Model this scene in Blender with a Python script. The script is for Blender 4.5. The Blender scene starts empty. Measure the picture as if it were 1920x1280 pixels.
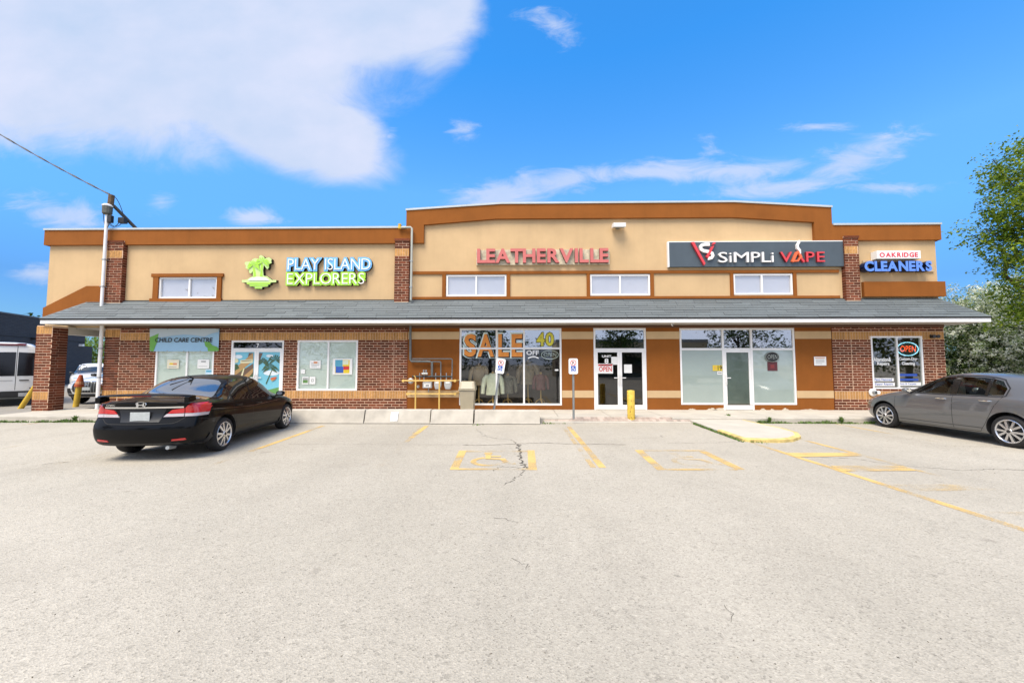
import bpy, bmesh, math, random
import numpy as np
from mathutils import Vector, Matrix
from mathutils.bvhtree import BVHTree
from mathutils.geometry import delaunay_2d_cdt
S = bpy.context.scene
COL = S.collection
R = math.radians
rnd = random.Random(7)
nrs = np.random.RandomState(5)

# ------------------------------------------------------------------ camera
F = 747.0            # focal length in units of the 1920 px wide photograph
HC = 1.66            # eye height above the asphalt
D = 13.7             # distance to the shop front
PITCH, YAW = R(3.3), R(1.07)
cam = bpy.data.cameras.new('camera')
cam.sensor_width = 36.0
cam.lens = 36.0 * F / 1920.0
cam.clip_start, cam.clip_end = 0.05, 3000
camo = bpy.data.objects.new('camera', cam)
COL.objects.link(camo)
camo.location = (0, 0, HC)
camo.rotation_euler = (R(90) + PITCH, 0, YAW)
S.camera = camo
RM = camo.rotation_euler.to_matrix()

# ------------------------------------------------------------------ node helpers
def nn(nt, typ, **kw):
    n = nt.nodes.new(typ)
    for k, v in kw.items():
        if k.startswith('i_'):
            key = k[2:]
            n.inputs[int(key) if key.isdigit() else key].default_value = v
        else:
            setattr(n, k, v)
    return n
def setin(nt, sock, val):
    if isinstance(val, bpy.types.NodeSocket): nt.links.new(val, sock)
    else: sock.default_value = val
def mth(nt, op, a, b=None, c=None, clamp=False):
    n = nt.nodes.new('ShaderNodeMath'); n.operation = op; n.use_clamp = clamp
    setin(nt, n.inputs[0], a)
    if b is not None: setin(nt, n.inputs[1], b)
    if c is not None: setin(nt, n.inputs[2], c)
    return n.outputs[0]
def mixc(nt, f, a, b, typ='MIX'):
    n = nt.nodes.new('ShaderNodeMix'); n.data_type = 'RGBA'; n.blend_type = typ
    setin(nt, n.inputs[0], f)
    for s, v in ((n.inputs[6], a), (n.inputs[7], b)):
        if isinstance(v, bpy.types.NodeSocket): nt.links.new(v, s)
        else: s.default_value = (*v[:3], 1)
    return n.outputs[2]
def ramp(nt, fac, stops, interp='LINEAR'):
    n = nt.nodes.new('ShaderNodeValToRGB'); n.color_ramp.interpolation = interp
    e = n.color_ramp.elements
    while len(e) < len(stops): e.new(0.5)
    for el, (p, c) in zip(e, stops):
        el.position = p
        el.color = (*c, 1) if hasattr(c, '__len__') else (c, c, c, 1)
    nt.links.new(fac, n.inputs[0])
    return n.outputs[0]
def sstep(nt, x, lo, hi):
    n = nt.nodes.new('ShaderNodeMapRange'); n.interpolation_type = 'SMOOTHSTEP'
    setin(nt, n.inputs[0], x)
    n.inputs[1].default_value = lo; n.inputs[2].default_value = hi
    return n.outputs[0]

# ------------------------------------------------------------------ sky
SUN_EL, SUN_AZ = R(60), R(-150)      # azimuth from +Y, clockwise positive: over the left shoulder of the camera
world = bpy.data.worlds.new('World'); S.world = world; world.use_nodes = True
wt = world.node_tree; wt.nodes.clear()
out = nn(wt, 'ShaderNodeOutputWorld'); bg = nn(wt, 'ShaderNodeBackground'); bg.inputs[1].default_value = 0.13
wt.links.new(bg.outputs[0], out.inputs[0])
sky = nn(wt, 'ShaderNodeTexSky', sky_type='NISHITA', sun_disc=False, sun_elevation=SUN_EL, sun_rotation=SUN_AZ, altitude=100, air_density=1.0, dust_density=0.4, ozone_density=2.5)
tc = nn(wt, 'ShaderNodeTexCoord')
sep = nn(wt, 'ShaderNodeSeparateXYZ'); wt.links.new(tc.outputs['Generated'], sep.inputs[0])
dx, dy, dz = sep.outputs
ady = mth(wt, 'MAXIMUM', mth(wt, 'ABSOLUTE', dy), 0.02)
u = mth(wt, 'DIVIDE', dx, ady); v = mth(wt, 'DIVIDE', dz, ady)
cmb = nn(wt, 'ShaderNodeCombineXYZ'); wt.links.new(u, cmb.inputs[0]); wt.links.new(v, cmb.inputs[1])
ns1 = nn(wt, 'ShaderNodeTexNoise', i_Scale=3.6, i_Detail=12.0, i_Roughness=0.66, i_Distortion=0.55)
vm = nn(wt, 'ShaderNodeVectorMath', operation='MULTIPLY'); wt.links.new(cmb.outputs[0], vm.inputs[0]); vm.inputs[1].default_value = (1.0, 1.5, 1)
wt.links.new(vm.outputs[0], ns1.inputs['Vector'])
nz = mth(wt, 'SUBTRACT', ns1.outputs[0], 0.5)
def blob(x, y, rx, ry, rot=0.0, amp=1.0):
    cu, cv, a, b = (x - 974) / F, (683 - y) / F, rx / F, ry / F
    uu = mth(wt, 'SUBTRACT', u, cu); vv = mth(wt, 'SUBTRACT', v, cv)
    c, s = math.cos(rot), math.sin(rot)
    p = mth(wt, 'DIVIDE', mth(wt, 'ADD', mth(wt, 'MULTIPLY', uu, c), mth(wt, 'MULTIPLY', vv, s)), a)
    q = mth(wt, 'DIVIDE', mth(wt, 'SUBTRACT', mth(wt, 'MULTIPLY', vv, c), mth(wt, 'MULTIPLY', uu, s)), b)
    r2 = mth(wt, 'ADD', mth(wt, 'MULTIPLY', p, p), mth(wt, 'MULTIPLY', q, q))
    return mth(wt, 'SUBTRACT', amp, mth(wt, 'SQRT', r2))
big = [(600, -560, 1500, 390), (760, -250, 460, 170), (300, -430, 700, 280), (-80, 60, 420, 190), (300, 20, 480, 265), (620, -20, 270, 150), (500, 210, 240, 95, -0.38), (610, 250, 115, 85, -0.3), (780, -40, 130, 150)]
thin = [(930, 360, 150, 52, 0.2, 0.95), (1060, 335, 120, 40, 0.15, 0.8), (1250, 316, 300, 30, 0.04, 0.95), (1440, 315, 200, 36, 0.03, 0.85), (1610, 292, 165, 46, 0.38, 0.95), (1480, 345, 230, 34, 0.1, 0.8), (1680, 350, 200, 26, 0.0, 0.6), (80, 392, 150, 48, -0.25, 0.9), (465, 398, 75, 30, 0, 0.9), (870, 228, 70, 45, -0.3, 0.55), (1540, 231, 150, 18, 0, 0.65), (45, 508, 90, 34, 0, 0.8), (1045, 20, 150, 70, -0.5, 0.5), (1340, 265, 80, 60, 0.4, 0.45), (720, 240, 40, 30, .8, .6), (275, 365, 80, 50, 0, .5), (2150, 420, 260, 60, 0.1, 0.8), (2500, 100, 420, 160, 0.1, 0.9), (-500, 450, 260, 50, 0.1, 0.8)]
def union(lst):
    m = None
    for b in lst:
        k = blob(*b); m = k if m is None else mth(wt, 'MAXIMUM', m, k)
    return m
mb_ = union(big); mt_ = union(thin)
ns4 = nn(wt, 'ShaderNodeTexNoise', i_Scale=7.0, i_Detail=12.0, i_Roughness=0.68, i_Distortion=0.9)
vm4 = nn(wt, 'ShaderNodeVectorMath', operation='MULTIPLY'); wt.links.new(cmb.outputs[0], vm4.inputs[0]); vm4.inputs[1].default_value = (0.8, 2.4, 1)
wt.links.new(vm4.outputs[0], ns4.inputs['Vector'])
nz4 = mth(wt, 'SUBTRACT', ns4.outputs[0], 0.5)
cb = sstep(wt, mth(wt, 'ADD', mb_, mth(wt, 'MULTIPLY', nz, 0.75)), -0.16, 0.30)
ct = mth(wt, 'MULTIPLY', sstep(wt, mth(wt, 'ADD', mt_, mth(wt, 'MULTIPLY', nz4, 2.1)), 0.0, 0.85), 0.78)
front = mth(wt, 'MAXIMUM', cb, ct)
# the rest of the sky (behind the camera and overhead): broken white cloud all round
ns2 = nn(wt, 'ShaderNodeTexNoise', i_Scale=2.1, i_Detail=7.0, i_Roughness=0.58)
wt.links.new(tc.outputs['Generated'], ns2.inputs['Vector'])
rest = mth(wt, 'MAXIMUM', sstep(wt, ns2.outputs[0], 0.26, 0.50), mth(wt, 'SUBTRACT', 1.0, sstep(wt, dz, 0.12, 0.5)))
isf = sstep(wt, dy, 0.0, 0.12)
cl = mth(wt, 'ADD', mth(wt, 'MULTIPLY', front, isf), mth(wt, 'MULTIPLY', rest, mth(wt, 'SUBTRACT', 1.0, isf)))
tcol = ramp(wt, dz, [(0.0, (0.20, 0.33, 0.50)), (0.15, (0.20, 0.38, 0.60)), (0.28, (0.36, 0.70, 0.98)), (0.39, (0.46, 0.88, 1.12)), (0.62, (0.22, 0.86, 1.28))])
tint = mixc(wt, 1.0, sky.outputs[0], tcol, 'MULTIPLY')
ns3 = nn(wt, 'ShaderNodeTexNoise', i_Scale=3.0, i_Detail=6.0, i_Roughness=0.55)
wt.links.new(vm.outputs[0], ns3.inputs['Vector'])
SKYK = 1.0
ccol = ramp(wt, ns3.outputs[0], [(0.3, (2.05, 2.55, 3.45)), (0.7, (2.75, 2.95, 3.70))])
# unseen cloud behind the camera made brighter as added soft fill light
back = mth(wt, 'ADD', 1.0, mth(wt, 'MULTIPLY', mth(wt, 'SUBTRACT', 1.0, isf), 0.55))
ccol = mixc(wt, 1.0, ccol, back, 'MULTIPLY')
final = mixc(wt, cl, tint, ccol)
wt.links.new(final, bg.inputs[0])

sun = bpy.data.lights.new('sun', 'SUN'); sun.energy = 2.75; sun.angle = R(34); sun.color = (1.0, 0.90, 0.75)
suno = bpy.data.objects.new('sun', sun); COL.objects.link(suno)
sd = Vector((math.sin(SUN_AZ) * math.cos(SUN_EL), math.cos(SUN_AZ) * math.cos(SUN_EL), math.sin(SUN_EL)))
suno.rotation_euler = sd.to_track_quat('Z', 'Y').to_euler()
vs = S.view_settings
S.display_settings.display_device = 'sRGB'
vs.view_transform = 'Standard'; vs.look = 'None'; vs.gamma = 1.0; vs.use_curve_mapping = False
vs.exposure = 1.05
S.cycles.max_bounces = 8; S.cycles.diffuse_bounces = 3; S.cycles.glossy_bounces = 4
S.cycles.transparent_max_bounces = 16; S.cycles.transmission_bounces = 6
S.cycles.use_denoising = True
S.cycles.sample_clamp_indirect = 6.0
S.render.use_persistent_data = False

# ------------------------------------------------------------------ picture point -> place
def ray(x, y):
    return RM @ Vector(((x - 960) / F, (640 - y) / F, -1.0))
def wp(x, y, Y=None):                  # on the upright plane at distance Y
    d = ray(x, y); Y = D if Y is None else Y
    t = Y / d.y
    return (d.x * t, HC + d.z * t)
def gp(x, y, z=0.0):                   # on the level z
    d = ray(x, y); t = (z - HC) / d.z
    return (d.x * t, d.y * t)

# ------------------------------------------------------------------ materials
MATS = {}
def mat(name, col=(0.5, 0.5, 0.5), rough=0.6, metal=0.0, var=0.0, vscale=3.0, bump=0.0, bscale=60.0, coat=0.0, rand=0.0, drip=0.0, emit=None, spec=0.5, streak=0.0, detail=6.0):
    if name in MATS: return MATS[name]
    m = bpy.data.materials.new(name); m.use_nodes = True; MATS[name] = m
    nt = m.node_tree; p = nt.nodes['Principled BSDF']
    p.inputs['Roughness'].default_value = rough; p.inputs['Metallic'].default_value = metal
    p.inputs['Coat Weight'].default_value = coat; p.inputs['Coat Roughness'].default_value = 0.03
    p.inputs['Specular IOR Level'].default_value = spec
    tcn = nn(nt, 'ShaderNodeTexCoord'); c = None
    if var:
        no = nn(nt, 'ShaderNodeTexNoise', i_Scale=vscale, i_Detail=detail, i_Roughness=0.6)
        if streak:
            mp = nn(nt, 'ShaderNodeMapping'); mp.inputs['Scale'].default_value = (1, 1, streak)
            nt.links.new(tcn.outputs['Object'], mp.inputs[0]); nt.links.new(mp.outputs[0], no.inputs['Vector'])
        else: nt.links.new(tcn.outputs['Object'], no.inputs['Vector'])
        k = ramp(nt, no.outputs[0], [(0.28, 1 - var), (0.72, 1 + var * 0.6)])
        c = mixc(nt, 1.0, col, k, 'MULTIPLY')
    if drip:                                                  # faint rain streaks
        mp2 = nn(nt, 'ShaderNodeMapping'); mp2.inputs['Scale'].default_value = (5.0, 5.0, 0.22); nt.links.new(tcn.outputs['Object'], mp2.inputs[0])
        nd = nn(nt, 'ShaderNodeTexNoise', i_Scale=1.0, i_Detail=5.0, i_Roughness=0.65); nt.links.new(mp2.outputs[0], nd.inputs['Vector'])
        c = mixc(nt, 1.0, c if c is not None else col, ramp(nt, nd.outputs[0], [(0.30, 1 - drip), (0.52, 1.0), (0.8, 1 + drip * .3)]), 'MULTIPLY')
    if rand:
        oi = nn(nt, 'ShaderNodeObjectInfo'); ge = nn(nt, 'ShaderNodeNewGeometry')
        r_ = mth(nt, 'FRACT', mth(nt, 'ADD', oi.outputs['Random'], ge.outputs['Random Per Island']))
        k = ramp(nt, r_, [(0, 1 - rand), (0.6, 1.0), (1, 1 + rand)])
        c = mixc(nt, 1.0, c if c is not None else col, k, 'MULTIPLY')
    if c is not None: nt.links.new(c, p.inputs['Base Color'])
    else: p.inputs['Base Color'].default_value = (*col, 1)
    if bump:
        no = nn(nt, 'ShaderNodeTexNoise', i_Scale=bscale, i_Detail=4.0)
        nt.links.new(tcn.outputs['Object'], no.inputs['Vector'])
        b = nn(nt, 'ShaderNodeBump', i_Strength=bump, i_Distance=0.004)
        nt.links.new(no.outputs[0], b.inputs['Height']); nt.links.new(b.outputs[0], p.inputs['Normal'])
    if emit:
        p.inputs['Emission Color'].default_value = (*col, 1); p.inputs['Emission Strength'].default_value = emit
    return m
def glass(name, tint=(0.8, 0.85, 0.85), refl=1.0, base=0.0):
    if name in MATS: return MATS[name]
    m = bpy.data.materials.new(name); m.use_nodes = True; MATS[name] = m
    nt = m.node_tree; nt.nodes.clear()
    o = nn(nt, 'ShaderNodeOutputMaterial'); mx = nn(nt, 'ShaderNodeMixShader')
    t = nn(nt, 'ShaderNodeBsdfTransparent'); t.inputs[0].default_value = (*tint, 1)
    g = nn(nt, 'ShaderNodeBsdfGlossy'); g.inputs['Roughness'].default_value = 0.015
    lw = nn(nt, 'ShaderNodeLayerWeight', i_Blend=0.5)          # the same from both sides of the thin sheet
    fr = mth(nt, 'MULTIPLY_ADD', mth(nt, 'POWER', lw.outputs['Facing'], 5.0), 0.92, 0.06)
    f = mth(nt, 'MULTIPLY_ADD', fr, refl, base, clamp=True)
    nt.links.new(f, mx.inputs[0]); nt.links.new(t.outputs[0], mx.inputs[1]); nt.links.new(g.outputs[0], mx.inputs[2])
    nt.links.new(mx.outputs[0], o.inputs[0])
    return m
def worn(name, col, wear=0.5, under=None):
    """road paint worn through in flecks"""
    m = bpy.data.materials.new(name); m.use_nodes = True; MATS[name] = m
    nt = m.node_tree; p = nt.nodes['Principled BSDF']; o = nt.nodes['Material Output']
    p.inputs['Roughness'].default_value = 0.85
    tcn = nn(nt, 'ShaderNodeTexCoord')
    n1 = nn(nt, 'ShaderNodeTexNoise', i_Scale=55.0, i_Detail=3.0, i_Roughness=0.7); n2 = nn(nt, 'ShaderNodeTexNoise', i_Scale=1.3, i_Detail=5.0)
    for n in (n1, n2): nt.links.new(tcn.outputs['Object'], n.inputs['Vector'])
    k = mth(nt, 'ADD', mth(nt, 'MULTIPLY', n1.outputs[0], 0.55), mth(nt, 'MULTIPLY', n2.outputs[0], 0.75))
    a = sstep(nt, k, 0.42 + 0.4 * wear, 0.62 + 0.42 * wear)
    p.inputs['Base Color'].default_value = (*col, 1)
    tr = nn(nt, 'ShaderNodeBsdfTransparent'); mx = nn(nt, 'ShaderNodeMixShader')
    a = mth(nt, 'MULTIPLY', a, 0.92)
    nt.links.new(a, mx.inputs[0]); nt.links.new(tr.outputs[0], mx.inputs[1]); nt.links.new(p.outputs[0], mx.inputs[2])
    nt.links.new(mx.outputs[0], o.inputs[0])
    return m

TAN = mat('tan_stucco', (0.56, 0.392, 0.215), 0.9, var=0.12, vscale=0.9, detail=10.0, drip=0.035, bump=0.35, bscale=140, spec=0.2)
BROWN = mat('brown_stucco', (0.255, 0.085, 0.016), 0.9, var=0.16, vscale=0.9, detail=10.0, drip=0.07, bump=0.35, bscale=140, spec=0.2)
BRICK = mat('red_brick', (0.150, 0.044, 0.021), 0.9, var=0.25, vscale=14, rand=0.42, bump=0.5, bscale=90, spec=0.2)
BUFF = mat('buff_brick', (0.50, 0.265, 0.095), 0.9, var=0.35, vscale=16, rand=0.18, bump=0.5, bscale=90, spec=0.2)
MORTAR = mat('mortar', (0.66, 0.46, 0.32), 0.95, var=0.12, vscale=6, bump=0.4, bscale=200, spec=0.1)
WHITE = mat('white_aluminium', (0.80, 0.79, 0.77), 0.4, var=0.06, vscale=3)
CREAM = mat('cream_aluminium', (0.62, 0.58, 0.50), 0.5, var=0.08, vscale=2)
SOFFIT = mat('soffit_metal', (0.46, 0.43, 0.385), 0.55, var=0.10, vscale=2.2, rand=0.04)
COPING = mat('coping_metal', (0.50, 0.53, 0.52), 0.35, metal=0.3, var=0.1, vscale=2)
SHINGLE = mat('slate_shingle', (0.112, 0.131, 0.139), 0.6, var=0.16, vscale=20, rand=0.12, bump=0.4, bscale=120)
DARK = mat('dark_gap', (0.012, 0.011, 0.010), 0.8)
CONC = mat('pale_concrete', (0.44, 0.405, 0.345), 0.92, var=0.20, vscale=2.6, bump=0.5, bscale=60, spec=0.2, detail=9)
SIDEW = mat('sidewalk_concrete', (0.46, 0.425, 0.365), 0.92, var=0.16, vscale=1.6, bump=0.4, bscale=80, spec=0.2, detail=9)
YELLOW = mat('yellow_paint', (0.62, 0.40, 0.035), 0.55, var=0.22, vscale=5, bump=0.2, bscale=50)
PALEYEL = mat('pale_yellow_paint', (0.66, 0.44, 0.12), 0.55, var=0.18, vscale=6)
KERBYEL = mat('worn_yellow_kerb', (0.60, 0.46, 0.17), 0.9, var=0.45, vscale=5, bump=0.4, bscale=50)
STEEL = mat('galvanised_steel', (0.36, 0.38, 0.38), 0.45, metal=0.6, var=0.15, vscale=8)
PIPE = mat('grey_pipe', (0.13, 0.14, 0.135), 0.5, var=0.25, vscale=10)
BLACK = mat('black_plastic', (0.014, 0.014, 0.015), 0.5)
RUBBER = mat('tyre_rubber', (0.017, 0.016, 0.016), 0.85, var=0.2, vscale=20)
SILVER = mat('alloy_silver', (0.62, 0.62, 0.63), 0.25, metal=0.85)
CHROME = mat('chrome', (0.78, 0.78, 0.78), 0.08, metal=1.0)
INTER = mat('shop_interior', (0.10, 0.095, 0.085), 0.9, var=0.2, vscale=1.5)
PAPER = mat('white_paper', (0.74, 0.74, 0.72), 0.8, var=0.03)
PRINTBLK = mat('black_print', (0.02, 0.02, 0.022), 0.7)
PRINTWHT = mat('white_print', (0.78, 0.78, 0.76), 0.6)
RED = mat('red_print', (0.55, 0.03, 0.03), 0.6)
BLUE = mat('blue_print', (0.03, 0.10, 0.42), 0.6)
GLASS_SHOP = glass('shop_glass', (0.93, 0.97, 0.94), 1.2, 0.05)
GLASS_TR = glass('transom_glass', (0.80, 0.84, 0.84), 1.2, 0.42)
GLASS_GRN = glass('cleaners_glass', (0.80, 0.88, 0.80), 1.2, 0.16)
GLASS_UP = glass('upper_glass', (0.96, 0.97, 0.98), 1.3, 0.20)
GLASS_CAR = glass('car_glass', (0.70, 0.76, 0.72), 0.8, 0.0)

# ------------------------------------------------------------------ mesh helper
class MB:
    def __init__(s): s.v = []; s.f = []; s.m = []
    def add(s, vs, fs, mi=0):
        o = len(s.v); s.v += [tuple(p) for p in vs]
        s.f += [tuple(i + o for i in f) for f in fs]; s.m += [mi] * len(fs); return s
    def box(s, x0, x1, y0, y1, z0, z1, mi=0, skip=()):
        vs = [(x0, y0, z0), (x1, y0, z0), (x1, y1, z0), (x0, y1, z0), (x0, y0, z1), (x1, y0, z1), (x1, y1, z1), (x0, y1, z1)]
        fs = {'b': (0, 3, 2, 1), 't': (4, 5, 6, 7), 'f': (0, 1, 5, 4), 'r': (1, 2, 6, 5), 'k': (2, 3, 7, 6), 'l': (3, 0, 4, 7)}
        return s.add(vs, [q for k, q in fs.items() if k not in skip], mi)
    def quad(s, a, b, c, d, mi=0): return s.add([a, b, c, d], [(0, 1, 2, 3)], mi)
    def prism(s, poly, y0, y1, mi=0, ax='y'):
        """outline in (x,z) pushed from y0 to y1 (ax 'y'), or (x,y) pushed in z (ax 'z'), or (y,z) in x"""
        n = len(poly)
        def P(a, b, t): return {'y': (a, t, b), 'z': (a, b, t), 'x': (t, a, b)}[ax]
        vs = [P(a, b, y0) for a, b in poly] + [P(a, b, y1) for a, b in poly]
        fs = [tuple(range(n)), tuple(range(2 * n - 1, n - 1, -1))] + [(i, i + n, (i + 1) % n + n, (i + 1) % n) for i in range(n)]
        return s.add(vs, fs, mi)
    def tube(s, pts, r, n=8, mi=0, cap=True):
        pts = [Vector(p) for p in pts]; rr = r if hasattr(r, '__len__') else [r] * len(pts)
        rings = []; up = None
        for i, p in enumerate(pts):
            t = (pts[min(i + 1, len(pts) - 1)] - pts[max(i - 1, 0)]).normalized()
            if up is None:
                up = Vector((0, 0, 1)) if abs(t.z) < 0.9 else Vector((1, 0, 0))
            a = t.cross(up).normalized(); b = a.cross(t).normalized(); up = b
            rings.append([p + (a * math.cos(2 * math.pi * k / n) + b * math.sin(2 * math.pi * k / n)) * rr[i] for k in range(n)])
        o = len(s.v); vs = [q for g in rings for q in g]; fs = []
        for i in range(len(pts) - 1):
            for k in range(n):
                k2 = (k + 1) % n; fs.append((i * n + k, i * n + k2, (i + 1) * n + k2, (i + 1) * n + k))
        if cap: fs += [tuple(range(n - 1, -1, -1)), tuple((len(pts) - 1) * n + k for k in range(n))]
        return s.add(vs, fs, mi)
    def lathe(s, prof, n=24, c=(0, 0, 0), ax='z', mi=0, cap=True):
        vs = []; fs = []
        for r, h in prof:
            for k in range(n):
                a = 2 * math.pi * k / n; p, q = r * math.cos(a), r * math.sin(a)
                w = {'z': (p, q, h), 'y': (p, h, q), 'x': (h, p, q)}[ax]
                vs.append((w[0] + c[0], w[1] + c[1], w[2] + c[2]))
        for i in range(len(prof) - 1):
            for k in range(n):
                k2 = (k + 1) % n; fs.append((i * n + k, i * n + k2, (i + 1) * n + k2, (i + 1) * n + k))
        if cap and prof[0][0] > 1e-4: fs.append(tuple(range(n - 1, -1, -1)))
        if cap and prof[-1][0] > 1e-4: fs.append(tuple((len(prof) - 1) * n + k for k in range(n)))
        return s.add(vs, fs, mi)
    def mesh(s, name, mats, smooth=False, fix=True, bevel=0.0, angle=40):
        me = bpy.data.meshes.new(name); me.from_pydata(s.v, [], s.f)
        for m in (mats if isinstance(mats, (list, tuple)) else [mats]): me.materials.append(m)
        if any(s.m): me.polygons.foreach_set('material_index', s.m)
        if fix or bevel:
            bm = bmesh.new(); bm.from_mesh(me)
            if fix: bmesh.ops.remove_doubles(bm, verts=bm.verts, dist=1e-6); bmesh.ops.recalc_face_normals(bm, faces=bm.faces)
            if bevel:
                ed = [e for e in bm.edges if len(e.link_faces) == 2 and e.calc_face_angle(0) > R(35)]
                bmesh.ops.bevel(bm, geom=ed, offset=bevel, segments=2, affect='EDGES', profile=0.6, clamp_overlap=True)
            bm.to_mesh(me); bm.free()
        if smooth:
            for p in me.polygons: p.use_smooth = True
            try: me.set_sharp_from_angle(angle=R(angle))
            except Exception: pass
        me.update(); return me
    def build(s, name, mats, parent=None, **k):
        return link(name, s.mesh(name, mats, **k), parent)
def link(name, data, parent=None, loc=None):
    o = bpy.data.objects.new(name, data); COL.objects.link(o)
    if parent is not None: o.parent = parent
    if loc is not None: o.location = loc
    return o
def thing(name, label, cat, loc=(0, 0, 0), rz=0.0, group=None):
    o = bpy.data.objects.new(name, None); COL.objects.link(o); o.empty_display_size = 0.2
    o.location = loc; o.rotation_euler = (0, 0, rz)
    return tag(o, label, cat, group)
def tag(o, label, cat, group=None):
    o['label'] = label; o['category'] = cat
    if group: o['group'] = group
    return o
def struct(o): o['kind'] = 'structure'; return o
def stuff(o): o['kind'] = 'stuff'; return o

# ------------------------------------------------------------------ lettering
_tc = {}
def text2d(s, bold=0.0, shear=0.0):
    """flat lettering of cap height about 1: (verts, faces, x0, x1, y0, y1)"""
    k = (s, bold, shear)
    if k in _tc: return _tc[k]
    cu = bpy.data.curves.new('t', 'FONT'); cu.body = s; cu.size = 1.0; cu.offset = bold; cu.shear = shear; cu.resolution_u = 3
    ob = bpy.data.objects.new('t', cu); COL.objects.link(ob)
    dg = bpy.context.evaluated_depsgraph_get(); dg.update()
    me = ob.evaluated_get(dg).to_mesh()
    vs = [tuple(p.co) for p in me.vertices]; fs = [tuple(p.vertices) for p in me.polygons]
    ob.evaluated_get(dg).to_mesh_clear()
    bpy.data.objects.remove(ob); bpy.data.curves.remove(cu)
    xs = [p[0] for p in vs] or [0, 0.3]; ys = [p[1] for p in vs] or [0, 0.7]
    _tc[k] = (vs, fs, min(xs), max(xs), min(ys), max(ys)); return _tc[k]
def letter_mesh(mb, t, fx, fy, y0, depth, mi=0, side=None):
    """lettering as solid: front at y0, returns running back by depth; fx, fy map glyph x,y to X,Z"""
    vs, fs = t[0], t[1]
    bm = bmesh.new(); bv = [bm.verts.new((fx(p[0]), 0, fy(p[1]))) for p in vs]
    for f in fs:
        try: bm.faces.new([bv[i] for i in f])
        except Exception: pass
    bmesh.ops.remove_doubles(bm, verts=bm.verts, dist=1e-5)
    bm.verts.index_update()
    V = [v.co.copy() for v in bm.verts]; Fc = [[v.index for v in f.verts] for f in bm.faces]
    B = [[v.index for v in e.verts] for e in bm.edges if len(e.link_faces) == 1]
    bm.free()
    # front faces towards -y
    fr = []
    for f in Fc:
        a, b, c = (V[f[0]], V[f[1]], V[f[2]])
        fr.append(f if (b - a).cross(c - a).y < 0 else f[::-1])
    mb.add([(p.x, y0, p.z) for p in V], fr, mi)
    if depth:
        o = len(mb.v); mb.v += [(p.x, y0, p.z) for p in V] + [(p.x, y0 + depth, p.z) for p in V]; n = len(V)
        for a, b in B:
            mb.f.append((o + a, o + b, o + b + n, o + a + n)); mb.m.append(mi if side is None else side)
    return mb
def flat_text(mb, s, x0, x1, z0, z1, y, mi=0, bold=0.0, shear=0.0, depth=0.0, fit=True):
    t = text2d(s, bold, shear); sx = (x1 - x0) / max(t[3] - t[2], 1e-6); sz = (z1 - z0) / max(t[5] - t[4], 1e-6)
    if not fit: sx = sz
    return letter_mesh(mb, t, lambda a: x0 + (a - t[2]) * sx, lambda b: z0 + (b - t[4]) * sz, y, depth, mi)
def letters(word, x0, x1, z0, z1, y, depth, mats, parent, bold=0.02, gap=0.13, name='letter', side=1, grow=0.0, stagger=0.0, widths=None):
    """one solid per letter, the word stretched to x0..x1"""
    ts = [text2d(c, bold) if c != ' ' else None for c in word]
    w = [(t[3] - t[2]) if t else 0.22 for t in ts]; kern = [(-.07 if word[i:i + 2] in ('AT', 'RV', 'EA', 'LA', 'AY', 'LE', 'TH', 'LO') else 0) + gap for i in range(len(word))]; tot = sum(w) + sum(kern[:-1])
    H = text2d('H', bold); h = H[5] - H[4]; sx = (x1 - x0) / tot; sz = (z1 - z0) / h; x = x0; res = []
    for i, (c, t) in enumerate(zip(word, ts)):
        if t:
            mb = MB(); xx = x; tt = t; g = (t, 0)
            if grow:
                tg = text2d(c, bold + grow)
                cx = (tg[2] + tg[3]) / 2; cx0 = (t[2] + t[3]) / 2
                letter_mesh(mb, tg, lambda a: xx + (cx0 - t[2]) * sx + (a - cx) * sx, lambda b: z0 + (b - H[4]) * sz, y + stagger * (i % 2), depth, 0, side)
            else:
                letter_mesh(mb, t, lambda a: xx + (a - t[2]) * sx, lambda b: z0 + (b - H[4]) * sz, y, depth, 0, side)
            res.append(mb.build(name, mats, parent, fix=False))
        x += (w[i] + kern[i]) * sx
    return res
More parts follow.
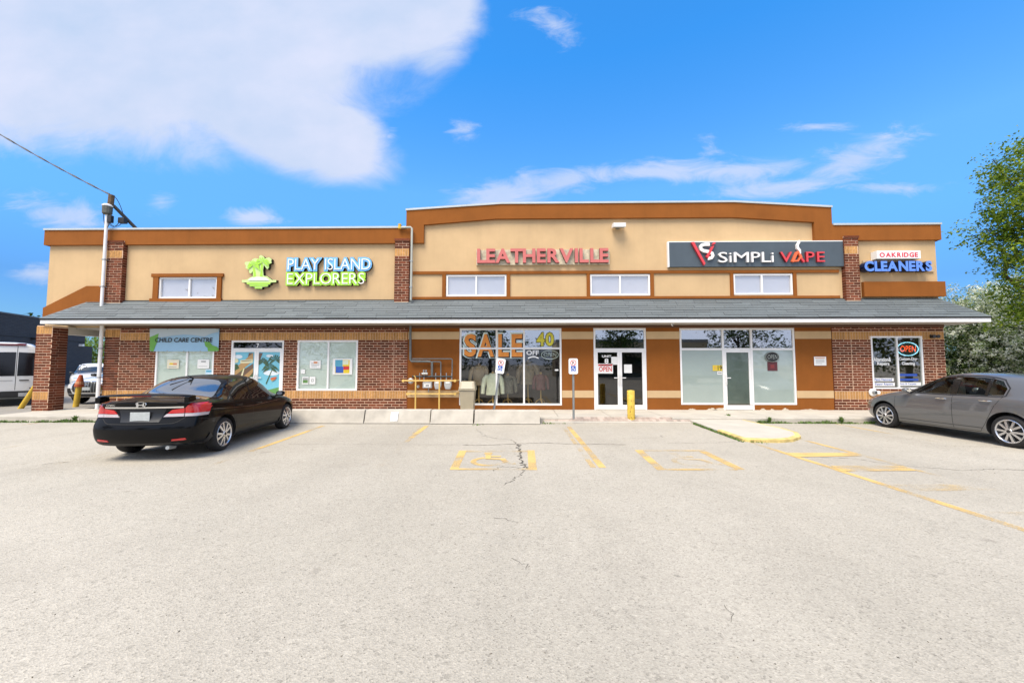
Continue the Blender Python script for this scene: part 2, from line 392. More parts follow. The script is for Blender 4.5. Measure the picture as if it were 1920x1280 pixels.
# ------------------------------------------------------------------ ground
def asphalt():
    m = bpy.data.materials.new('asphalt'); m.use_nodes = True; nt = m.node_tree; p = nt.nodes['Principled BSDF']
    p.inputs['Roughness'].default_value = 0.93; p.inputs['Specular IOR Level'].default_value = 0.15
    t = nn(nt, 'ShaderNodeTexCoord').outputs['Object']
    def N(sc, det=4.0, ro=0.6):
        n = nn(nt, 'ShaderNodeTexNoise', i_Scale=sc, i_Detail=det, i_Roughness=ro); nt.links.new(t, n.inputs['Vector']); return n.outputs[0]
    c = ramp(nt, N(0.22, 6), [(0.3, (0.378, 0.346, 0.287)), (0.7, (0.430, 0.395, 0.332))])
    c = mixc(nt, 1.0, c, ramp(nt, N(1.1, 8, 0.68), [(0.3, 0.94), (0.55, 1.0), (0.8, 1.05)]), 'MULTIPLY')
    # aggregate: pale and dark chips
    vo = nn(nt, 'ShaderNodeTexVoronoi', i_Scale=95.0); nt.links.new(t, vo.inputs['Vector'])
    sp = nn(nt, 'ShaderNodeSeparateColor'); nt.links.new(vo.outputs['Color'], sp.inputs[0])
    c = mixc(nt, 1.0, c, ramp(nt, sp.outputs[0], [(0.0, 0.66), (0.10, 0.88), (0.5, 1.0), (0.9, 1.08), (1.0, 1.18)]), 'MULTIPLY')
    vo2 = nn(nt, 'ShaderNodeTexVoronoi', i_Scale=34.0); nt.links.new(t, vo2.inputs['Vector'])
    sp2 = nn(nt, 'ShaderNodeSeparateColor'); nt.links.new(vo2.outputs['Color'], sp2.inputs[0])
    c = mixc(nt, 1.0, c, ramp(nt, sp2.outputs[0], [(0.0, 0.78), (0.03, 0.97), (0.95, 1.0), (1.0, 1.08)]), 'MULTIPLY')
    c = mixc(nt, 1.0, c, ramp(nt, N(9.0, 6, 0.7), [(0.28, 0.94), (0.5, 1.0), (0.75, 1.03)]), 'MULTIPLY')
    # patches of differing age, wheel polish running in and out of the bays, drips
    c = mixc(nt, 1.0, c, ramp(nt, N(0.09, 3, 0.5), [(0.40, 0.93), (0.5, 1.0), (0.60, 1.03)]), 'MULTIPLY')
    mpx = nn(nt, 'ShaderNodeMapping'); mpx.inputs['Scale'].default_value = (0.9, 0.10, 1); nt.links.new(t, mpx.inputs[0])
    nx = nn(nt, 'ShaderNodeTexNoise', i_Scale=1.0, i_Detail=4.0); nt.links.new(mpx.outputs[0], nx.inputs['Vector'])
    c = mixc(nt, 1.0, c, ramp(nt, nx.outputs[0], [(0.35, 0.94), (0.5, 1.0), (0.7, 1.03)]), 'MULTIPLY')
    dr = sstep(nt, N(2.6, 2, 0.4), 0.71, 0.78)
    c = mixc(nt, mth(nt, 'MULTIPLY', dr, 0.35), c, (0.17, 0.15, 0.125))
    st = sstep(nt, N(0.55, 3, 0.5), 0.60, 0.74)
    c = mixc(nt, mth(nt, 'MULTIPLY', st, 0.22), c, (0.20, 0.18, 0.15))
    nt.links.new(c, p.inputs['Base Color'])
    b = nn(nt, 'ShaderNodeBump', i_Strength=0.55, i_Distance=0.006)
    nt.links.new(mth(nt, 'ADD', vo.outputs['Distance'], mth(nt, 'MULTIPLY', N(60.0), 0.8)), b.inputs['Height']); nt.links.new(b.outputs[0], p.inputs['Normal'])
    return m
ASPH = asphalt()
GRASSM = mat('grass_blades', (0.10, 0.17, 0.03), 0.8, rand=0.4)
g = MB(); g.quad((-900, -900, 0), (900, -900, 0), (900, 900, 0), (-900, 900, 0))
lot = struct(g.build('parking_lot', ASPH, fix=False))
ZS, KY = 0.13, 11.65
# sidewalk slabs along the shops
walk = bpy.data.objects.new('sidewalk', None); COL.objects.link(walk); walk['kind'] = 'structure'
X = -15.9; 
while X < 15.2:
    w = 1.55
    MB().box(X, X + w - 0.012, KY + 0.16, D + 0.02, -0.05, ZS + rnd.uniform(-0.003, 0.003)).build('slab', SIDEW, walk, bevel=0.006)
    X += w
X = -15.9
while X < 15.2:
    w = 2.9
    if not (0.62 < X + 1.4 < 5.6):
        mb = MB(); mb.prism([(KY, -0.05), (KY + 0.155, -0.05), (KY + 0.155, ZS), (KY + 0.03, ZS), (KY + 0.008, ZS - 0.02)], X, X + w - 0.01, ax='x')
        mb.build('kerb', CONC, walk)
    X += w
# dropped kerb in front of the two shop doors: a ramp strip of small pavers
mb = MB(); mb.prism([(KY - 0.12, -0.02), (KY + 0.16, -0.02), (KY + 0.16, ZS), (KY - 0.12, 0.012)], 0.7, 5.75, ax='x'); mb.build('dropped_kerb', CONC, walk)
PAVER = mat('paver_block', (0.38, 0.30, 0.25), 0.9, var=0.2, vscale=10, rand=0.25)
mb = MB()
x = 0.72
while x < 5.7:
    for r in range(2):
        y0 = KY - 0.06 + r * 0.105; z0 = 0.012 + (y0 - KY + 0.12) * 0.42
        xx = x + 0.05 * r
        mb.add([(xx, y0, z0 + .008), (xx + .093, y0, z0 + .008), (xx + .093, y0 + .097, z0 + .05), (xx, y0 + .097, z0 + .05), (xx, y0, z0 - .02), (xx + .093, y0, z0 - .02)], [(0, 1, 2, 3), (4, 5, 1, 0)])
    x += 0.1
stuff(mb.build('paver', PAVER, walk, fix=False))
# left driveway apron beyond the pier
mb = MB(); mb.box(-40, -15.92, KY + 0.25, 45, -0.05, 0.055); struct(mb.build('driveway', mat('driveway_asphalt', (0.26, 0.24, 0.21), 0.93, var=0.15, vscale=1.5, bump=0.5, bscale=60)))
mb = MB(); mb.prism([(KY, -0.05), (KY + 0.24, -0.05), (KY + 0.24, ZS), (KY + 0.03, ZS), (KY + 0.008, ZS - 0.02)], -40, -15.91, ax='x'); mb.build('kerb', CONC, walk)

# kerbed concrete island running out into the lot
isl = [(1270, 783), (1300, 794), (1345, 811), (1392, 827.5), (1425, 829.3), (1462, 830), (1488, 828), (1502, 822.5), (1497, 816), (1470, 808), (1420, 797), (1358, 783)]
ip = [gp(*q) for q in isl]
ctr = Vector((sum(p[0] for p in ip) / len(ip), sum(p[1] for p in ip) / len(ip)))
def inset(ps, d): 
    res = []
    n = len(ps)
    for i in range(n):
        a, b, c = Vector(ps[i - 1]), Vector(ps[i]), Vector(ps[(i + 1) % n])
        n1 = Vector((-(b - a).y, (b - a).x)).normalized(); n2 = Vector((-(c - b).y, (c - b).x)).normalized()
        q = (n1 + n2).normalized()
        if q.dot(ctr - b) < 0: q = -q
        res.append(b + q * d)
    return res
mb = MB(); o1 = ip; o2 = inset(ip, 0.02); o3 = inset(ip, 0.11); n = len(ip)
ZI = 0.075
vs = [(*p, -0.02) for p in o1] + [(*p, ZI - 0.015) for p in o1] + [(*p, ZI) for p in o2] + [(*p, ZI + 0.002) for p in o3]
fs = []; mi = []
for k in range(3):
    for i in range(n):
        j = (i + 1) % n; fs.append((k * n + i, k * n + j, (k + 1) * n + j, (k + 1) * n + i))
fs.append(tuple(3 * n + i for i in range(n)))
mb.add(vs, fs); mb.m = [0] * (3 * n) + [1]
for k in range(3):
    for i in range(n):
        if i in (0, 1, n - 1): mb.m[k * n + i] = 1
island = struct(mb.build('traffic_island', [KERBYEL, mat('island_concrete', (0.47, 0.44, 0.375), 0.92, var=0.12, vscale=1.8, bump=0.4, bscale=70)], fix=True))

# painted lines, symbols and cracks: thin sheets on the asphalt
P1 = worn('lot_paint', (0.64, 0.43, 0.15), 0.22)
P2 = worn('lot_paint_faded', (0.62, 0.44, 0.19), 0.42)
P3 = worn('lot_paint_ghost', (0.58, 0.44, 0.24), 0.60)
ZL = [0.004]
def sheet(name, polys, m, z=None):
    mb = MB()
    for ps in polys:
        mb.add([(*gp(*q), 0) for q in ps], [tuple(range(len(ps)))])
    me = mb.mesh(name, m, fix=False); o = link(name, me, lot, (0, 0, z or ZL[0])); return o
def stripe(x0, y0, x1, y1, w, m, z=0.004):
    a, b = Vector(gp(x0, y0)), Vector(gp(x1, y1)); q = (b - a).normalized(); s = Vector((-q.y, q.x)) * (w / 2)
    n = 8; mb = MB(); vs = []
    for i in range(n + 1):
        c = a.lerp(b, i / n); vs += [(*(c - s), 0), (*(c + s), 0)]
    mb.add(vs, [(2 * i, 2 * i + 1, 2 * i + 3, 2 * i + 2) for i in range(n)])
    return link('painted_line', mb.mesh('painted_line', m, fix=False), lot, (0, 0, z))
stripe(606, 798, 470, 846, 0.11, P1); stripe(470, 846, 372, 881, 0.10, P3)
stripe(801, 797.5, 770, 821, 0.12, P1); stripe(770, 821, 708, 877, 0.11, P3); stripe(793, 798, 770, 816, 0.08, P3)
stripe(1066, 799.5, 1130, 876.5, 0.115, P1); stripe(1056.5, 801, 1113, 876.5, 0.09, P2)
stripe(1408, 829, 1640, 903, 0.11, P1); stripe(1640, 903, 1935, 998, 0.12, P1)
stripe(1512, 826, 1612, 852, 0.10, P1); stripe(1612, 852, 1730, 884, 0.10, P2); stripe(1730, 884, 1990, 950, 0.11, P3)
stripe(1538, 789.5, 1682, 815, 0.10, P2); stripe(1682, 815, 1800, 836, 0.1, P3)
stripe(206, 848, 66, 878, 0.10, P3); stripe(190, 806, 0, 842, 0.10, P3); stripe(130, 783.5, 40, 797, 0.1, P3)
for k, (q, m) in enumerate([([(1473, 849), (1593, 849), (1617, 855), (1491, 857)], P1), ([(1557, 873.3), (1693, 873.3), (1720, 882.6), (1577, 884)], P1),
                            ([(1663, 908.5), (1847, 908.5), (1874, 918.5), (1693, 921.5)], P2), ([(1838, 960), (1960, 960), (2000, 976), (1871, 975.5)], P3)]):
    sheet('painted_line', [q], m, 0.008)
def frame_box(l, t, r, b):
    sheet('painted_line', [l], P1, 0.004); sheet('painted_line', [t], P2, 0.006); sheet('painted_line', [r], P1, 0.004); sheet('painted_line', [b], P1, 0.006)
frame_box([(861, 844.5), (875, 844.5), (859, 880.5), (843, 880.5)], [(874, 844.5), (990, 844.5), (990, 847.5), (873, 847.5)], [(989, 844), (1002, 844), (1007, 881), (991, 881)], [(858, 878), (991, 878), (991, 881), (857, 881)])
frame_box([(1190, 843.5), (1204, 843.5), (1249, 881), (1232, 881)], [(1204, 843.5), (1322, 843.5), (1325, 846), (1206, 846)], [(1310, 846), (1325, 846), (1398, 880.5), (1380, 880.5)], [(1246, 878.5), (1382, 878.5), (1384, 881.8), (1249, 881.8)])
def polyribbon(name, pts, w, m, parent, z, closed=False):
    mb = MB(); n = len(pts); vs = []
    for i, p in enumerate(pts):
        a = Vector(pts[max(i - 1, 0)]); b = Vector(pts[min(i + 1, n - 1)]); q = (b - a).normalized(); s = Vector((-q.y, q.x)) * (w if not hasattr(w, '__len__') else w[i]) / 2
        p = Vector(p); vs += [(*(p - s), 0), (*(p + s), 0)]
    mb.add(vs, [(2 * i, 2 * i + 1, 2 * i + 3, 2 * i + 2) for i in range(n - 1)])
    return link(name, mb.mesh(name, m, fix=False), parent, (0, 0, z))
def wheelchair(cx, cy, s, rot, m):
    def T(p):
        a, b = p[0] * s, p[1] * s; c, q = math.cos(rot), math.sin(rot); return (cx + a * c - b * q, cy + a * q + b * c)
    wheel = [T((0.30 * math.cos(R(a)) - 0.02, 0.30 * math.sin(R(a)) - 0.2)) for a in range(112, 372, 13)]
    polyribbon('painted_symbol', wheel, 0.085 * s * 1.2, m, lot, 0.005)
    body = [T(p) for p in [(-0.08, 0.36), (-0.06, 0.0), (0.22, -0.03), (0.34, -0.40), (0.47, -0.36)]]
    polyribbon('painted_symbol', body, 0.10 * s * 1.2, m, lot, 0.009)
    polyribbon('painted_symbol', [T((-0.05, 0.2)), T((0.18, 0.19))], 0.08 * s * 1.2, m, lot, 0.007)
    polyribbon('painted_symbol', [T((-0.09 + 0.001 * i, 0.45 + 0.03 * i)) for i in range(-2, 4)], 0.16 * s, m, lot, 0.007)
c1 = gp(921, 860); wheelchair(c1[0], c1[1], 0.92, 0, P1)
c2 = gp(1290, 861); wheelchair(c2[0], c2[1], 0.92, R(0), P2)
CRK = mat('crack_dark', (0.05, 0.042, 0.033), 0.95)  # dark tone of the crack ribbons
def crack(pts, w0, w1, jit=0.02):
    P = [Vector(gp(*p)) for p in pts]; out_ = []; ws = []
    for i in range(len(P) - 1):
        n = max(3, int((P[i + 1] - P[i]).length / 0.045))
        for k in range(n):
            q = P[i].lerp(P[i + 1], k / n); out_.append((q.x + rnd.gauss(0, jit), q.y + rnd.gauss(0, jit)))
            ws.append(max(0.003, (w0 + (w1 - w0) * i / max(1, len(P) - 1)) * rnd.uniform(0.3, 1.5)))
    o = polyribbon('asphalt_crack', out_, ws, CRK, lot, 0.003); return o
crack([(892, 804), (914, 819), (960, 825), (972, 835.5)], 0.006, 0.018)
crack([(970, 833), (973, 845), (975, 853.7), (982, 868), (985.6, 881)], 0.035, 0.022, 0.03)
crack([(985.6, 881), (969, 894.5), (942, 911)], 0.012, 0.004)
crack([(924, 883), (942, 873), (981, 878)], 0.012, 0.008)
crack([(868, 834), (900, 834.5), (965, 832), (1020, 830), (1060, 832), (1120, 832.5), (1177, 833.7)], 0.022, 0.02, 0.012)
crack([(540, 832.5), (700, 833), (868, 833.5)], 0.006, 0.006, 0.006)
crack([(1253, 831), (1330, 830), (1395, 827.5)], 0.008, 0.006)
crack([(1535, 857), (1606, 860), (1660, 869), (1730, 876), (1806, 881.6), (1860, 879), (1920, 881), (2000, 880)], 0.008, 0.011, 0.012)
crack([(1770, 836.5), (1850, 837), (1900, 840)], 0.006, 0.006)
crack([(1160, 822), (1245, 820), (1238, 815)], 0.006, 0.008)
crack([(930, 970), (985, 982)], 0.004, 0.004); crack([(960, 1048), (985, 1060), (996, 1070)], 0.004, 0.004)
crack([(88, 870), (110, 866), (130, 868)], 0.012, 0.01, 0.03)
crack([(1355, 1135), (1372, 1150), (1368, 1172)], 0.002, 0.002, 0.008)
# scattered grit and twigs
GRIT = mat('grit', (0.09, 0.075, 0.055), 0.95, rand=0.5)
mb = MB()
for i in range(900):
    a = rnd.uniform(-0.95, 0.95); y = 1.6 + 10 * rnd.random() ** 1.3; x = a * y * 1.3; s = rnd.uniform(0.0015, 0.0045); z = 0.001; L = s * rnd.choice([1, 1, 1.5, 2.5])
    t = rnd.uniform(0, 6.28); c, q = math.cos(t), math.sin(t)
    mb.add([(x + c * L, y + q * L, z), (x - q * s, y + c * s, z), (x - c * L, y - q * L, z), (x + q * s, y - c * s, z), (x, y, z + s)], [(0, 1, 4), (1, 2, 4), (2, 3, 4), (3, 0, 4)])
stuff(mb.build('grit_litter', GRIT, fix=False))
# weeds along the kerbs
def weeds(spots, n, hh):
    for (x0, y0, x1, y1, k, h) in spots:
        a, b = Vector(gp(x0, y0)), Vector(gp(x1, y1))
        for i in range(int(k)):
            q = a.lerp(b, rnd.random()); q += Vector((rnd.gauss(0, 0.012), rnd.gauss(0, 0.03) - 0.02))
            clump = 0.5 + 0.5 * math.sin(q.x * 7.1) * math.sin(q.x * 3.3 + 1)
            if rnd.random() > 0.25 + clump: continue
            hgt = h * rnd.uniform(0.3, 1.0) * (0.5 + clump); t = rnd.uniform(0, 6.28); w = 0.006 + 0.006 * rnd.random()
            c, s = math.cos(t), math.sin(t); l = rnd.uniform(0.2, 0.9) * hgt
            WB.add([(q.x - s * w, q.y + c * w, 0), (q.x + s * w, q.y - c * w, 0), (q.x + c * l * .5 + s * w * .7, q.y + s * l * .5 - c * w * .7, hgt * .75), (q.x + c * l, q.y + s * l, hgt)], [(0, 1, 2), (0, 2, 3)])
WB = MB()
weeds([(60, 791.5, 182, 791, 900, 0.08), (0, 791.5, 60, 791.5, 260, 0.06), (1300, 795, 1390, 828, 1100, 0.075), (1380, 826, 1440, 831, 60, 0.04), (1420, 793, 1640, 794, 1500, 0.07), (1010, 794, 1060, 794, 120, 0.05), (1170, 789, 1200, 789, 130, 0.05), (1060, 789, 1090, 789, 60, 0.05), (880, 797, 905, 797, 20, .05)], 1, 1)
for sx, sy in ((1578, 793), (1443, 793), (1366, 787), (140, 791)):
    c = gp(sx, sy)
    for i in range(70):
        t = rnd.uniform(0, 6.28); r_ = rnd.uniform(0, .09); h = rnd.uniform(.03, .2); x, y = c[0] + math.cos(t) * r_ * .5, c[1] + math.sin(t) * r_ * .5
        w = .02; WB.add([(x, y, h * .4), (x + w * math.cos(t + 1), y + w * math.sin(t + 1), h * .7), (x + r_ * math.cos(t), y + r_ * math.sin(t), h), (x + w * math.cos(t - 1), y + w * math.sin(t - 1), h * .75)], [(0, 1, 2, 3)])
stuff(WB.build('weeds', GRASSM, fix=False))

# ------------------------------------------------------------------ the shop building
B = thing('shop_building', 'long tan stucco and red brick shop building with brown cornice and grey shingled canopy', 'building')
XL, XR, XBL, XBR = -16.75, 14.24, -14.55, 14.34
ZJ, ZC0, ZC1 = 2.95, 5.88, 6.43
def sheet_wall(mb, x0, x1, z0, z1, y, holes, depth=0.12, mi=0):
    xs = sorted({x0, x1} | {min(max(h[k], x0), x1) for h in holes for k in (0, 1)}); zs = sorted({z0, z1} | {min(max(h[k], z0), z1) for h in holes for k in (2, 3)})
    def hole(a, b): return any(h[0] < a < h[1] and h[2] < b < h[3] for h in holes)
    for i in range(len(xs) - 1):
        for j in range(len(zs) - 1):
            a, b, c, d = xs[i], xs[i + 1], zs[j], zs[j + 1]
            if not hole((a + b) / 2, (c + d) / 2): mb.quad((a, y, c), (b, y, c), (b, y, d), (a, y, d), mi)
    for h in holes:
        a, b, c, d = h; e = y + depth
        mb.quad((a, y, c), (a, e, c), (a, e, d), (a, y, d), mi); mb.quad((b, y, c), (b, y, d), (b, e, d), (b, e, c), mi)
        mb.quad((a, y, d), (a, e, d), (b, e, d), (b, y, d), mi); mb.quad((a, y, c), (b, y, c), (b, e, c), (a, e, c), mi)
def R4(x0, y0, x1, y1, Y=None):
    """a rectangle on the wall from its picture box, squared up"""
    ym = (y0 + y1) / 2; xm = (x0 + x1) / 2
    return (wp(x0, ym, Y)[0], wp(x1, ym, Y)[0], wp(xm, y1, Y)[1], wp(xm, y0, Y)[1])
UPW = [R4(299, 520, 408, 559.5), R4(837, 515.5, 949.5, 555.5), R4(1106.5, 514.5, 1218.5, 554), R4(1375, 513.5, 1485.5, 552.5)]
mb = MB(); sheet_wall(mb, XL, XR, ZJ, ZC0 + 0.05, D, UPW, 0.12)
mb.add([(XL, D, 3.30), (XL, D + 13, 3.30), (XL, D + 13, 6.3), (XL, D, 6.3)], [(0, 3, 2, 1)])
mb.add([(XR, D, 0), (XR, D + 13, 0), (XR, D + 13, 6.3), (XR, D, 6.3)], [(0, 1, 2, 3)])
mb.build('stucco_wall', TAN, B, fix=False)
# raised centre wall face
mb = MB(); mb.prism([(-3.90, ZC0 + 0.05), (10.66, ZC0 + 0.05), (10.66, 7.0), (7.40, 7.2), (-0.63, 7.2), (-3.90, 7.0)], D, D + 0.3); mb.build('raised_parapet', TAN, B)
# brown cornice: left run, raised centre, right run
YC = D - 0.11
mb = MB(); mb.prism([(XL - 0.11, ZC0), (-3.33, ZC0), (-3.33, 6.525), (-0.82, 6.72), (7.37, 6.72), (10.10, 6.53), (10.10, ZC0 + 0.01), (XR + 0.11, ZC0 + 0.01), (XR + 0.11, ZC1), (10.71, ZC1), (10.71, 7.05), (7.42, 7.255), (-0.63, 7.255), (-3.95, 7.05), (-3.95, ZC1), (XL - 0.11, ZC1)], YC, D + 0.02)
mb.box(XL - 0.11, XL - 0.002, D + 0.021, D + 13, ZC0, ZC1); mb.box(XR + 0.002, XR + 0.11, D + 0.021, D + 13, ZC0, ZC1)
mb.build('cornice', BROWN, B)
def coping(pts, name='coping'):
    mb = MB()
    for (x0, z0), (x1, z1) in zip(pts[:-1], pts[1:]):
        vs = []
        for (x, z) in ((x0, z0), (x1, z1)):
            vs += [(x, YC - 0.03, z - 0.02), (x, YC - 0.03, z + 0.045), (x, D + 0.35, z + 0.06), (x, D + 0.35, z - 0.02)]
        mb.add(vs, [(0, 4, 5, 1), (1, 5, 6, 2), (2, 6, 7, 3), (3, 7, 4, 0), (0, 1, 2, 3), (7, 6, 5, 4)])
    mb.build(name, COPING, B, fix=False)
coping([(XL - 0.13, ZC1), (-3.955, ZC1)]); coping([(-3.97, 7.05), (-0.63, 7.255), (7.42, 7.255), (10.73, 7.05)]); coping([(10.735, ZC1), (XR + 0.13, ZC1)])
# roof slab, back and far walls close the volume
mb = MB(); mb.box(XL, XR, D + 0.31, D + 13, 5.6, 5.75); mb.build('flat_roof', mat('roof_membrane', (0.2, 0.2, 0.2), 0.9), B)
mb = MB(); mb.box(XBL, XR - .01, D + 12.9, D + 13, 0, 5.6); mb.build('back_wall', BROWN, B)
# brown trims of the upper wall
mb = MB(); zt0, zt1 = 4.79, 4.895
mb.box(-3.80, 10.92, D - 0.05, D - 0.001, zt0, zt1); mb.build('trim_band', BROWN, B, bevel=0.006)
mb = MB(); mb.box(-3.80, 10.92, D - 0.05, D - 0.001, 3.91, 4.0); mb.build('trim_band', BROWN, B, bevel=0.006)
for xa, xb in ((829.5, 836), (950, 956.5), (1099.8, 1106), (1219, 1225.5), (1368.5, 1374.5), (1486.5, 1492.5)):
    a = wp(xa, 535)[0]; b = wp(xb, 535)[0]
    mb = MB(); mb.box(a, b, D - 0.046, D - 0.001, 4.002, zt0 - 0.002); mb.build('trim_post', BROWN, B)
h = UPW[0]
mb = MB(); mb.box(h[0] - 0.26, h[1] + 0.22, D - 0.07, D - 0.001, h[3] + 0.005, h[3] + 0.125)
mb.build('window_head', BROWN, B, bevel=0.006)
mb = MB(); mb.box(h[0] - 0.28, h[1] + 0.19, D - 0.075, D - 0.001, h[2] - 0.125, h[2] - 0.005); mb.build('window_sill', BROWN, B, bevel=0.006)
for a, b in ((h[0] - 0.19, h[0] - 0.004), (h[1] + 0.004, h[1] + 0.16)):
    mb = MB(); mb.box(a, b, D - 0.06, D - 0.001, h[2] - 0.003, h[3] + 0.003); mb.build('window_jamb', BROWN, B)
# right brown band and slanted left band
mb = MB(); a = wp(1615, 543)[0]
mb.box(a, XR + 0.14, D - 0.12, D - 0.001, 3.95, 4.46); mb.build('brown_band', BROWN, B, bevel=0.006)
sl = [(80.3, 577), (162, 536), (197, 536), (197, 566), (168, 566), (79.5, 594)]
mb = MB(); mb.prism([wp(x, y, D - 0.1) for x, y in sl], D - 0.1, D - 0.001); mb.build('brown_band', BROWN, B)
# box beam and side over the open corner porch
mb = MB(); mb.box(-16.74, -15.62, D + 0.001, D + 5, 3.02, 3.3); mb.build('porch_beam', CREAM, B)
mb = MB(); mb.box(-15.99, -15.62, 13.32, 19, 2.70, 2.96); mb.build('porch_beam', CREAM, B)
mb = MB(); mb.box(-15.61, XBL, D + 0.01, 19, 2.9, 2.95); mb.build('porch_ceiling', SOFFIT, B)
# ---- bricks
BRICKS = []        # x, z, w, h, y, kind
def courses(x0, x1, z0, z1, holes, y, kind='red', start=0, bl=0.250, bh=0.070):
    gap = 0.267 - bl
    n = int(round((z1 - z0) / 0.0892))
    for r in range(n):
        z = z0 + 0.009 + r * (z1 - z0) / n; off = 0.1335 if (r + start) % 2 else 0
        x = x0 - off
        while x < x1:
            a, b = max(x, x0), min(x + bl, x1 - 0.002)
            seg = [(a, b)]
            for h_ in holes:
                if h_[2] < z + bh * 0.6 and h_[3] > z + bh * 0.4:
                    ns = []
                    for (p, q) in seg:
                        if q <= h_[0] or p >= h_[1]: ns.append((p, q))
                        else:
                            if p < h_[0]: ns.append((p, h_[0] - 0.003))
                            if q > h_[1]: ns.append((h_[1] + 0.003, q))
                    seg = ns
            for p, q in seg:
                if q - p > 0.025: BRICKS.append((p, z, q - p, bh, y, kind))
            x += 0.267
def soldiers(x0, x1, z0, hgt, holes, y):
    x = x0
    while x < x1 - 0.03:
        w = min(0.076, x1 - x - 0.002)
        za = z0; zb_ = z0 + hgt
        for h_ in holes:
            if h_[0] < x + w and h_[1] > x and h_[2] < zb_ and h_[3] > za:
                if h_[3] < zb_: za = h_[3] + .004            # cut short over the window head
                else: zb_ = h_[2] - .004
        if zb_ - za > .05: BRICKS.append((x, za, w, zb_ - za, y, 'buff'))
        x += 0.0892
def brickwall(x0, x1, holes, y, base=ZS, top=ZJ, up=0.0):
    """plinth, buff soldier course, field, buff soldier course, two courses"""
    s1 = base + 0.365; courses(x0, x1, base, s1, holes, y, 'red', 1)
    soldiers(x0, x1, s1, 0.257, holes, y)
    s3 = top - 0.185 - 0.257 + up; courses(x0, x1, s1 + 0.267, s3, holes, y, 'red')
    soldiers(x0, x1, s3, 0.257, holes, y)
    if top - 0.178 - s3 > 0.26: courses(x0, x1, s3 + 0.267, top - 0.005, holes, y, 'red')
LW = {'w1': R4(291, 641, 400.5, 733), 'd7': R4(432, 638.5, 530.5, 768.5), 'w2': R4(557, 637.8, 670.3, 732), 'w3': R4(861.5, 615.3, 1053, 759.5), 'd8': R4(1113.5, 615, 1212, 768.8), 'w4': R4(1275.5, 615, 1491.5, 758.5), 'w5': R4(1634.5, 630, 1731.5, 729)}
for k in LW:
    q = LW[k]; LW[k] = (q[0], q[1], max(q[2], ZS), min(q[3], ZJ - 0.03))
LW['d7'] = (*LW['d7'][:2], ZS, LW['d7'][3]); LW['d8'] = (*LW['d8'][:2], ZS, LW['d8'][3])
xd0, xd1 = wp(1359, 710)[0], wp(1409.5, 710)[0]
DOOR4 = (xd0, xd1, ZS, LW['w4'][2] + 0.001)
XSL, XSR = -3.86, 10.60
def pbacking(x0, x1, y, holes, z0=ZS - .1, z1=ZJ, depth=0.12):
    mb = MB(); sheet_wall(mb, x0, x1, z0, z1, y, holes, depth); mb.build('mortar_bed', MORTAR, B, fix=False)
pbacking(XBL, XSL, D, [LW['w1'], LW['d7'], LW['w2']]); pbacking(XSR, XBR, D, [LW['w5']])
yb = D - 0.005
XP = wp(222, 700)[0]
brickwall(XP + 0.012, XSL, [LW['w1'], LW['d7'], LW['w2']], yb)
brickwall(XBL, XP, [], yb - 0.01, up=0.11)
nright0 = len(BRICKS)
brickwall(XSR, XBR, [LW['w5']], yb)
nright1 = len(BRICKS)
# pilasters on the upper wall
def pilaster(x0, x1, z0, z1):
    y = D - 0.16
    MB().box(x0 + 0.004, x1 - 0.004, y + 0.007, D - 0.001, z0, z1 - 0.01).build('pilaster', MORTAR, B)
    zt = z1 - 0.085
    BRICKS.append((x0 - 0.02, zt, x1 - x0 + 0.04, 0.08, y - 0.025, 'red'))
    courses(x0, x1, zt - 0.27, zt, [], y, 'red'); soldiers(x0, x1, zt - 0.27 - 0.262, 0.257, [], y)
    courses(x0, x1, z0 + .02, zt - 0.54, [], y, 'red')
    # returns
    for r in range(int((z1 - z0 - .05) / 0.0892)):
        z = z0 + .02 + r * 0.0892
        for xs in (x0 - 0.006, x1 - 0.001):
            SIDES.append((xs, xs + 0.007, y + 0.002, D - 0.003, z, z + 0.079))
SIDES = []
PIL = []
for (xa, xb, ya, yt) in ((199, 228.5, 567, 451), (740, 766.5, 565, 447), (1585, 1611.5, 561, 442)):
    q = R4(xa, yt, xb, ya, D - 0.16); PIL.append(q); pilaster(q[0], q[1], 3.80, q[3])
# corner pier of the porch
qp = R4(63.5, 618, 94, 766, 12.98)
px0, px1 = qp[0], qp[1]
MB().box(px0 + 0.007, px1 - 0.007, 12.987, 13.44, ZS - .1, 2.96).build('brick_pier', MORTAR, B)
npier0 = len(BRICKS)
brickwall(px0, px1, [], 12.98, up=0.17)
npier1 = len(BRICKS)
for r in range(32):
    z = ZS + r * 0.0892
    if z + .08 > 2.95: break
    off = 0.13 if r % 2 else 0.2
    SIDES.append((px1 - 0.004, px1, 12.983, 12.983 + off, z, z + 0.079)); SIDES.append((px1 - 0.004, px1, 12.993 + off, 13.44, z, z + 0.079))
    SIDES.append((px0, px0 + .004, 12.983, 13.44, z, z + 0.079))
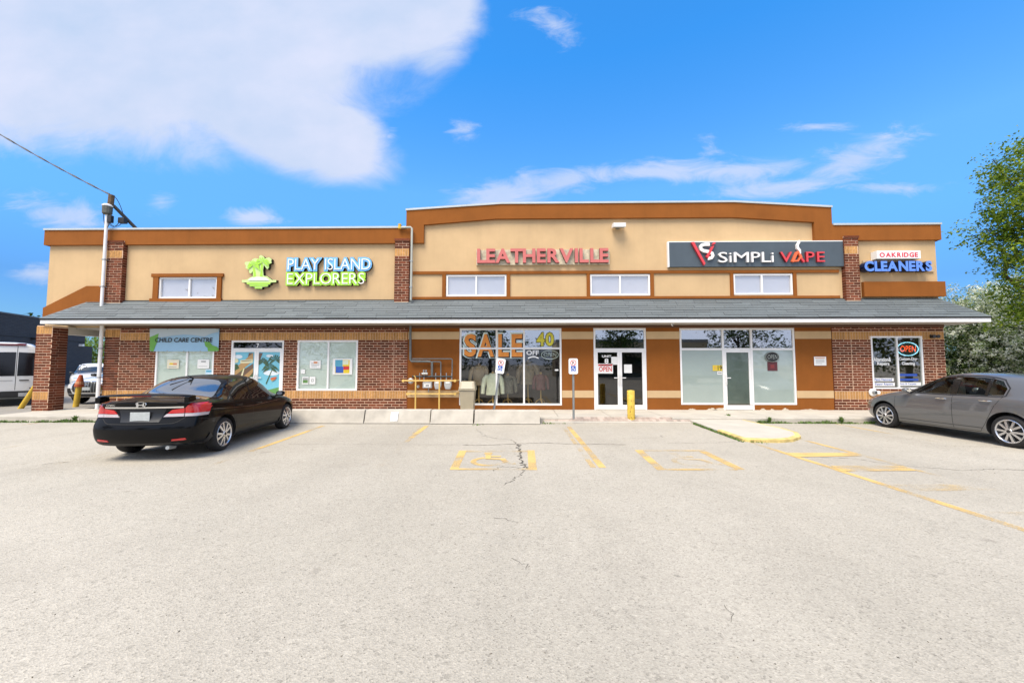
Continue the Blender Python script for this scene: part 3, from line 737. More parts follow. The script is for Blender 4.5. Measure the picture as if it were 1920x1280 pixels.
# the 300 that show largest become objects of their own, the rest one joined part
order = list(range(npier0, npier1)) + list(range(nright0, nright1))
def score(i):
    x, z, w, h_, y, k = BRICKS[i]
    hid = x > wp(1655, 760)[0] and z < 1.05
    return (0 if hid else 1, w * h_, -abs(z - 1.6))
single = set(sorted(order, key=score, reverse=True)[:298])
cache = {}
def brick_mesh(w, h_, kind):
    k = (round(w, 3), round(h_, 3), kind)
    if k not in cache:
        mb = MB(); mb.box(0, w, 0, 0.02, 0, h_, skip=('k',)); cache[k] = mb.mesh('brick', BRICK if kind == 'red' else BUFF, fix=False, bevel=0.003)
    return cache[k]
bulk = MB(); bulkb = MB()
for i, (x, z, w, h_, y, k) in enumerate(BRICKS):
    dy = rnd.uniform(-0.002, 0.002)
    if i in single:
        link('brick', brick_mesh(w, h_, k), B, (x, y + dy, z))
    else: (bulk if k == 'red' else bulkb).box(x, x + w, y + dy, y + 0.02, z, z + h_, skip=('k',))
for s in SIDES: bulk.box(*s)
stuff(bulk.build('brickwork', BRICK, B, fix=False)); stuff(bulkb.build('soldier_course', BUFF, B, fix=False))
for q, yy in ((( -3.875, -3.855), D - .012), ((10.585, 10.605), D - .012)):
    MB().box(q[0], q[1], yy, D + .01, ZS - .05, ZJ).build('brick_return', BRICK, B)
# rainwater joints: thin vertical mortar lines (control joints)
for xj in (wp(738, 700)[0], wp(1598, 700)[0], wp(1752, 640)[0]):
    MB().box(xj - 0.006, xj + 0.006, D - 0.0105, D - 0.001, ZS + .365 + .27, ZJ - .46).build('control_joint', MORTAR, B)
# stucco part of the lower wall
d4 = (xd0, xd1, ZS - .01, LW['w4'][2] + 0.01)
mb = MB(); sheet_wall(mb, XSL, XSR, ZS - 0.1, ZJ, D, [LW['w3'], LW['d8'], LW['w4'], d4], 0.12); mb.build('stucco_wall', BROWN, B, fix=False)
zb = [(wp(1100, 635.5)[1], wp(1100, 621.5)[1]), (wp(1100, 745.3)[1], wp(1100, 731.8)[1])]
for z0, z1 in zb:
    segs = [(XSL + 0.01, LW['w3'][0] - 0.01), (LW['w3'][1] + 0.01, LW['d8'][0] - 0.01), (LW['d8'][1] + 0.01, LW['w4'][0] - 0.01), (LW['w4'][1] + 0.01, XSR - 0.02)]
    for a, b in segs: MB().box(a, b, D - 0.012, D - 0.001, z0, z1).build('tan_band', TAN, B)
# chipped render along the foot of the wall
CHIP = mat('bare_render', (0.62, 0.54, 0.42), 0.95, var=0.2, vscale=12)
for xa, xb, hh in ((1290, 1305, 3.0), (1325, 1345, 4.0), (1335, 1362, 8), (1425, 1436, 3.5), (1466, 1479, 4), (1500, 1535, 2.2), (1444, 1452, 2.5)):
    a, b = wp(xa, 768)[0], wp(xb, 768)[0]; n = 9
    top = [(a + (b - a) * i / n, ZS + hh / 54 * (i / n if hh == 8 else math.sin(math.pi * (i + .3) / (n + .6))) * rnd.uniform(.5, 1.1)) for i in range(n + 1)]
    mb = MB(); mb.prism([(a, ZS - .02)] + top + [(b, ZS - .02)], D - 0.004, D - 0.001); mb.build('chipped_render', CHIP, B)
# ---- canopy: fascia, soffit panels, shingles
OV = 0.82; YE = D - OV; ZE0, ZE1, ZT = 3.01, 3.135, 3.90
xe0, xe1 = -15.10 - OV, 14.16 + OV
mb = MB(); mb.box(xe0, xe1, YE, YE + 0.03, ZE0, ZE1); mb.box(xe0, xe0 + 0.03, YE + 0.031, D, ZE0, ZE1); mb.box(xe1 - 0.03, xe1, YE + 0.031, D + 3, ZE0, ZE1)
mb.build('fascia', WHITE, B)
mb = MB(); mb.box(xe0 - 0.02, xe1 + 0.02, YE - 0.025, YE + 0.02, ZE1 + 0.002, ZE1 + 0.03); mb.build('drip_edge', DARK, B)
X = xe0 + 0.03; cache_s = MB().box(0, 0.396, YE + 0.03, D + 0.0, ZE0 + 0.004, ZE0 + 0.012).mesh('soffit_panel', SOFFIT, bevel=0.003)
while X < xe1 - 0.1:
    w = min(0.4, xe1 - 0.03 - X)
    if w > 0.39: link('soffit_panel', cache_s, B, (X, 0, 0))
    else: MB().box(X, X + w, YE + 0.03, D, ZE0 + 0.004, ZE0 + 0.012).build('soffit_panel', SOFFIT, B)
    X += 0.4
MB().box(xe0 + .03, xe1 - .03, YE + .03, D - .02, ZE0 + .014, ZE0 + .03).build('soffit_backing', DARK, B)
MB().box(XBL, XBR, D - 0.028, D - 0.014, ZJ - 0.035, ZE0 + 0.002).build('frieze_trim', mat('brown_trim', (0.10, 0.045, 0.02), 0.7), B)
MB().box(14.35, xe1 - .03, D + .001, D + 3, ZE0 + 0.004, ZE0 + 0.012).build('soffit_panel', SOFFIT, B)
NC = 8
SHEDGE = mat('shingle_edge', (.035, .037, .04), .9)
def roofpt(x, k):      # k 0 eave .. 1 wall
    return (x, YE - 0.03 + (OV + 0.03) * k, ZE1 + 0.03 + (ZT - ZE1 - 0.03) * k)
mb = MB(); mb.add([roofpt(xe0, 0), roofpt(xe1, 0), roofpt(14.16, 1), roofpt(-15.10, 1)], [(0, 1, 2, 3)])
mb.add([roofpt(xe0, 0), (xe0, D, ZE1 + 0.03), roofpt(-15.10, 1)], [(0, 2, 1)]); mb.add([roofpt(xe1, 0), (xe1, D + 3, ZE1 + 0.03), (14.16, D + 3, ZT), roofpt(14.16, 1)], [(0, 1, 2, 3)])
mb.build('roof_deck', DARK, B, fix=False)
nsh = 0; shbulk = MB()
for c in range(NC):
    k0, k1 = c / NC, min(1.0, (c + 1.12) / NC)
    xa0, xa1 = xe0 + OV * k0, xe1 - OV * k0; xb0, xb1 = xe0 + OV * k1, xe1 - OV * k1
    x = xa0; first = True
    while x < xa1 - 0.02:
        w = rnd.choice([0.62, 0.74, 0.85, 0.92, 1.0]) * (rnd.uniform(0.3, 1) if first else 1); e = min(x + w, xa1)
        if xa1 - e < 0.25: e = xa1
        g0 = 0.007
        def cl(xx): return min(max(xx, xb0), xb1)
        xl0, xl1 = (x, e - g0)
        lean = rnd.uniform(-0.012, 0.012); th = 0.019 + rnd.uniform(-0.004, 0.006)
        def pt(xx, k, up):
            p = roofpt(xx, k); nx = Vector((0, -(ZT - ZE1), OV)).normalized(); return tuple(Vector(p) + nx * up)
        vs = [pt(xl0, k0, 0.004), pt(xl1, k0, 0.004), pt(xl0, k0, th), pt(xl1, k0, th), pt(cl(xl0), k1, 0.008), pt(cl(xl1), k1, 0.008)]
        m_ = MB(); m_.add(vs, [(2, 3, 5, 4)]); m_.f += [(0, 1, 3, 2), (0, 2, 4), (1, 5, 3)]; m_.m += [1, 1, 1]
        if nsh < 296: m_.build('shingle', [SHINGLE, SHEDGE], B, fix=False); nsh += 1
        else: shbulk.add(m_.v, m_.f)
        x = e; first = False
if shbulk.v: stuff(shbulk.build('shingles', SHINGLE, B, fix=False))
mb = MB()
for s, xx0, xx1 in ((1, xe0, -15.10), (-1, xe1, 14.16)):
    for k in range(7):
        a = roofpt(xx0 + (xx1 - xx0) * k / 7, k / 7); b = roofpt(xx0 + (xx1 - xx0) * (k + 1.08) / 7, (k + 1.08) / 7)
        a = Vector(a); b = Vector(b); t = Vector((0.10 * s, 0, 0)); u_ = Vector((0, 0, 0.035)); l_ = Vector((-0.03 * s, 0.1, 0.0))
        mb = MB(); mb.add([a + u_, b + u_ * .7, b + t + u_ * .2, a + t + u_ * .5, a + l_ + u_ * .2, b + l_], [(0, 1, 2, 3), (0, 4, 5, 1)]); mb.build('ridge_shingle', SHINGLE, B, fix=False)
MB().box(-15.05, 14.1, D - 0.05, D - 0.002, ZT - 0.03, ZT + 0.008).build('roof_flashing', DARK, B)
# shallow side canopy at the right end carries on round the corner
# ------------------------------------------------------------------ windows and doors of the building
def frame(name, q, mull=(), trans=(), y=D + 0.03, fw=0.055, dp=0.07, m=WHITE, parent=B, skip_bottom=False, label=None):
    """white frame standing in a wall opening; panes are its children"""
    x0, x1, z0, z1 = q; mb = MB(); ya, yb_ = y - dp / 2, y + dp / 2
    mb.box(x0, x0 + fw, ya, yb_, z0, z1); mb.box(x1 - fw, x1, ya, yb_, z0, z1)
    mb.box(x0 + fw, x1 - fw, ya + 0.002, yb_ - 0.002, z1 - fw, z1)
    if not skip_bottom: mb.box(x0 + fw, x1 - fw, ya + 0.002, yb_ - 0.002, z0, z0 + fw)
    xs = [x0 + fw] + [t for a in mull for t in (a - fw / 2, a + fw / 2)] + [x1 - fw]
    zs = [z0 + (0 if skip_bottom else fw)] + [t for a in trans for t in (a - fw / 2, a + fw / 2)] + [z1 - fw]
    for a in mull: mb.box(a - fw / 2, a + fw / 2, ya + 0.003, yb_ - 0.003, zs[0], z1 - fw)
    for a in trans:
        for i in range(0, len(xs), 2): mb.box(xs[i], xs[i + 1], ya + 0.005, yb_ - 0.005, a - fw / 2, a + fw / 2)
    o = mb.build(name, m, parent)
    if label: o['label'] = label
    return o, [(xs[i], xs[i + 1], zs[j], zs[j + 1]) for j in range(0, len(zs), 2) for i in range(0, len(xs), 2)]
def pane(par, q, m, y=D + 0.03):
    mb = MB(); mb.quad((q[0] - 0.004, y, q[2] - 0.004), (q[1] + 0.004, y, q[2] - 0.004), (q[1] + 0.004, y, q[3] + 0.004), (q[0] - 0.004, y, q[3] + 0.004))
    return mb.build('pane', m, par, fix=False)
BLIND = mat('white_blind', (0.56, 0.56, 0.60), 0.8, var=0.05, vscale=2)
BLINDL = mat('pale_green_blind', (0.82, 0.88, 0.82), 0.8, var=0.05, vscale=2)
# upper windows: sliding sash with a pale roller blind behind
for i, q in enumerate(UPW):
    xm = [wp(x, 535)[0] for x in (355.5, 893, 1162.5, 1428.5)][i]
    fr, ps = frame('window', q, mull=(xm,), y=D + 0.02, fw=0.055)
    for p in ps: pane(fr, p, GLASS_UP, D + 0.03)
    MB().box(q[0] + .02, q[1] - .02, D + 0.06, D + 0.07, q[2] + .02, q[3] - .02).build('blind', BLIND, fr)
# unit 7 windows with slatted blinds
def slats(par, q, y, m, pitch=0.052):
    mb = MB(); z = q[2]
    while z < q[3] - 0.01:
        mb.add([(q[0], y + .02, z), (q[1], y + .02, z), (q[1], y, z + pitch * .93), (q[0], y, z + pitch * .93)], [(0, 1, 2, 3)]); z += pitch
    stuff(mb.build('blind_slats', m, par, fix=False))
    MB().box(q[0], q[1], y + 0.024, y + 0.03, q[2], q[3]).build('blind', m, par)
w1, ps = frame('window', LW['w1'], mull=(wp(349.5, 690)[0],)); [pane(w1, p, GLASS_SHOP) for p in ps]
slats(w1, (LW['w1'][0] + .03, LW['w1'][1] - .03, LW['w1'][2] + .03, LW['w1'][3] - .03), D + 0.042, BLINDL)
w2, ps = frame('window', LW['w2'], mull=(wp(614.8, 690)[0],), fw=0.06); [pane(w2, p, GLASS_SHOP) for p in ps]
slats(w2, (LW['w2'][0] + .03, LW['w2'][1] - .03, LW['w2'][2] + .03, LW['w2'][3] - .03), D + 0.042, BLINDL)
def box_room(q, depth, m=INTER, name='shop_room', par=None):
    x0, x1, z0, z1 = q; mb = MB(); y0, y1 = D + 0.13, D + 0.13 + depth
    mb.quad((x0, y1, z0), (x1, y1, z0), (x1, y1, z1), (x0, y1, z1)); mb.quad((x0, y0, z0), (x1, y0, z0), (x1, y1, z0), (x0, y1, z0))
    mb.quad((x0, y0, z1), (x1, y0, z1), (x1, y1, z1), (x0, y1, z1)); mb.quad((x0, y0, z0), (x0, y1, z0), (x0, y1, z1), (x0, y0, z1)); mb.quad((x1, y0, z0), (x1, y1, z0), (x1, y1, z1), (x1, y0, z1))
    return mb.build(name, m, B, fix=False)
def leafdoor(q, hinge, par_name, glassm, y=D + 0.03, fw=0.075, handle=True):
    mb = MB(); x0, x1, z0, z1 = q
    mb.box(x0, x0 + fw, y - .025, y + .025, z0, z1); mb.box(x1 - fw, x1, y - .025, y + .025, z0, z1)
    mb.box(x0 + fw, x1 - fw, y - .023, y + .023, z1 - fw, z1); mb.box(x0 + fw, x1 - fw, y - .023, y + .023, z0, z0 + fw * 2)
    d = mb.build('door', WHITE, B)
    pane(d, (x0 + fw, x1 - fw, z0 + 2 * fw, z1 - fw), glassm, y)
    if handle:
        hx = x1 - fw / 2 if hinge == 'l' else x0 + fw / 2; s = -1 if hinge == 'l' else 1
        mb = MB(); zc = z0 + 1.02
        mb.box(hx - .028, hx + .028, y - .04, y - .026, zc - .12, zc + .18); mb.tube([(hx, y - .035, zc + .13), (hx, y - .085, zc + .13), (hx, y - .085, zc - .17), (hx, y - .035, zc - .17)], 0.012, 6)
        mb.box(min(hx, hx + s * .16), max(hx, hx + s * .16), y - .05, y - .036, zc + .03, zc + .06)
        mb.build('handle', WHITE, d)
    return d
def opening(q, trans, doors, name='door_frame', fw=0.055):
    fr, ps = frame(name, q, trans=(trans,), fw=fw, skip_bottom=True)
    return fr, ps
DOORGL = glass('door_glass', (0.42, 0.42, 0.40), 1.5, 0.03)
# unit 7 doors carry a printed film (palm beach scene)
q = LW['d7']; zt = wp(480, 654)[1]
d7, ps = opening(q, zt, 2); pane(d7, ps[1], DOORGL)
xm = wp(479.5, 700)[0]
FILM = mat('film_sky_blue', (0.16, 0.48, 0.60), 0.3, var=0.06, vscale=3, coat=0.6)
for a, b, hg in ((q[0] + .056, xm - .002, 'l'), (xm + .002, q[1] - .056, 'r')): 
    d = leafdoor((a, b, ZS + .01, zt - .03), hg, 'door', FILM)
FB = [mat('film_brown', (0.13, 0.075, 0.045), 0.35, var=.1, coat=.5), mat('film_sand', (0.42, 0.25, 0.09), 0.35, var=.1, coat=.5), mat('film_green', (0.045, 0.10, 0.035), 0.35, var=.2, coat=.5), mat('film_cloud', (0.68, 0.75, 0.78), 0.35, coat=.5), mat('film_meadow', (0.10, 0.26, 0.06), 0.35, var=.2, coat=.5), mat('film_red', (0.55, 0.10, 0.03), 0.35, coat=.5), mat('film_cream', (0.66, 0.62, 0.38), 0.35, coat=.5)]
def film(polys, y, parent, mats, name='window_film'):
    mb = MB()
    for i, (mi, ps) in enumerate(polys):
        mb.add([(*(lambda t: (t[0], y - 0.0006 * i, t[1]))(wp(*p_)),) for p_ in ps], [tuple(range(len(ps)))], mi)
    return mb.build(name, mats, parent, fix=False)
def disc(cx, cy, rx, ry, n=14, a0=0): return [(cx + rx * math.cos(a0 + 2 * math.pi * i / n), cy + ry * math.sin(a0 + 2 * math.pi * i / n)) for i in range(n)]
def frond(cx, cy, n, L, seed, droop=.4):
    r = random.Random(seed); res = []
    for i in range(n):
        a = math.pi * (1.12 - 1.24 * i / (n - 1)) ; l = L * r.uniform(.75, 1.1)
        tx, ty = cx + math.cos(a) * l, cy - math.sin(a) * l * .62 + droop * l * abs(math.cos(a))
        mx, my = cx + math.cos(a) * l * .55, cy - math.sin(a) * l * .62 - .02 * l
        nx, ny = -(ty - cy) / l * 2.2, (tx - cx) / l * 2.2
        res.append([(cx, cy), (mx + nx * 1.0, my + ny * 1.0), (tx, ty), (mx - nx * .7, my - ny * .7)])
    return res
yf = D + 0.024
ddl = [o for o in B.children if o.name.startswith('door') and 'frame' not in o.name]
pl = [(0, [(435, 660), (474, 660), (474, 768), (435, 768)])]
pl += [(3, disc(446, 668.5, 8, 3.6)), (0, [(466, 661.5), (474, 661.5), (474, 672), (463, 672)])]
pl[0] = (4, [(435.5, 690), (474, 690), (474, 760), (435.5, 760)])
pl += [(1, [(435.5, 694), (456, 676), (474, 661), (474, 676), (437, 706), (435.5, 706)]), (0, [(440, 703), (474, 681), (474, 706), (435.5, 722)]), (1, [(435.5, 722), (474, 690), (474, 696), (450, 730)]), (2, [(435.5, 684), (444, 682), (448, 690), (436, 697)]), (2, [(452, 716), (474, 700), (474, 720), (458, 730)]), (6, disc(441, 676, 5.5, 4.2)), (6, [(450, 675), (473, 673), (473, 680), (450, 681)]), (0, [(452, 676.3), (471, 674.8), (471, 676.2), (452, 677.6)]), (6, [(448, 712), (456, 690), (458, 690), (452, 712)])]
film(pl, yf, ddl[0], FB)
pr = [(3, disc(505, 667, 7, 2.6)), (3, disc(508, 699, 15, 5)), (4, [(485, 735), (525, 725), (525, 760), (485, 760)]), (2, [(497, 719), (510, 690), (511.6, 690), (499, 720)]), (0, [(485, 661.5), (492, 661.5), (486, 676), (485, 676)])]
pr += [(2, f) for f in frond(516, 675, 9, 17, 1)] + [(2, f) for f in frond(492, 679, 9, 13, 2)] + [(2, f) for f in frond(506, 690, 9, 18, 3)]
pr += [(5, [(506, 709), (512, 707), (519, 706), (516, 711), (511, 714)]), (1, [(507, 711), (514, 711), (510, 715)])]
film(pr, yf, ddl[1], FB)
mb = MB(); t = wp(482.5, 647.5); flat_text(mb, '7', t[0] - .045, t[0] + .045, t[1] - .075, t[1] + .075, D + .024, bold=.02); mb.build('unit_number', PRINTWHT, d7, fix=False)
# leather shop window
xa, xb = wp(931, 690)[0], wp(982.5, 690)[0]; ztb = wp(957, 653)[1]
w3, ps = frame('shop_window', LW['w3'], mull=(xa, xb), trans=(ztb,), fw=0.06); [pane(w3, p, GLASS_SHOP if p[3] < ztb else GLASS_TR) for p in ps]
# unit 8 entrance
q = LW['d8']; ztb8 = wp(1162, 654.5)[1]
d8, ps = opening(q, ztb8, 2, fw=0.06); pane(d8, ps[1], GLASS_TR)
xm = wp(1162.5, 710)[0]; d8l = leafdoor((q[0] + .061, xm - .002, ZS + .01, ztb8 - .031), 'l', 'door', DOORGL); d8r = leafdoor((xm + .002, q[1] - .061, ZS + .01, ztb8 - .031), 'r', 'door', DOORGL)
mb = MB(); a = wp(1129, 670); b = wp(1146.5, 665.5)
flat_text(mb, 'UNIT', a[0], b[0], a[1], b[1], D + .022, bold=.03); a = wp(1133.8, 681); b = wp(1141.2, 672)
flat_text(mb, '8', a[0], b[0], a[1], b[1], D + .022, bold=.03); mb.build('unit_lettering', PRINTWHT, d8l, fix=False)
# the vape shop front
FROST = mat('frosted_film', (0.33, 0.395, 0.36), 0.25, var=0.08, vscale=0.9, coat=1.0, spec=0.5)
FROST.node_tree.nodes['Principled BSDF'].inputs['Coat IOR'].default_value = 1.9
FROSTD = mat('dark_green_film', (0.085, 0.115, 0.095), 0.2, var=0.25, vscale=2, coat=0.9)
q = LW['w4']; ztb4 = wp(1385, 654.3)[1]; x1_, x2_ = xd0 - .03, xd1 + .03
mb = MB(); fw = .06; ya, yb_ = D - .005, D + .065
for a, b, c, d in ((q[0], q[0] + fw, q[2], q[3]), (q[1] - fw, q[1], q[2], q[3]), (x1_ - .03, x1_ + .03, ZS, q[3]), (x2_ - .03, x2_ + .03, ZS, q[3])): mb.box(a, b, ya, yb_, c, d)
for a, b in ((q[0] + fw, x1_ - .03), (x1_ + .03, x2_ - .03), (x2_ + .03, q[1] - fw)):
    mb.box(a, b, ya + .003, yb_ - .003, q[3] - fw, q[3]); mb.box(a, b, ya + .003, yb_ - .003, ztb4 - .035, ztb4 + .035)
for a, b in ((q[0] + fw, x1_ - .03), (x2_ + .03, q[1] - fw)): mb.box(a, b, ya + .004, yb_ - .004, q[2], q[2] + fw)
w4 = mb.build('shop_window', WHITE, B)
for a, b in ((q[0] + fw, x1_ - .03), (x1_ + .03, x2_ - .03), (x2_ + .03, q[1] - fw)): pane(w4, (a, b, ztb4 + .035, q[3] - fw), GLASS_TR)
pane(w4, (q[0] + fw, x1_ - .03, q[2] + fw, ztb4 - .035), FROST); pane(w4, (x2_ + .03, q[1] - fw, q[2] + fw, ztb4 - .035), FROST)
d4o = leafdoor((x1_ + .032, x2_ - .032, ZS + .01, ztb4 - .037), 'r', 'door', FROSTD)
# cleaners window
xm = wp(1684, 680)[0]
w5, ps = frame('window', LW['w5'], mull=(xm,), fw=0.055); [pane(w5, p, GLASS_GRN) for p in ps]
# rooms behind the clear glass
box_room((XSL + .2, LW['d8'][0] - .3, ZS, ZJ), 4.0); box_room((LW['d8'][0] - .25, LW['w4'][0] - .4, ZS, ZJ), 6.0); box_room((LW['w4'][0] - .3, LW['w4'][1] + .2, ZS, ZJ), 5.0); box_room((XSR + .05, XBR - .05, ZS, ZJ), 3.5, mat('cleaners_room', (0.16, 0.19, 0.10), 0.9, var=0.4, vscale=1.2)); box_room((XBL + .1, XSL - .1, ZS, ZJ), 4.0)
# lettering stuck on the glass
ORG = mat('sale_orange', (0.72, 0.25, 0.03), 0.5, var=.15, vscale=8); OUTL = mat('sale_outline', (0.60, 0.72, 0.66), 0.5); LIME = mat('sale_yellow', (0.62, 0.56, 0.04), 0.5, var=.2, vscale=10)
yg = D + 0.022
for ch, xa_, xb_ in (('S', 870, 893), ('A', 895, 926), ('L', 934, 954), ('E', 959, 979.5)):
    a = wp(xa_, 668.5); b = wp(xb_, 626)
    for k, (m_, bold) in enumerate(((OUTL, .085), (PRINTBLK, .055), (ORG, .03))):
        mb = MB(); tt = text2d(ch, bold); t0 = text2d(ch, .03); sx = (b[0] - a[0]) / (t0[3] - t0[2]); sz = (b[1] - a[1]) / (t0[5] - t0[4])
        sh = (0.02 if k == 1 else 0)
        letter_mesh(mb, tt, lambda p: a[0] + sh + (p - t0[2]) * sx, lambda p: a[1] - sh + (p - t0[4]) * sz, yg - .001 * k, 0); mb.build('sale_lettering', m_, w3, fix=False)
for ch, xa_, xb_ in (('4', 1006, 1021), ('0', 1023, 1038.5)):
    a = wp(xa_, 648.5); b = wp(xb_, 623)
    for k, (m_, bold) in enumerate(((PRINTBLK, .07), (LIME, .035))):
        mb = MB(); tt = text2d(ch, bold); t0 = text2d(ch, .035); sx = (b[0] - a[0]) / (t0[3] - t0[2]); sz = (b[1] - a[1]) / (t0[5] - t0[4])
        letter_mesh(mb, tt, lambda p: a[0] + (p - t0[2]) * sx, lambda p: a[1] + (p - t0[4]) * sz, yg - .001 * k, 0); mb.build('sale_lettering', m_, w3, fix=False)
mb = MB(); a = wp(987, 665.5); b = wp(1010.5, 656.5); flat_text(mb, 'OFF', a[0], b[0], a[1], b[1], yg, bold=.025)
arc = [wp(990 + 20 * t, 671.5 - 4.2 * math.sin(math.pi * (0.1 + .8 * t))) for t in [i / 8 for i in range(9)]]
mb.add([(p[0], yg, p[1]) for p in arc] + [(p[0], yg, p[1] - .045) for p in arc], [(i, i + 1, i + 10, i + 9) for i in range(8)])
mb.build('sale_lettering', PRINTWHT, w3, fix=False)
def glass_words(rows, par, m, bold=.03):
    mb = MB()
    for s, xa_, ya_, xb_, yb2 in rows:
        a = wp(xa_, ya_); b = wp(xb_, yb2); flat_text(mb, s, a[0], b[0], a[1], b[1], D + .02, bold=bold)
    return mb.build('window_lettering', m, par, fix=False)
glass_words([('Alteration&', 1639, 677.5, 1671.5, 669.5), ('Repairs', 1646, 686, 1668.5, 678.5), ('Custom.Dry', 1686.5, 677, 1720, 669.5), ('Cleaning', 1692, 685.5, 1716.5, 678)], w5, PRINTWHT)
BST = mat('blue_strip', (0.02, 0.07, 0.35), .5)
mb = MB()
for xa_, ya_, xb_, yb2, mi in ((1638, 714.5, 1677, 708.5, 0), (1639, 723.5, 1679, 717, 0), (1685, 723, 1728, 716.5, 0), (1686, 713.8, 1723, 709.5, 1), (1686, 705, 1721, 700.5, 1)):
    a = wp(xa_, ya_); b = wp(xb_, yb2); mb.quad((a[0], D + .0215, a[1]), (b[0], D + .0215, a[1]), (b[0], D + .0215, b[1]), (a[0], D + .0215, b[1]), mi)
mb.build('window_strip', [PAPER, BST], w5, fix=False)
glass_words([('Pants Hemmed', 1641, 713.6, 1673, 709.4), ('Zipper Repairs', 1641, 722.6, 1675, 718), ('Rugs & Carpets', 1688, 722, 1719, 717.6)], w5, BST, .02)
# ------------------------------------------------------------------ posters and notices (each could be peeled off)
def poster(label, px, m, y=D + .019, blocks=(), cat='poster', name='poster', group=None, text=()):
    a = wp(px[0], px[3]); b = wp(px[2], px[1]); o = MB().box(a[0], b[0], y, y + .002, a[1], b[1]).build(name, m); tag(o, label, cat, group)
    for i, (fx0, fz0, fx1, fz1, mm) in enumerate(blocks):
        W_, H_ = b[0] - a[0], b[1] - a[1]
        MB().box(a[0] + fx0 * W_, a[0] + fx1 * W_, y - .001 - .0004 * i, y - .0003, a[1] + fz0 * H_, a[1] + fz1 * H_).build('print', mm, o)
    for s, fx0, fz0, fx1, fz1, mm in text:
        W_, H_ = b[0] - a[0], b[1] - a[1]; mb = MB(); flat_text(mb, s, a[0] + fx0 * W_, a[0] + fx1 * W_, a[1] + fz0 * H_, a[1] + fz1 * H_, y - .004, bold=.02); mb.build('print', mm, o, fix=False)
    return o
YLW = mat('poster_yellow', (0.70, 0.52, 0.03), .6); TEAL = mat('poster_teal', (0.08, 0.32, 0.45), .6); GREYT = mat('grey_print', (0.30, 0.31, 0.30), .7); PINK = mat('poster_orange', (0.60, 0.25, 0.12), .7); PGRN = mat('poster_green', (0.10, 0.22, 0.06), .7); PCRM = mat('cream_paper', (0.66, 0.62, 0.48), .8)
def lines(n, x0=.15, x1=.85, z0=.2, z1=.8, m=GREYT): return [(x0, z0 + (z1 - z0) * i / n, x1 - (.2 if i == 0 else 0), z0 + (z1 - z0) * i / n + .35 * (z1 - z0) / n, m) for i in range(n)]
poster('colourful paper poster with dark blue shape taped inside the window left of the gas meters', (623, 672, 660.5, 702), PAPER, blocks=[(.12, .08, .86, .92, YLW), (.12, .5, .5, .92, TEAL), (.15, .1, .55, .5, BLUE), (.55, .3, .84, .52, RED), (.5, .62, .8, .9, mat('poster_pale', (.6, .66, .5), .7))])
poster('white sheet with a dark heading taped on the left pane beside the colourful poster', (580, 675.5, 601, 690.5), PAPER, blocks=lines(3) + [(.35, .62, .7, .85, PINK)])
poster('small landscape photograph notice low in the window left of the gas meters', (566, 706, 578, 720), PAPER, blocks=[(.1, .15, .9, .55, PGRN), (.1, .55, .9, .85, GREYT)])
poster('white notice with a round ban symbol low in the window by the brick wall', (579.5, 706, 591, 720), PAPER, blocks=[(.3, .3, .7, .7, GREYT), (.42, .38, .6, .62, PAPER)])
poster('tiny blank white slip above the small notices in the window corner', (563.5, 692.5, 571.5, 700.5), PAPER)
poster('cream flyer with an orange picture under the child care banner', (312, 674, 335, 690.5), PCRM, blocks=[(.2, .42, .62, .62, YLW), (.5, .4, .82, .62, PINK), (.15, .12, .8, .2, GREYT)])
poster('white flyer with a small heading on the right pane under the child care banner', (369, 673.5, 392, 690.5), PAPER, blocks=[(.3, .68, .7, .84, GREYT), (.12, .2, .85, .26, GREYT)])
poster('pale blue slip at the lower right of the window under the banner', (384, 692, 397.5, 704.5), mat('pale_blue_paper', (.48, .62, .72), .7), blocks=[(.1, .55, .9, .85, TEAL)])
poster('red and white OPEN sign taped on the left entrance door of unit 8', (1121, 681.5, 1149.5, 700), PAPER, cat='sign', name='open_sign', blocks=[(.04, .76, .96, .94, RED)], text=[('OPEN', .08, .2, .92, .7, RED), ('YES! WE ARE', .14, .79, .86, .91, PRINTBLK)])
poster('blank white sheet beside the UNIT 8 lettering on the left door', (1146.5, 668.5, 1157.5, 683.5), PAPER, cat='notice')
poster('blank white sheet on the right entrance door of unit 8', (1170.5, 683, 1185, 699), PAPER, cat='notice')
poster('yellow age limit sticker with a black 19 beside the vape shop door', (1337, 684.5, 1354.5, 695), YLW, cat='sticker', name='age_sticker', text=[('19', .52, .1, .98, .92, PRINTBLK)], blocks=[(.1, .6, .42, .72, PINK), (.1, .3, .42, .42, PINK)])
poster('small white sticker under the yellow 19 sticker', (1345.5, 696, 1354.5, 702), PAPER, cat='sticker', name='sticker', blocks=[(.1, .3, .9, .7, GREYT)])
poster('dark red poster hanging under the unlit OPEN sign in the vape shop window', (1440, 678, 1458, 695), mat('maroon_poster', (0.10, 0.02, 0.025), .5), blocks=[(.3, .3, .7, .7, mat('maroon_print', (.2, .03, .03), .5))])
poster('white printed notice board on the brown wall between vape shop and brick corner', (1526, 668.5, 1548, 685), PAPER, y=D - .02, cat='notice', name='wall_notice', blocks=lines(4) + [(.1, .82, .9, .9, PINK)])
poster('small white label at the right edge of the leather shop window', (1040.5, 692, 1047, 695), PAPER, cat='sticker', name='sticker')
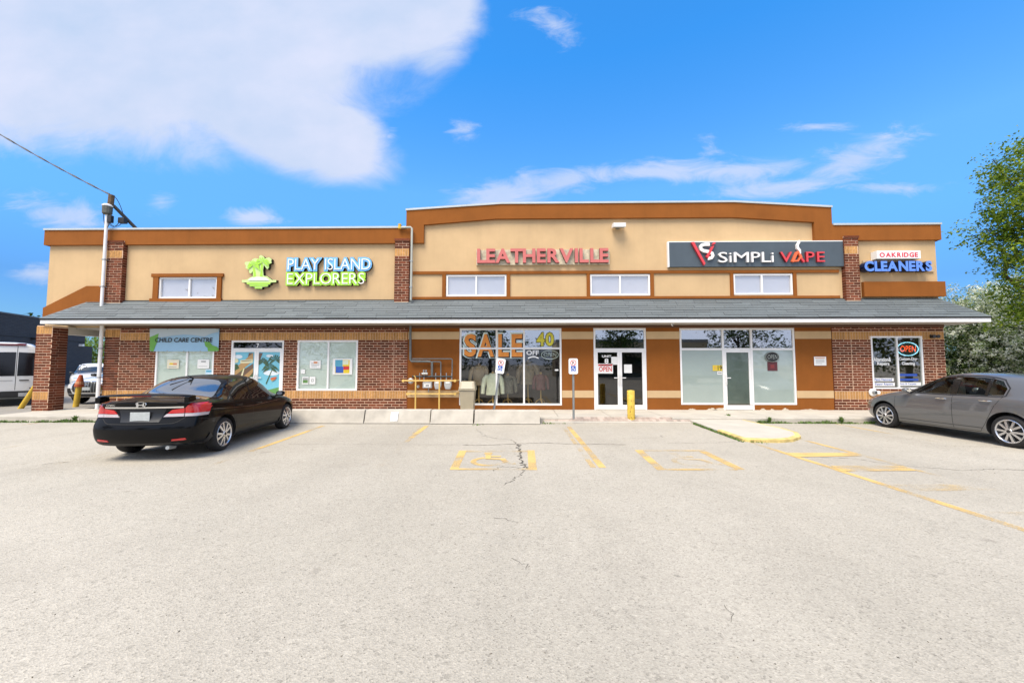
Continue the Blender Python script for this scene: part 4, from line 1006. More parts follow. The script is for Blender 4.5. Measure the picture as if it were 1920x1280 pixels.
# banner
ban = thing('banner', 'blue vinyl CHILD CARE CENTRE banner with green leaves hung over a window', 'banner')
a = wp(281.5, 658.5, D - .05); b = wp(411.5, 616, D - .05); nx, nz = 26, 8; vs = []; fs = []
yw = lambda i, j: D - .05 - .014 * math.sin(i * .55 + .6 * math.sin(j * .5)) * (1 - j / nz) - .008 * math.cos(i * .31)
for j in range(nz + 1):
    for i in range(nx + 1): vs.append((a[0] + (b[0] - a[0]) * i / nx, yw(i, j), a[1] + (b[1] - a[1]) * j / nz))
for j in range(nz):
    for i in range(nx): q0 = j * (nx + 1) + i; fs.append((q0, q0 + 1, q0 + nx + 2, q0 + nx + 1))
VB = mat('banner_blue', (0.30, 0.50, 0.66), .5, var=.05, vscale=2); VT = mat('banner_grey', (0.44, 0.52, 0.56), .5, var=.05, vscale=2); VG = mat('banner_green', (0.13, 0.36, 0.05), .5, var=.15, vscale=3)
MB().add(vs, fs).build('vinyl', VB, ban, fix=False, smooth=True)
def onban(polys, m, k):
    mb = MB()
    for ps in polys: mb.add([(wp(*p, D - .05)[0], D - .075 - .002 * k, wp(*p, D - .05)[1]) for p in ps], [tuple(range(len(ps)))])
    return mb.build('printed_shape', m, ban, fix=False)
onban([[(282, 616.3), (411, 616.3), (411, 622), (398, 625), (384, 631), (366, 628), (345, 627), (325, 629), (305, 632), (282, 633)]], VT, 0)
onban([[(282, 632), (299, 625), (296, 640), (289, 658.3), (282, 658.3)]], VG, 1); onban([[(384, 640), (394, 641), (399, 647), (408, 650), (411, 654), (411, 658), (391, 658.3), (390, 652), (386, 649)]], VG, 1)
mb = MB(); a = wp(292, 641.5, D - .05); b = wp(400, 633, D - .05); flat_text(mb, 'CHILD CARE CENTRE', a[0], b[0], a[1], b[1], D - .082, bold=.022, shear=.10); mb.build('lettering', PRINTBLK, ban, fix=False)
for i in range(5):
    for zz in (616.8, 657.8):
        p = wp(284 + i * 31, zz, D - .05); MB().lathe([(0.001, -.088), (.018, -.086), (.018, -.078)], 8, (p[0], D, p[1]), 'y').build('grommet', STEEL, ban)
# ------------------------------------------------------------------ fascia signs
LB = mat('sign_blue_face', (0.16, 0.44, 0.78), .35); LG = mat('sign_lime_face', (0.36, 0.66, 0.05), .35); LGP = mat('sign_pale_lime', (0.56, 0.76, 0.28), .35); RETB = mat('sign_black_return', (0.012, 0.014, 0.012), .5); RETBL = mat('sign_blue_edge', (0.06, 0.22, 0.50), .4); RETG = mat('sign_green_edge', (0.16, 0.40, 0.03), .4)
def zrow(x, yb_, yt): return wp(x, yb_)[1], wp(x, yt)[1]
s1 = thing('letter_sign', 'PLAY ISLAND EXPLORERS sign of white letters on blue and lime outlines', 'sign')
for word, xa_, xb_, yb2, yt, mf, me_ in (('PLAY ISLAND', 543.5, 697, 507, 487, LB, RETB), ('EXPLORERS', 543, 686, 533.5, 514, LG, RETB)):
    x0 = wp(xa_, 500)[0]; x1 = wp(xb_, 500)[0]; z0, z1 = zrow(620, yb2, yt)
    for o in letters(word, x0, x1, z0, z1, D - .115, .112, [mf, me_], s1, bold=-.005, grow=.10, stagger=.003, name='letter_outline', gap=.10): pass
    letters(word, x0, x1, z0, z1, D - .132, .017, [PRINTWHT, PRINTWHT], s1, bold=-.012, name='letter', gap=.10)
s2 = thing('palm_sign', 'lime green palm tree island sign left of the PLAY ISLAND lettering', 'sign')
def zx(p): return (440 + p[0] / 6.857, 460 + p[1] / 6.857)
def signpoly(pts, y, dpt, mats, name, k=1.0):
    mb = MB(); P_ = [wp(*zx(p)) for p in pts]; n = len(P_); mb.add([(p[0], y, p[1]) for p in P_], [tuple(range(n))], 0)
    o = len(mb.v); mb.v += [(p[0], y, p[1]) for p in P_] + [(p[0], y + dpt, p[1]) for p in P_]
    for i in range(n): mb.f.append((o + i, o + (i + 1) % n, o + n + (i + 1) % n, o + n + i)); mb.m.append(1)
    return mb.build(name, mats, s2, fix=False)
sil = [(125, 455), (185, 452), (225, 425), (268, 408), (262, 340), (245, 372), (222, 365), (212, 325), (172, 300), (178, 275), (160, 245), (170, 225), (210, 222), (240, 225), (262, 190), (300, 178), (345, 190), (348, 150), (365, 138), (400, 155), (420, 182), (470, 168), (505, 190), (498, 215), (505, 238), (470, 250), (468, 300), (450, 320), (425, 290), (405, 265), (395, 330), (402, 400), (450, 410), (490, 440), (510, 455), (565, 455), (562, 482), (492, 486), (488, 512), (460, 515), (458, 540), (385, 545), (380, 568), (290, 566), (288, 542), (225, 538), (222, 515), (190, 510), (186, 486), (128, 485)]
signpoly(sil, D - .13, .128, [LGP, RETB], 'backing')
for k, (pts, m_) in enumerate((([(272, 440), (275, 380), (262, 300), (272, 285), (290, 300), (305, 380), (305, 440)], LG), ([(355, 410), (372, 330), (368, 250), (382, 240), (395, 260), (388, 340), (390, 410)], LG), ([(192, 490), (490, 490), (486, 508), (194, 508)], LG), ([(228, 518), (458, 518), (455, 534), (230, 534)], LG), ([(205, 462), (240, 432), (300, 418), (370, 418), (440, 430), (480, 462)], PRINTWHT), ([(295, 550), (380, 550), (378, 562), (296, 562)], LG))):
    signpoly(pts, D - .133 - .004 * k, .004, [m_, m_], 'relief')
for cx, cy, L_, sd_ in ((275, 265, 100, 4), (395, 225, 105, 6)):
    for j, f in enumerate(frond(cx, cy, 7, L_, sd_, .55)):
        sx = [(cx + (p[0] - cx), cy + (p[1] - cy)) for p in f]; w_ = 5.5
        a_, b_, c_, d_ = sx; nb = ((b_[0] - d_[0]), (b_[1] - d_[1])); 
        sx = [a_, (b_[0] + nb[0] * w_ * .55, b_[1] + nb[1] * w_ * .55), c_, (d_[0] - nb[0] * w_ * .55, d_[1] - nb[1] * w_ * .55)]
        signpoly(sx, D - .16 - .002 * j, .004, [LG, LG], 'frond')
s3 = thing('letter_sign', 'LEATHERVILLE sign of faded pink letters on a stained cream board', 'sign')
FPINK = mat('faded_red_face', (0.53, 0.135, 0.12), .5, var=.08, vscale=3); FRET = mat('dark_red_return', (0.09, 0.010, 0.010), .5)
a = wp(893.5, 498); b = wp(1142, 468.5)
MB().box(a[0], b[0], D - .07, D - .002, a[1], b[1]).build('board', mat('stained_board', (0.58, 0.50, 0.36), .8, var=.4, vscale=9), s3, bevel=.006)
z0, z1 = zrow(1018, 495, 468.5)
letters('LEATHERVILLE', wp(895.5, 482)[0], wp(1139, 482)[0], z0, z1, D - .19, .118, [FPINK, FRET], s3, bold=.032, gap=.075)
s4 = thing('letter_sign', 'SiMPLi VAPE sign of white and red letters on a long dark slate panel', 'sign')
a = wp(1253, 502); b = wp(1577, 454.5)
SLATE = mat('slate_panel', (0.062, 0.082, 0.098), .45, var=.12, vscale=2)
MB().box(a[0], b[0], D - .12, D - .002, a[1], b[1]).build('panel', SLATE, s4, bevel=.004)
MB().box(a[0] - .045, a[0] - .001, D - .118, D - .002, a[1], b[1]).build('panel_end', WHITE, s4); MB().box(a[0] - .045, b[0] + .03, D - .119, D - .002, b[1] + .001, b[1] + .03).build('panel_end', WHITE, s4)
CR = mat('sign_red_face', (0.62, 0.045, 0.055), .4); CRR = mat('sign_red_return', (0.22, 0.01, 0.015), .4); CW = mat('sign_white_face', (0.82, 0.80, 0.76), .4); CWR = mat('sign_white_return', (0.45, 0.44, 0.46), .5); CO = mat('sign_orange_face', (0.70, 0.13, 0.04), .4)
def vz(p): return (1240 + p[0] / 5.333, 440 + p[1] / 5.333)
z0, z1 = zrow(1410, 494, 475.5)
for ch, xa_, xb_, zz in (('S', 543, 632, 1), ('i', 652, 672, 1), ('M', 697, 843, 1), ('P', 868, 955, 1), ('L', 972, 1060, 1), ('i', 1068, 1088, 1)):
    letters(ch, wp(*vz((xa_, 240)))[0], wp(*vz((xb_, 240)))[0], z0, z1, D - .20, .078, [CW, CWR], s4, bold=0.0)
for ch, xa_, xb_ in (('V', 1152, 1270), ('P', 1408, 1490), ('E', 1515, 1592)):
    letters(ch, wp(*vz((xa_, 240)))[0], wp(*vz((xb_, 240)))[0], z0, z1, D - .20, .078, [CR, CRR], s4, bold=.006)
def vpoly(pts, mats, name='letter', y=D - .20, dpt=.078):
    mb = MB(); mb.prism([wp(*vz(p)) for p in pts], y, y + dpt); return mb.build(name, mats, s4)
def vrib(path, w, mats, name='letter', y=D - .20):
    P_ = [Vector(p) for p in path]; L_ = []; R_ = []
    for i, p in enumerate(P_):
        t = (P_[min(i + 1, len(P_) - 1)] - P_[max(i - 1, 0)]).normalized(); n_ = Vector((-t.y, t.x)) * (w if not hasattr(w, '__len__') else w[i]) / 2
        L_.append(p + n_); R_.append(p - n_)
    mb = MB(); n = len(P_)
    for i in range(n - 1): 
        q4 = [wp(*vz(v_)) for v_ in (L_[i], L_[i + 1], R_[i + 1], R_[i])]; mb.prism(q4, y, y + .078)
    return mb.build(name, mats, s4)
vpoly([(275, 92), (303, 88), (415, 300), (402, 320)], CR)
vpoly([(420, 232), (478, 132), (502, 126), (440, 252)], CR); vpoly([(484, 116), (494, 95), (516, 93), (508, 112)], CR)
vrib([(458, 112), (410, 112), (384, 118), (368, 136), (374, 162), (400, 176), (455, 186), (482, 200), (490, 222), (478, 244), (440, 254)], 30, CW, y=D - .195)
vrib([(1275, 285), (1320, 190), (1332, 183), (1352, 225), (1362, 248)], 22, CO); vrib([(1290, 275), (1330, 275), (1352, 240)], 15, CO, y=D - .197); vrib([(1355, 240), (1390, 285)], 18, CR, y=D - .194)
vrib([(1338, 72), (1340, 92), (1322, 120), (1326, 150), (1345, 172), (1352, 205)], [6, 18, 20, 24, 22, 8], CW, y=D - .205)
s5 = thing('lightbox_sign', 'small white OAKRIDGE lightbox with red letters above the blue CLEANERS sign', 'sign')
a = wp(1645, 485, D - .25); b = wp(1726, 469.5, D - .25)
MB().box(a[0], b[0], D - .25, D - .002, a[1], b[1]).build('box', WHITE, s5, bevel=.008)
z0, z1 = (wp(1685, 482, D - .25)[1], wp(1685, 473.5, D - .25)[1])
letters('OAKRIDGE', wp(1649, 478, D - .25)[0], wp(1721, 478, D - .25)[0], z0, z1, D - .256, .005, [mat('sign_red_print', (.6, .03, .06), .5)] * 2, s5, bold=.03, gap=.12)
s6 = thing('letter_sign', 'blue CLEANERS channel letter sign under the OAKRIDGE lightbox', 'sign')
a = wp(1617, 510.5); b = wp(1748, 488.5)
MB().box(a[0], b[0], D - .05, D - .002, a[1], b[1]).build('board', mat('sign_board_tan', (0.50, 0.38, 0.24), .8, var=.15, vscale=5), s6)
z0, z1 = (wp(1685, 508, D - .3)[1], wp(1685, 489, D - .3)[1])
letters('CLEANERS', wp(1622, 499, D - .3)[0], wp(1749, 499, D - .3)[0], z0, z1, D - .28, .228, [mat('sign_blue2_face', (0.10, 0.24, 0.74), .35), mat('sign_navy_return', (0.008, 0.016, 0.05), .4)], s6, bold=.045, gap=.055)
# ------------------------------------------------------------------ fittings on the building
t = thing('flood_light', 'white box floodlight high on the tan wall right of LEATHERVILLE', 'light')
a = wp(1150, 430, D - .3); b = wp(1173, 417, D - .3); xm = (a[0] + b[0]) / 2
mb = MB(); mb.prism([(D - .34, a[1] + .07), (D - .05, a[1] + .12), (D - .05, b[1] - .02), (D - .24, b[1] + .01), (D - .36, b[1] - .03)], a[0], b[0], ax='x'); mb.build('housing', WHITE, t, bevel=.01)
mb = MB(); mb.add([(a[0] + .03, D - .33, a[1] + .066), (b[0] - .03, D - .33, a[1] + .066), (b[0] - .03, D - .08, a[1] + .108), (a[0] + .03, D - .08, a[1] + .108)], [(0, 1, 2, 3)]); mb.build('lens', mat('lamp_lens', (.35, .35, .32), .2), t, fix=False)
MB().box(xm - .06, xm + .06, D - .06, D - .001, a[1] + .1, b[1] - .04).build('bracket', STEEL, t)
t = thing('security_camera', 'small white dome camera under the canopy left of the vape shop', 'camera')
p = wp(1261, 612, D - .5); MB().lathe([(.045, ZE0 + .002), (.048, ZE0 - .03), (.036, ZE0 - .06), (.002, ZE0 - .085)], 14, (p[0], D - .5, 0)).build('dome', WHITE, t, smooth=True)
MB().box(p[0] - .02, p[0] + .02, D - .56, D - .52, ZE0 - .06, ZE0 - .03).build('camera_lens', BLACK, t)
t = thing('wall_light', 'dark wall light on the brick right of the cleaners window', 'light')
p = wp(1746, 631); mb = MB(); mb.box(p[0] - .06, p[0] + .06, D - .05, D - .008, p[1] - .05, p[1] + .06); mb.build('backplate', BLACK, t)
for s in (-1, 1):
    mb = MB(); mb.lathe([(.03, -.02), (.055, -.09), (.06, -.13)], 10, (p[0] + s * .07, D - .05, p[1]), 'y'); mb.build('lamp_head', BLACK, t)
t = thing('fire_hose_inlet', 'white round fire hose inlet on the buff brick band beside the cleaners', 'hose inlet')
p = wp(1636, 735); MB().lathe([(.02, -.015), (.13, -.02), (.13, -.05), (.10, -.06)], 18, (p[0] - .02, D, p[1]), 'y').build('flange', WHITE, t)
for dx_ in (-.02, .075): MB().lathe([(.05, -.03), (.05, -.12), (.062, -.125), (.062, -.15), (.03, -.155)], 14, (p[0] + dx_, D, p[1]), 'y').build('hose_coupling', STEEL if dx_ < 0 else WHITE, t)
MB().lathe([(.03, -.155), (.034, -.17), (.001, -.172)], 12, (p[0] - .02, D, p[1]), 'y').build('cap', DARK, t)
# roof gas pipe beside the middle pilaster
t = thing('roof_pipe', 'pale grey pipe running up beside the middle brick pilaster with a yellow valve', 'pipe')
p = wp(773, 500, D - .1); q = wp(752, 429, D - .1)
yp = D - .21
MB().tube([(q[0], yp + .02, 6.40), (p[0] - .05, yp, 6.40), (p[0], yp, 6.36), (p[0], yp, 3.86)], .038, 10).build('pipe', mat('painted_pipe', (.40, .41, .36), .5, var=.12), t, smooth=True)
MB().lathe([(.06, 6.36), (.06, 6.42), (.05, 6.46), (.06, 6.47), (.06, 6.52), (.02, 6.54)], 10, (q[0] - .02, yp + .02, 0)).build('valve', YELLOW, t)
for zz in (4.3, 5.2): MB().box(p[0] - .05, p[0] + .05, yp - .042, yp + .05, zz, zz + .03).build('clamp', STEEL, t)
# gas meter set
t = thing('gas_meters', 'row of grey gas meters with black piping on the brown wall', 'gas meters')
def W3(x, y, dep): p_ = wp(x, y, D - dep); return (p_[0], D - dep, p_[1])
def pipes(px, r, dep, m, name='pipe'): 
    return MB().tube([W3(x, y, dep) for x, y in px], r, 8).build(name, m, t, smooth=True)
pipes([(769.5, 611), (769.5, 674), (771.5, 677), (806, 677.5), (810, 679), (810, 706)], .042, .14, PIPE)
pipes([(810, 677.8), (825.5, 678), (826.5, 679), (826.5, 710)], .022, .13, PIPE); pipes([(772, 672.5), (846.5, 672.5), (848, 674), (847.5, 709)], .02, .16, PIPE)
pipes([(773, 705.5), (848, 705.8)], .036, .16, BLACK, 'manifold')
for x in (787, 795, 817, 826.5, 837, 847): pipes([(x, 699), (x, 714)], .018, .17, STEEL)
for x in (794.5, 799): pipes([(x, 693), (x, 701)], .028, .2, STEEL, 'regulator_stack')
pipes([(791, 700.5), (802, 700.5)], .04, .2, STEEL, 'regulator')
MB().box(*[W3(793, 722, .3)[0], W3(809.5, 722, .3)[0]], D - .34, D - .16, W3(800, 727.3, .3)[2], W3(800, 716, .3)[2]).build('meter', mat('meter_grey', (.42, .43, .42), .5, var=.1), t, bevel=.012)
MB().box(*[W3(795, 722, .35)[0], W3(807, 722, .35)[0]], D - .347, D - .341, W3(800, 725.5, .35)[2], W3(800, 719.5, .35)[2]).build('meter_face', PAPER, t)
MB().box(*[W3(798, 722, .35)[0], W3(804.5, 722, .35)[0]], D - .35, D - .3475, W3(800, 723.3, .35)[2], W3(800, 721.5, .35)[2]).build('meter_dial', PRINTBLK, t)
for x in (821, 840):
    c = W3(x, 720.5, .3); mb = MB(); mb.prism([(c[0] - .115, c[2] + .15), (c[0] + .115, c[2] + .15), (c[0] + .12, c[2] - .02), (c[0] + .08, c[2] - .16), (c[0] - .08, c[2] - .16), (c[0] - .12, c[2] - .02)], D - .36, D - .2); mb.build('meter', MATS['meter_grey'], t, bevel=.02)
    mb = MB(); mb.box(c[0] - .07, c[0] + .07, D - .368, D - .3605, c[2] + .03, c[2] + .1); mb.build('meter_face', PAPER, t)
for (x, y, r_) in ((770, 714, .10), (784, 724.5, .05)):
    c = W3(x, y, .25); MB().lathe([(.02, -.03), (r_ * .6, -.04), (r_, -.01), (r_, .02), (r_ * .6, .05)], 16, c, 'y').build('regulator', STEEL, t, smooth=True)
pipes([(776, 704), (779, 707), (779, 719), (779, 768)], .02, .24, PALEYEL)
pipes([(803.5, 727), (803.5, 735)], .016, .25, STEEL)
# yellow guard rail in front of the meters
t = thing('guard_rail', 'pale yellow pipe guard rail in front of the gas meters', 'rail')
for (x0, y0, x1, y1, r_) in ((756, 713.6, 853, 713.6, .024), (764, 738.2, 853, 738.2, .021)): MB().tube([W3(x0, y0, .55), W3(x1, y1, .55)], r_, 8).build('rail', PALEYEL, t, smooth=True)
for x in (779.5, 824): c = W3(x, 713, .55); MB().tube([(c[0], c[1] - .001, c[2] + .02), (c[0], c[1] - .001, ZS)], .026, 8).build('post', PALEYEL, t, smooth=True)
for (x, y) in ((756, 713.6), (853, 713.6), (764, 738.2), (853, 738.2)):
    c = W3(x, y, .55); MB().tube([(c[0], c[1], c[2]), (c[0] + (.05 if x > 800 else -.05), D - .01, c[2])], .02, 8).build('rail_return', PALEYEL, t)
    MB().lathe([(.045, -.02), (.045, .02)], 10, c, 'y').build('rail_elbow', PALEYEL, t)
# ------------------------------------------------------------------ things on the sidewalk and lot
BEIGE = mat('beige_plastic', (.36, .31, .215), .45, var=.08, vscale=4)
t = thing('trash_bin', 'beige swing top trash bin standing between gas meters and shop window', 'trash bin', (wp(877, 740, 13.0)[0], 13.0, ZS))
mb = MB(); prof = [(.27, .78), (.215, 0.0)]
def frust(w0, d0, z0, w1, d1, z1): return ([(-w0, -d0, z0), (w0, -d0, z0), (w0, d0, z0), (-w0, d0, z0), (-w1, -d1, z1), (w1, -d1, z1), (w1, d1, z1), (-w1, d1, z1)], [(0, 3, 2, 1), (4, 5, 6, 7), (0, 1, 5, 4), (1, 2, 6, 5), (2, 3, 7, 6), (3, 0, 4, 7)])
mb = MB(); mb.add(*frust(.20, .19, 0, .245, .23, .70)); mb.build('bin_body', BEIGE, t, bevel=.025)
mb = MB(); mb.add(*frust(.275, .255, .70, .275, .255, .735)); mb.build('rim', BEIGE, t, bevel=.012)
mb = MB(); mb.add(*frust(.27, .25, .736, .225, .15, .985)); mb.build('hood', BEIGE, t, bevel=.03)
mb = MB(); mb.add([(-.19, -.250, .755), (.19, -.250, .755), (.165, -.168, .955), (-.165, -.168, .955)], [(0, 1, 2, 3)]); mb.build('flap', mat('beige_flap', (.44, .39, .29), .4, var=.06), t, fix=False)
# accessible parking signs
def parking_sign(name_loc, label, tilt, zb, zt_, h_):
    t = thing('parking_sign', label, 'sign', name_loc); t.rotation_euler = (0, tilt, 0); t['group'] = 'accessible parking sign posts'
    mb = MB(); mb.prism([(-.03, -.018), (-.022, .014), (.022, .014), (.03, -.018), (.03, -.012), (.016, .02), (-.016, .02), (-.03, -.012)], 0, h_ - .05, ax='z'); mb.build('post', STEEL, t)
    w, z0, z1 = .13, h_ - .44, h_
    mb = MB(); k = .03; mb.prism([(-w + k, z0), (w - k, z0), (w, z0 + k), (w, z1 - k), (w - k, z1), (-w + k, z1), (-w, z1 - k), (-w, z0 + k)], -.035, -.031); mb.build('sign_plate', WHITE, t)
    zc = z1 - .125; mb = MB(); n = 20; ring = [(math.cos(6.2832 * i / n), math.sin(6.2832 * i / n)) for i in range(n)]
    mb.add([(.085 * c, -.0355, zc + .085 * s) for c, s in ring] + [(.066 * c, -.0355, zc + .066 * s) for c, s in ring], [(i, (i + 1) % n, n + (i + 1) % n, n + i) for i in range(n)])
    mb.add([(-.055, -.0356, zc + .045), (-.045, -.0356, zc + .055), (.055, -.0356, zc - .045), (.045, -.0356, zc - .055)], [(0, 3, 2, 1)]); mb.build('ban_symbol', RED, t, fix=False)
    mb = MB(); flat_text(mb, 'P', -.03, .03, zc - .045, zc + .045, -.0353, bold=.02); mb.build('letter', PRINTBLK, t, fix=False)
    zc = z0 + .155; mb = MB(); mb.box(-.07, .07, -.036, -.0352, zc - .075, zc + .075); mb.build('blue_panel', BLUE, t)
    mb = MB(); cc = [(-.005 + .036 * math.cos(R(a_)), zc - .02 + .036 * math.sin(R(a_))) for a_ in range(110, 380, 18)]
    for i in range(len(cc) - 1):
        (x0, y0), (x1, y1) = cc[i], cc[i + 1]; kx = 1.28
        mb.add([(x0, -.0367, y0), (x1, -.0367, y1), ((x1 + .005) * kx - .005, -.0367, (y1 - zc + .02) * kx + zc - .02), ((x0 + .005) * kx - .005, -.0367, (y0 - zc + .02) * kx + zc - .02)], [(0, 1, 2, 3)])
    for (x0, y0, x1, y1) in ((-.016, -.01, .0, .045), (-.016, -.012, .035, .002), (.028, -.05, .042, .0), (-.018, .05, .002, .066)): mb.quad((x0, -.0368, zc + y0), (x1, -.0368, zc + y0), (x1, -.0368, zc + y1), (x0, -.0368, zc + y1))
    mb.build('wheelchair_symbol', PRINTWHT, t, fix=False)
    return t
c = gp(1075.5, 785.5, ZS); parking_sign((c[0], c[1], ZS), 'upright accessible parking sign post at the kerb left of unit 8', 0, 0, 0, 1.70)
p = wp(924, 768, 11.75); parking_sign((p[0], 11.78, ZS), 'leaning accessible parking sign post behind the concrete barriers', R(8.5), 0, 0, 1.72)
c = gp(1184.5, 787, .06)
t = thing('bollard', 'chipped yellow steel bollard in front of the unit 8 doors', 'bollard', (c[0], c[1] + .05, 0.03))
mb = MB(); mb.lathe([(.108, -.05), (.108, .86), (.10, .875), (.001, .89)], 20); mb.build('post', mat('bollard_yellow', (.64, .44, .06), .55, var=.3, vscale=7, bump=.3, bscale=30), t, smooth=True)
CHIPM = mat('rust_chip', (.16, .06, .02), .9)
mb = MB()
for i in range(26):
    a_ = rnd.uniform(math.pi * 1.05, math.pi * 1.95); z = rnd.choice([rnd.uniform(.0, .45), rnd.uniform(.0, .85)]); h_ = rnd.uniform(.008, .05); w = rnd.uniform(.03, .09)
    pts = [(a_ - w, z), (a_ - w * .3, z - h_ * .6), (a_ + w * .8, z - h_ * .2), (a_ + w * .6, z + h_ * .5), (a_ - w * .2, z + h_)]
    mb.add([(.1095 * math.cos(k), .1095 * math.sin(k), z_) for k, z_ in pts], [tuple(range(5))])
stuff(mb.build('paint_chips', CHIPM, t, fix=False))
# precast barriers
yb0 = 11.2
edges = [(-7.0, 681.0), (681.6, 805.6), (806.4, 887.4), (889, 1013)]
labs = ['first concrete wheel barrier, its left end hidden behind the black sedan', 'concrete wheel barrier carrying a white paper sheet', 'short concrete wheel barrier in front of the beige trash bin', 'long concrete wheel barrier ending below the leather shop window']
for i, (ea, eb) in enumerate(edges):
    xa_ = wp(ea, 782, yb0)[0] if ea > 0 else -7.3; xb_ = wp(eb, 782, yb0)[0]
    dy_ = (0.0, .015, -.02, -.05)[i]; rz = (0, .004, -.006, .004)[i]
    o = MB(); L = xb_ - xa_; n = 14
    prof = [(-.0, 0), (.03, .05), (.13, .335), (.155, .355), (.40, .355), (.425, .335), (.48, .0)]
    vs = []
    for k in range(n + 1):
        for j, (yy, zz) in enumerate(prof):
            e_ = (.012 if k in (0, n) else 0); vs.append((xa_ * 0 + L * k / n + (e_ if k == 0 else -e_ if k == n else 0) * (1 if zz else 0), yy + rnd.gauss(0, .003), zz + rnd.gauss(0, .002) * (zz > 0)))
    m_ = len(prof); fs = [(k * m_ + j, (k + 1) * m_ + j, (k + 1) * m_ + j + 1, k * m_ + j + 1) for k in range(n) for j in range(m_ - 1)] + [tuple(range(m_ - 1, -1, -1)), tuple(n * m_ + j for j in range(m_))]
    o.add(vs, fs); ob = o.build('concrete_barrier', CONC, None, smooth=True, angle=25); ob.location = (xa_, yb0 + dy_, 0.016); ob.rotation_euler = (0, 0, rz)
    tag(ob, labs[i], 'barrier', 'precast barriers along the kerb')
p0, p1 = wp(731.5, 788, 11.26), wp(746.5, 770, 11.30)
mb = MB(); mb.add([(p0[0], 11.215 + .018 , .075), (p1[0], 11.215 + .018, .075), (p1[0] + .01, 11.30 + .012, .318), (p0[0] + .012, 11.30 + .012, .318)], [(0, 1, 2, 3)])
mb.add([(p0[0] + .1, 11.232, .07), (p0[0] + .13, 11.232, .07), (p0[0] + .13, 11.236, .095), (p0[0] + .1, 11.236, .095)], [(0, 1, 2, 3)])
o = mb.build('paper_sheet', PAPER, fix=False); tag(o, 'blank white paper sheet stuck on the second concrete barrier', 'paper')
# service mast at the left pilaster
t = thing('service_mast', 'white electrical conduit mast climbing beside the left brick pilaster to a meter head', 'mast')
p = wp(196, 520, D - .2); q = wp(186.5, 690, 13.4); ym = D - .24
xm_ = p[0]
MB().tube([(xm_, ym, 3.2), (xm_, ym, 6.95)], .048, 10).build('conduit', WHITE, t, smooth=True)
xq = wp(186.5, 690, D - .1)[0]; MB().tube([(xq, D - .1, ZS), (xq, D - .1, ZE0)], .055, 10).build('conduit', WHITE, t, smooth=True)
for zz in (4.35, 5.3): MB().box(xm_ - .06, xm_ + .06, ym - .055, D - .02, zz, zz + .03).build('clamp', STEEL, t)
for zz in (1.2, 2.2): MB().box(xq - .07, xq + .07, D - .16, D - .02, zz, zz + .03).build('clamp', STEEL, t)
MB().lathe([(.075, 6.9), (.135, 6.95), (.14, 7.2), (.13, 7.22), (.09, 7.24)], 14, (xm_, ym, 0)).build('weatherhead', mat('weathered_grey', (.10, .10, .08), .7, var=.6, vscale=22), t)
MB().lathe([(.145, 7.2), (.152, 7.24), (.10, 7.28), (.001, 7.29)], 14, (xm_, ym, 0)).build('cap', WHITE, t)
mb = MB(); mb.tube([(xm_ + .05, ym + .05, 7.28), (xm_ + .06, ym + .06, 7.64)], .085, 8); mb.build('wood_stub', mat('old_wood', (.12, .075, .04), .9, var=.4, vscale=14), t)
MB().tube([(xm_ + .10, ym + .1, 7.28), (xm_ + .72, ym + .5, 6.44)], .055, 8).build('brace', mat('dark_wood', (.022, .02, .018), .8), t)
MB().box(xm_ + .06, xm_ + .2, ym - .06, ym + .06, 6.62, 6.88).build('connector_box', BLACK, t, bevel=.02)
MB().box(xm_ + .28, xm_ + .50, ym + .1, ym + .26, 6.66, 6.86).build('connector_box', BLACK, t, bevel=.02)
def arcpts(a_, b_, sag, n=12): a_, b_ = Vector(a_), Vector(b_); return [a_.lerp(b_, i / n) - Vector((0, 0, sag * 4 * (i / n) * (1 - i / n))) for i in range(n + 1)]
for a_, b_, s_ in (((xm_ - .15, ym, 7.0), (xm_ + .1, ym, 6.62), .35), ((xm_ - .08, ym, 6.95), (xm_ + .35, ym + .1, 6.68), .30), ((xm_ + .1, ym, 6.64), (xm_ + .42, ym + .15, 6.7), .16), ((xm_ + .08, ym, 7.62), (xm_ + .42, ym + .2, 6.85), -.22)):
    MB().tube(arcpts(a_, b_, s_), .011, 5).build('wire', BLACK, t)
d_ = ray(-160, 150); k_ = 14.2 / d_.y
end = (d_.x * k_, 14.2, HC + d_.z * k_)
pts = arcpts((xm_ + .05, ym, 7.64), end, .16, 30)
o = thing('power_cable', 'twisted black power cable sagging from the upper left to the mast', 'cable')
for k in range(2): MB().tube([v_ + Vector((0, math.sin(i * 1.3 + k * math.pi) * .018, math.cos(i * 1.3 + k * math.pi) * .018)) for i, v_ in enumerate(pts)], .017, 6).build('strand', BLACK, o)
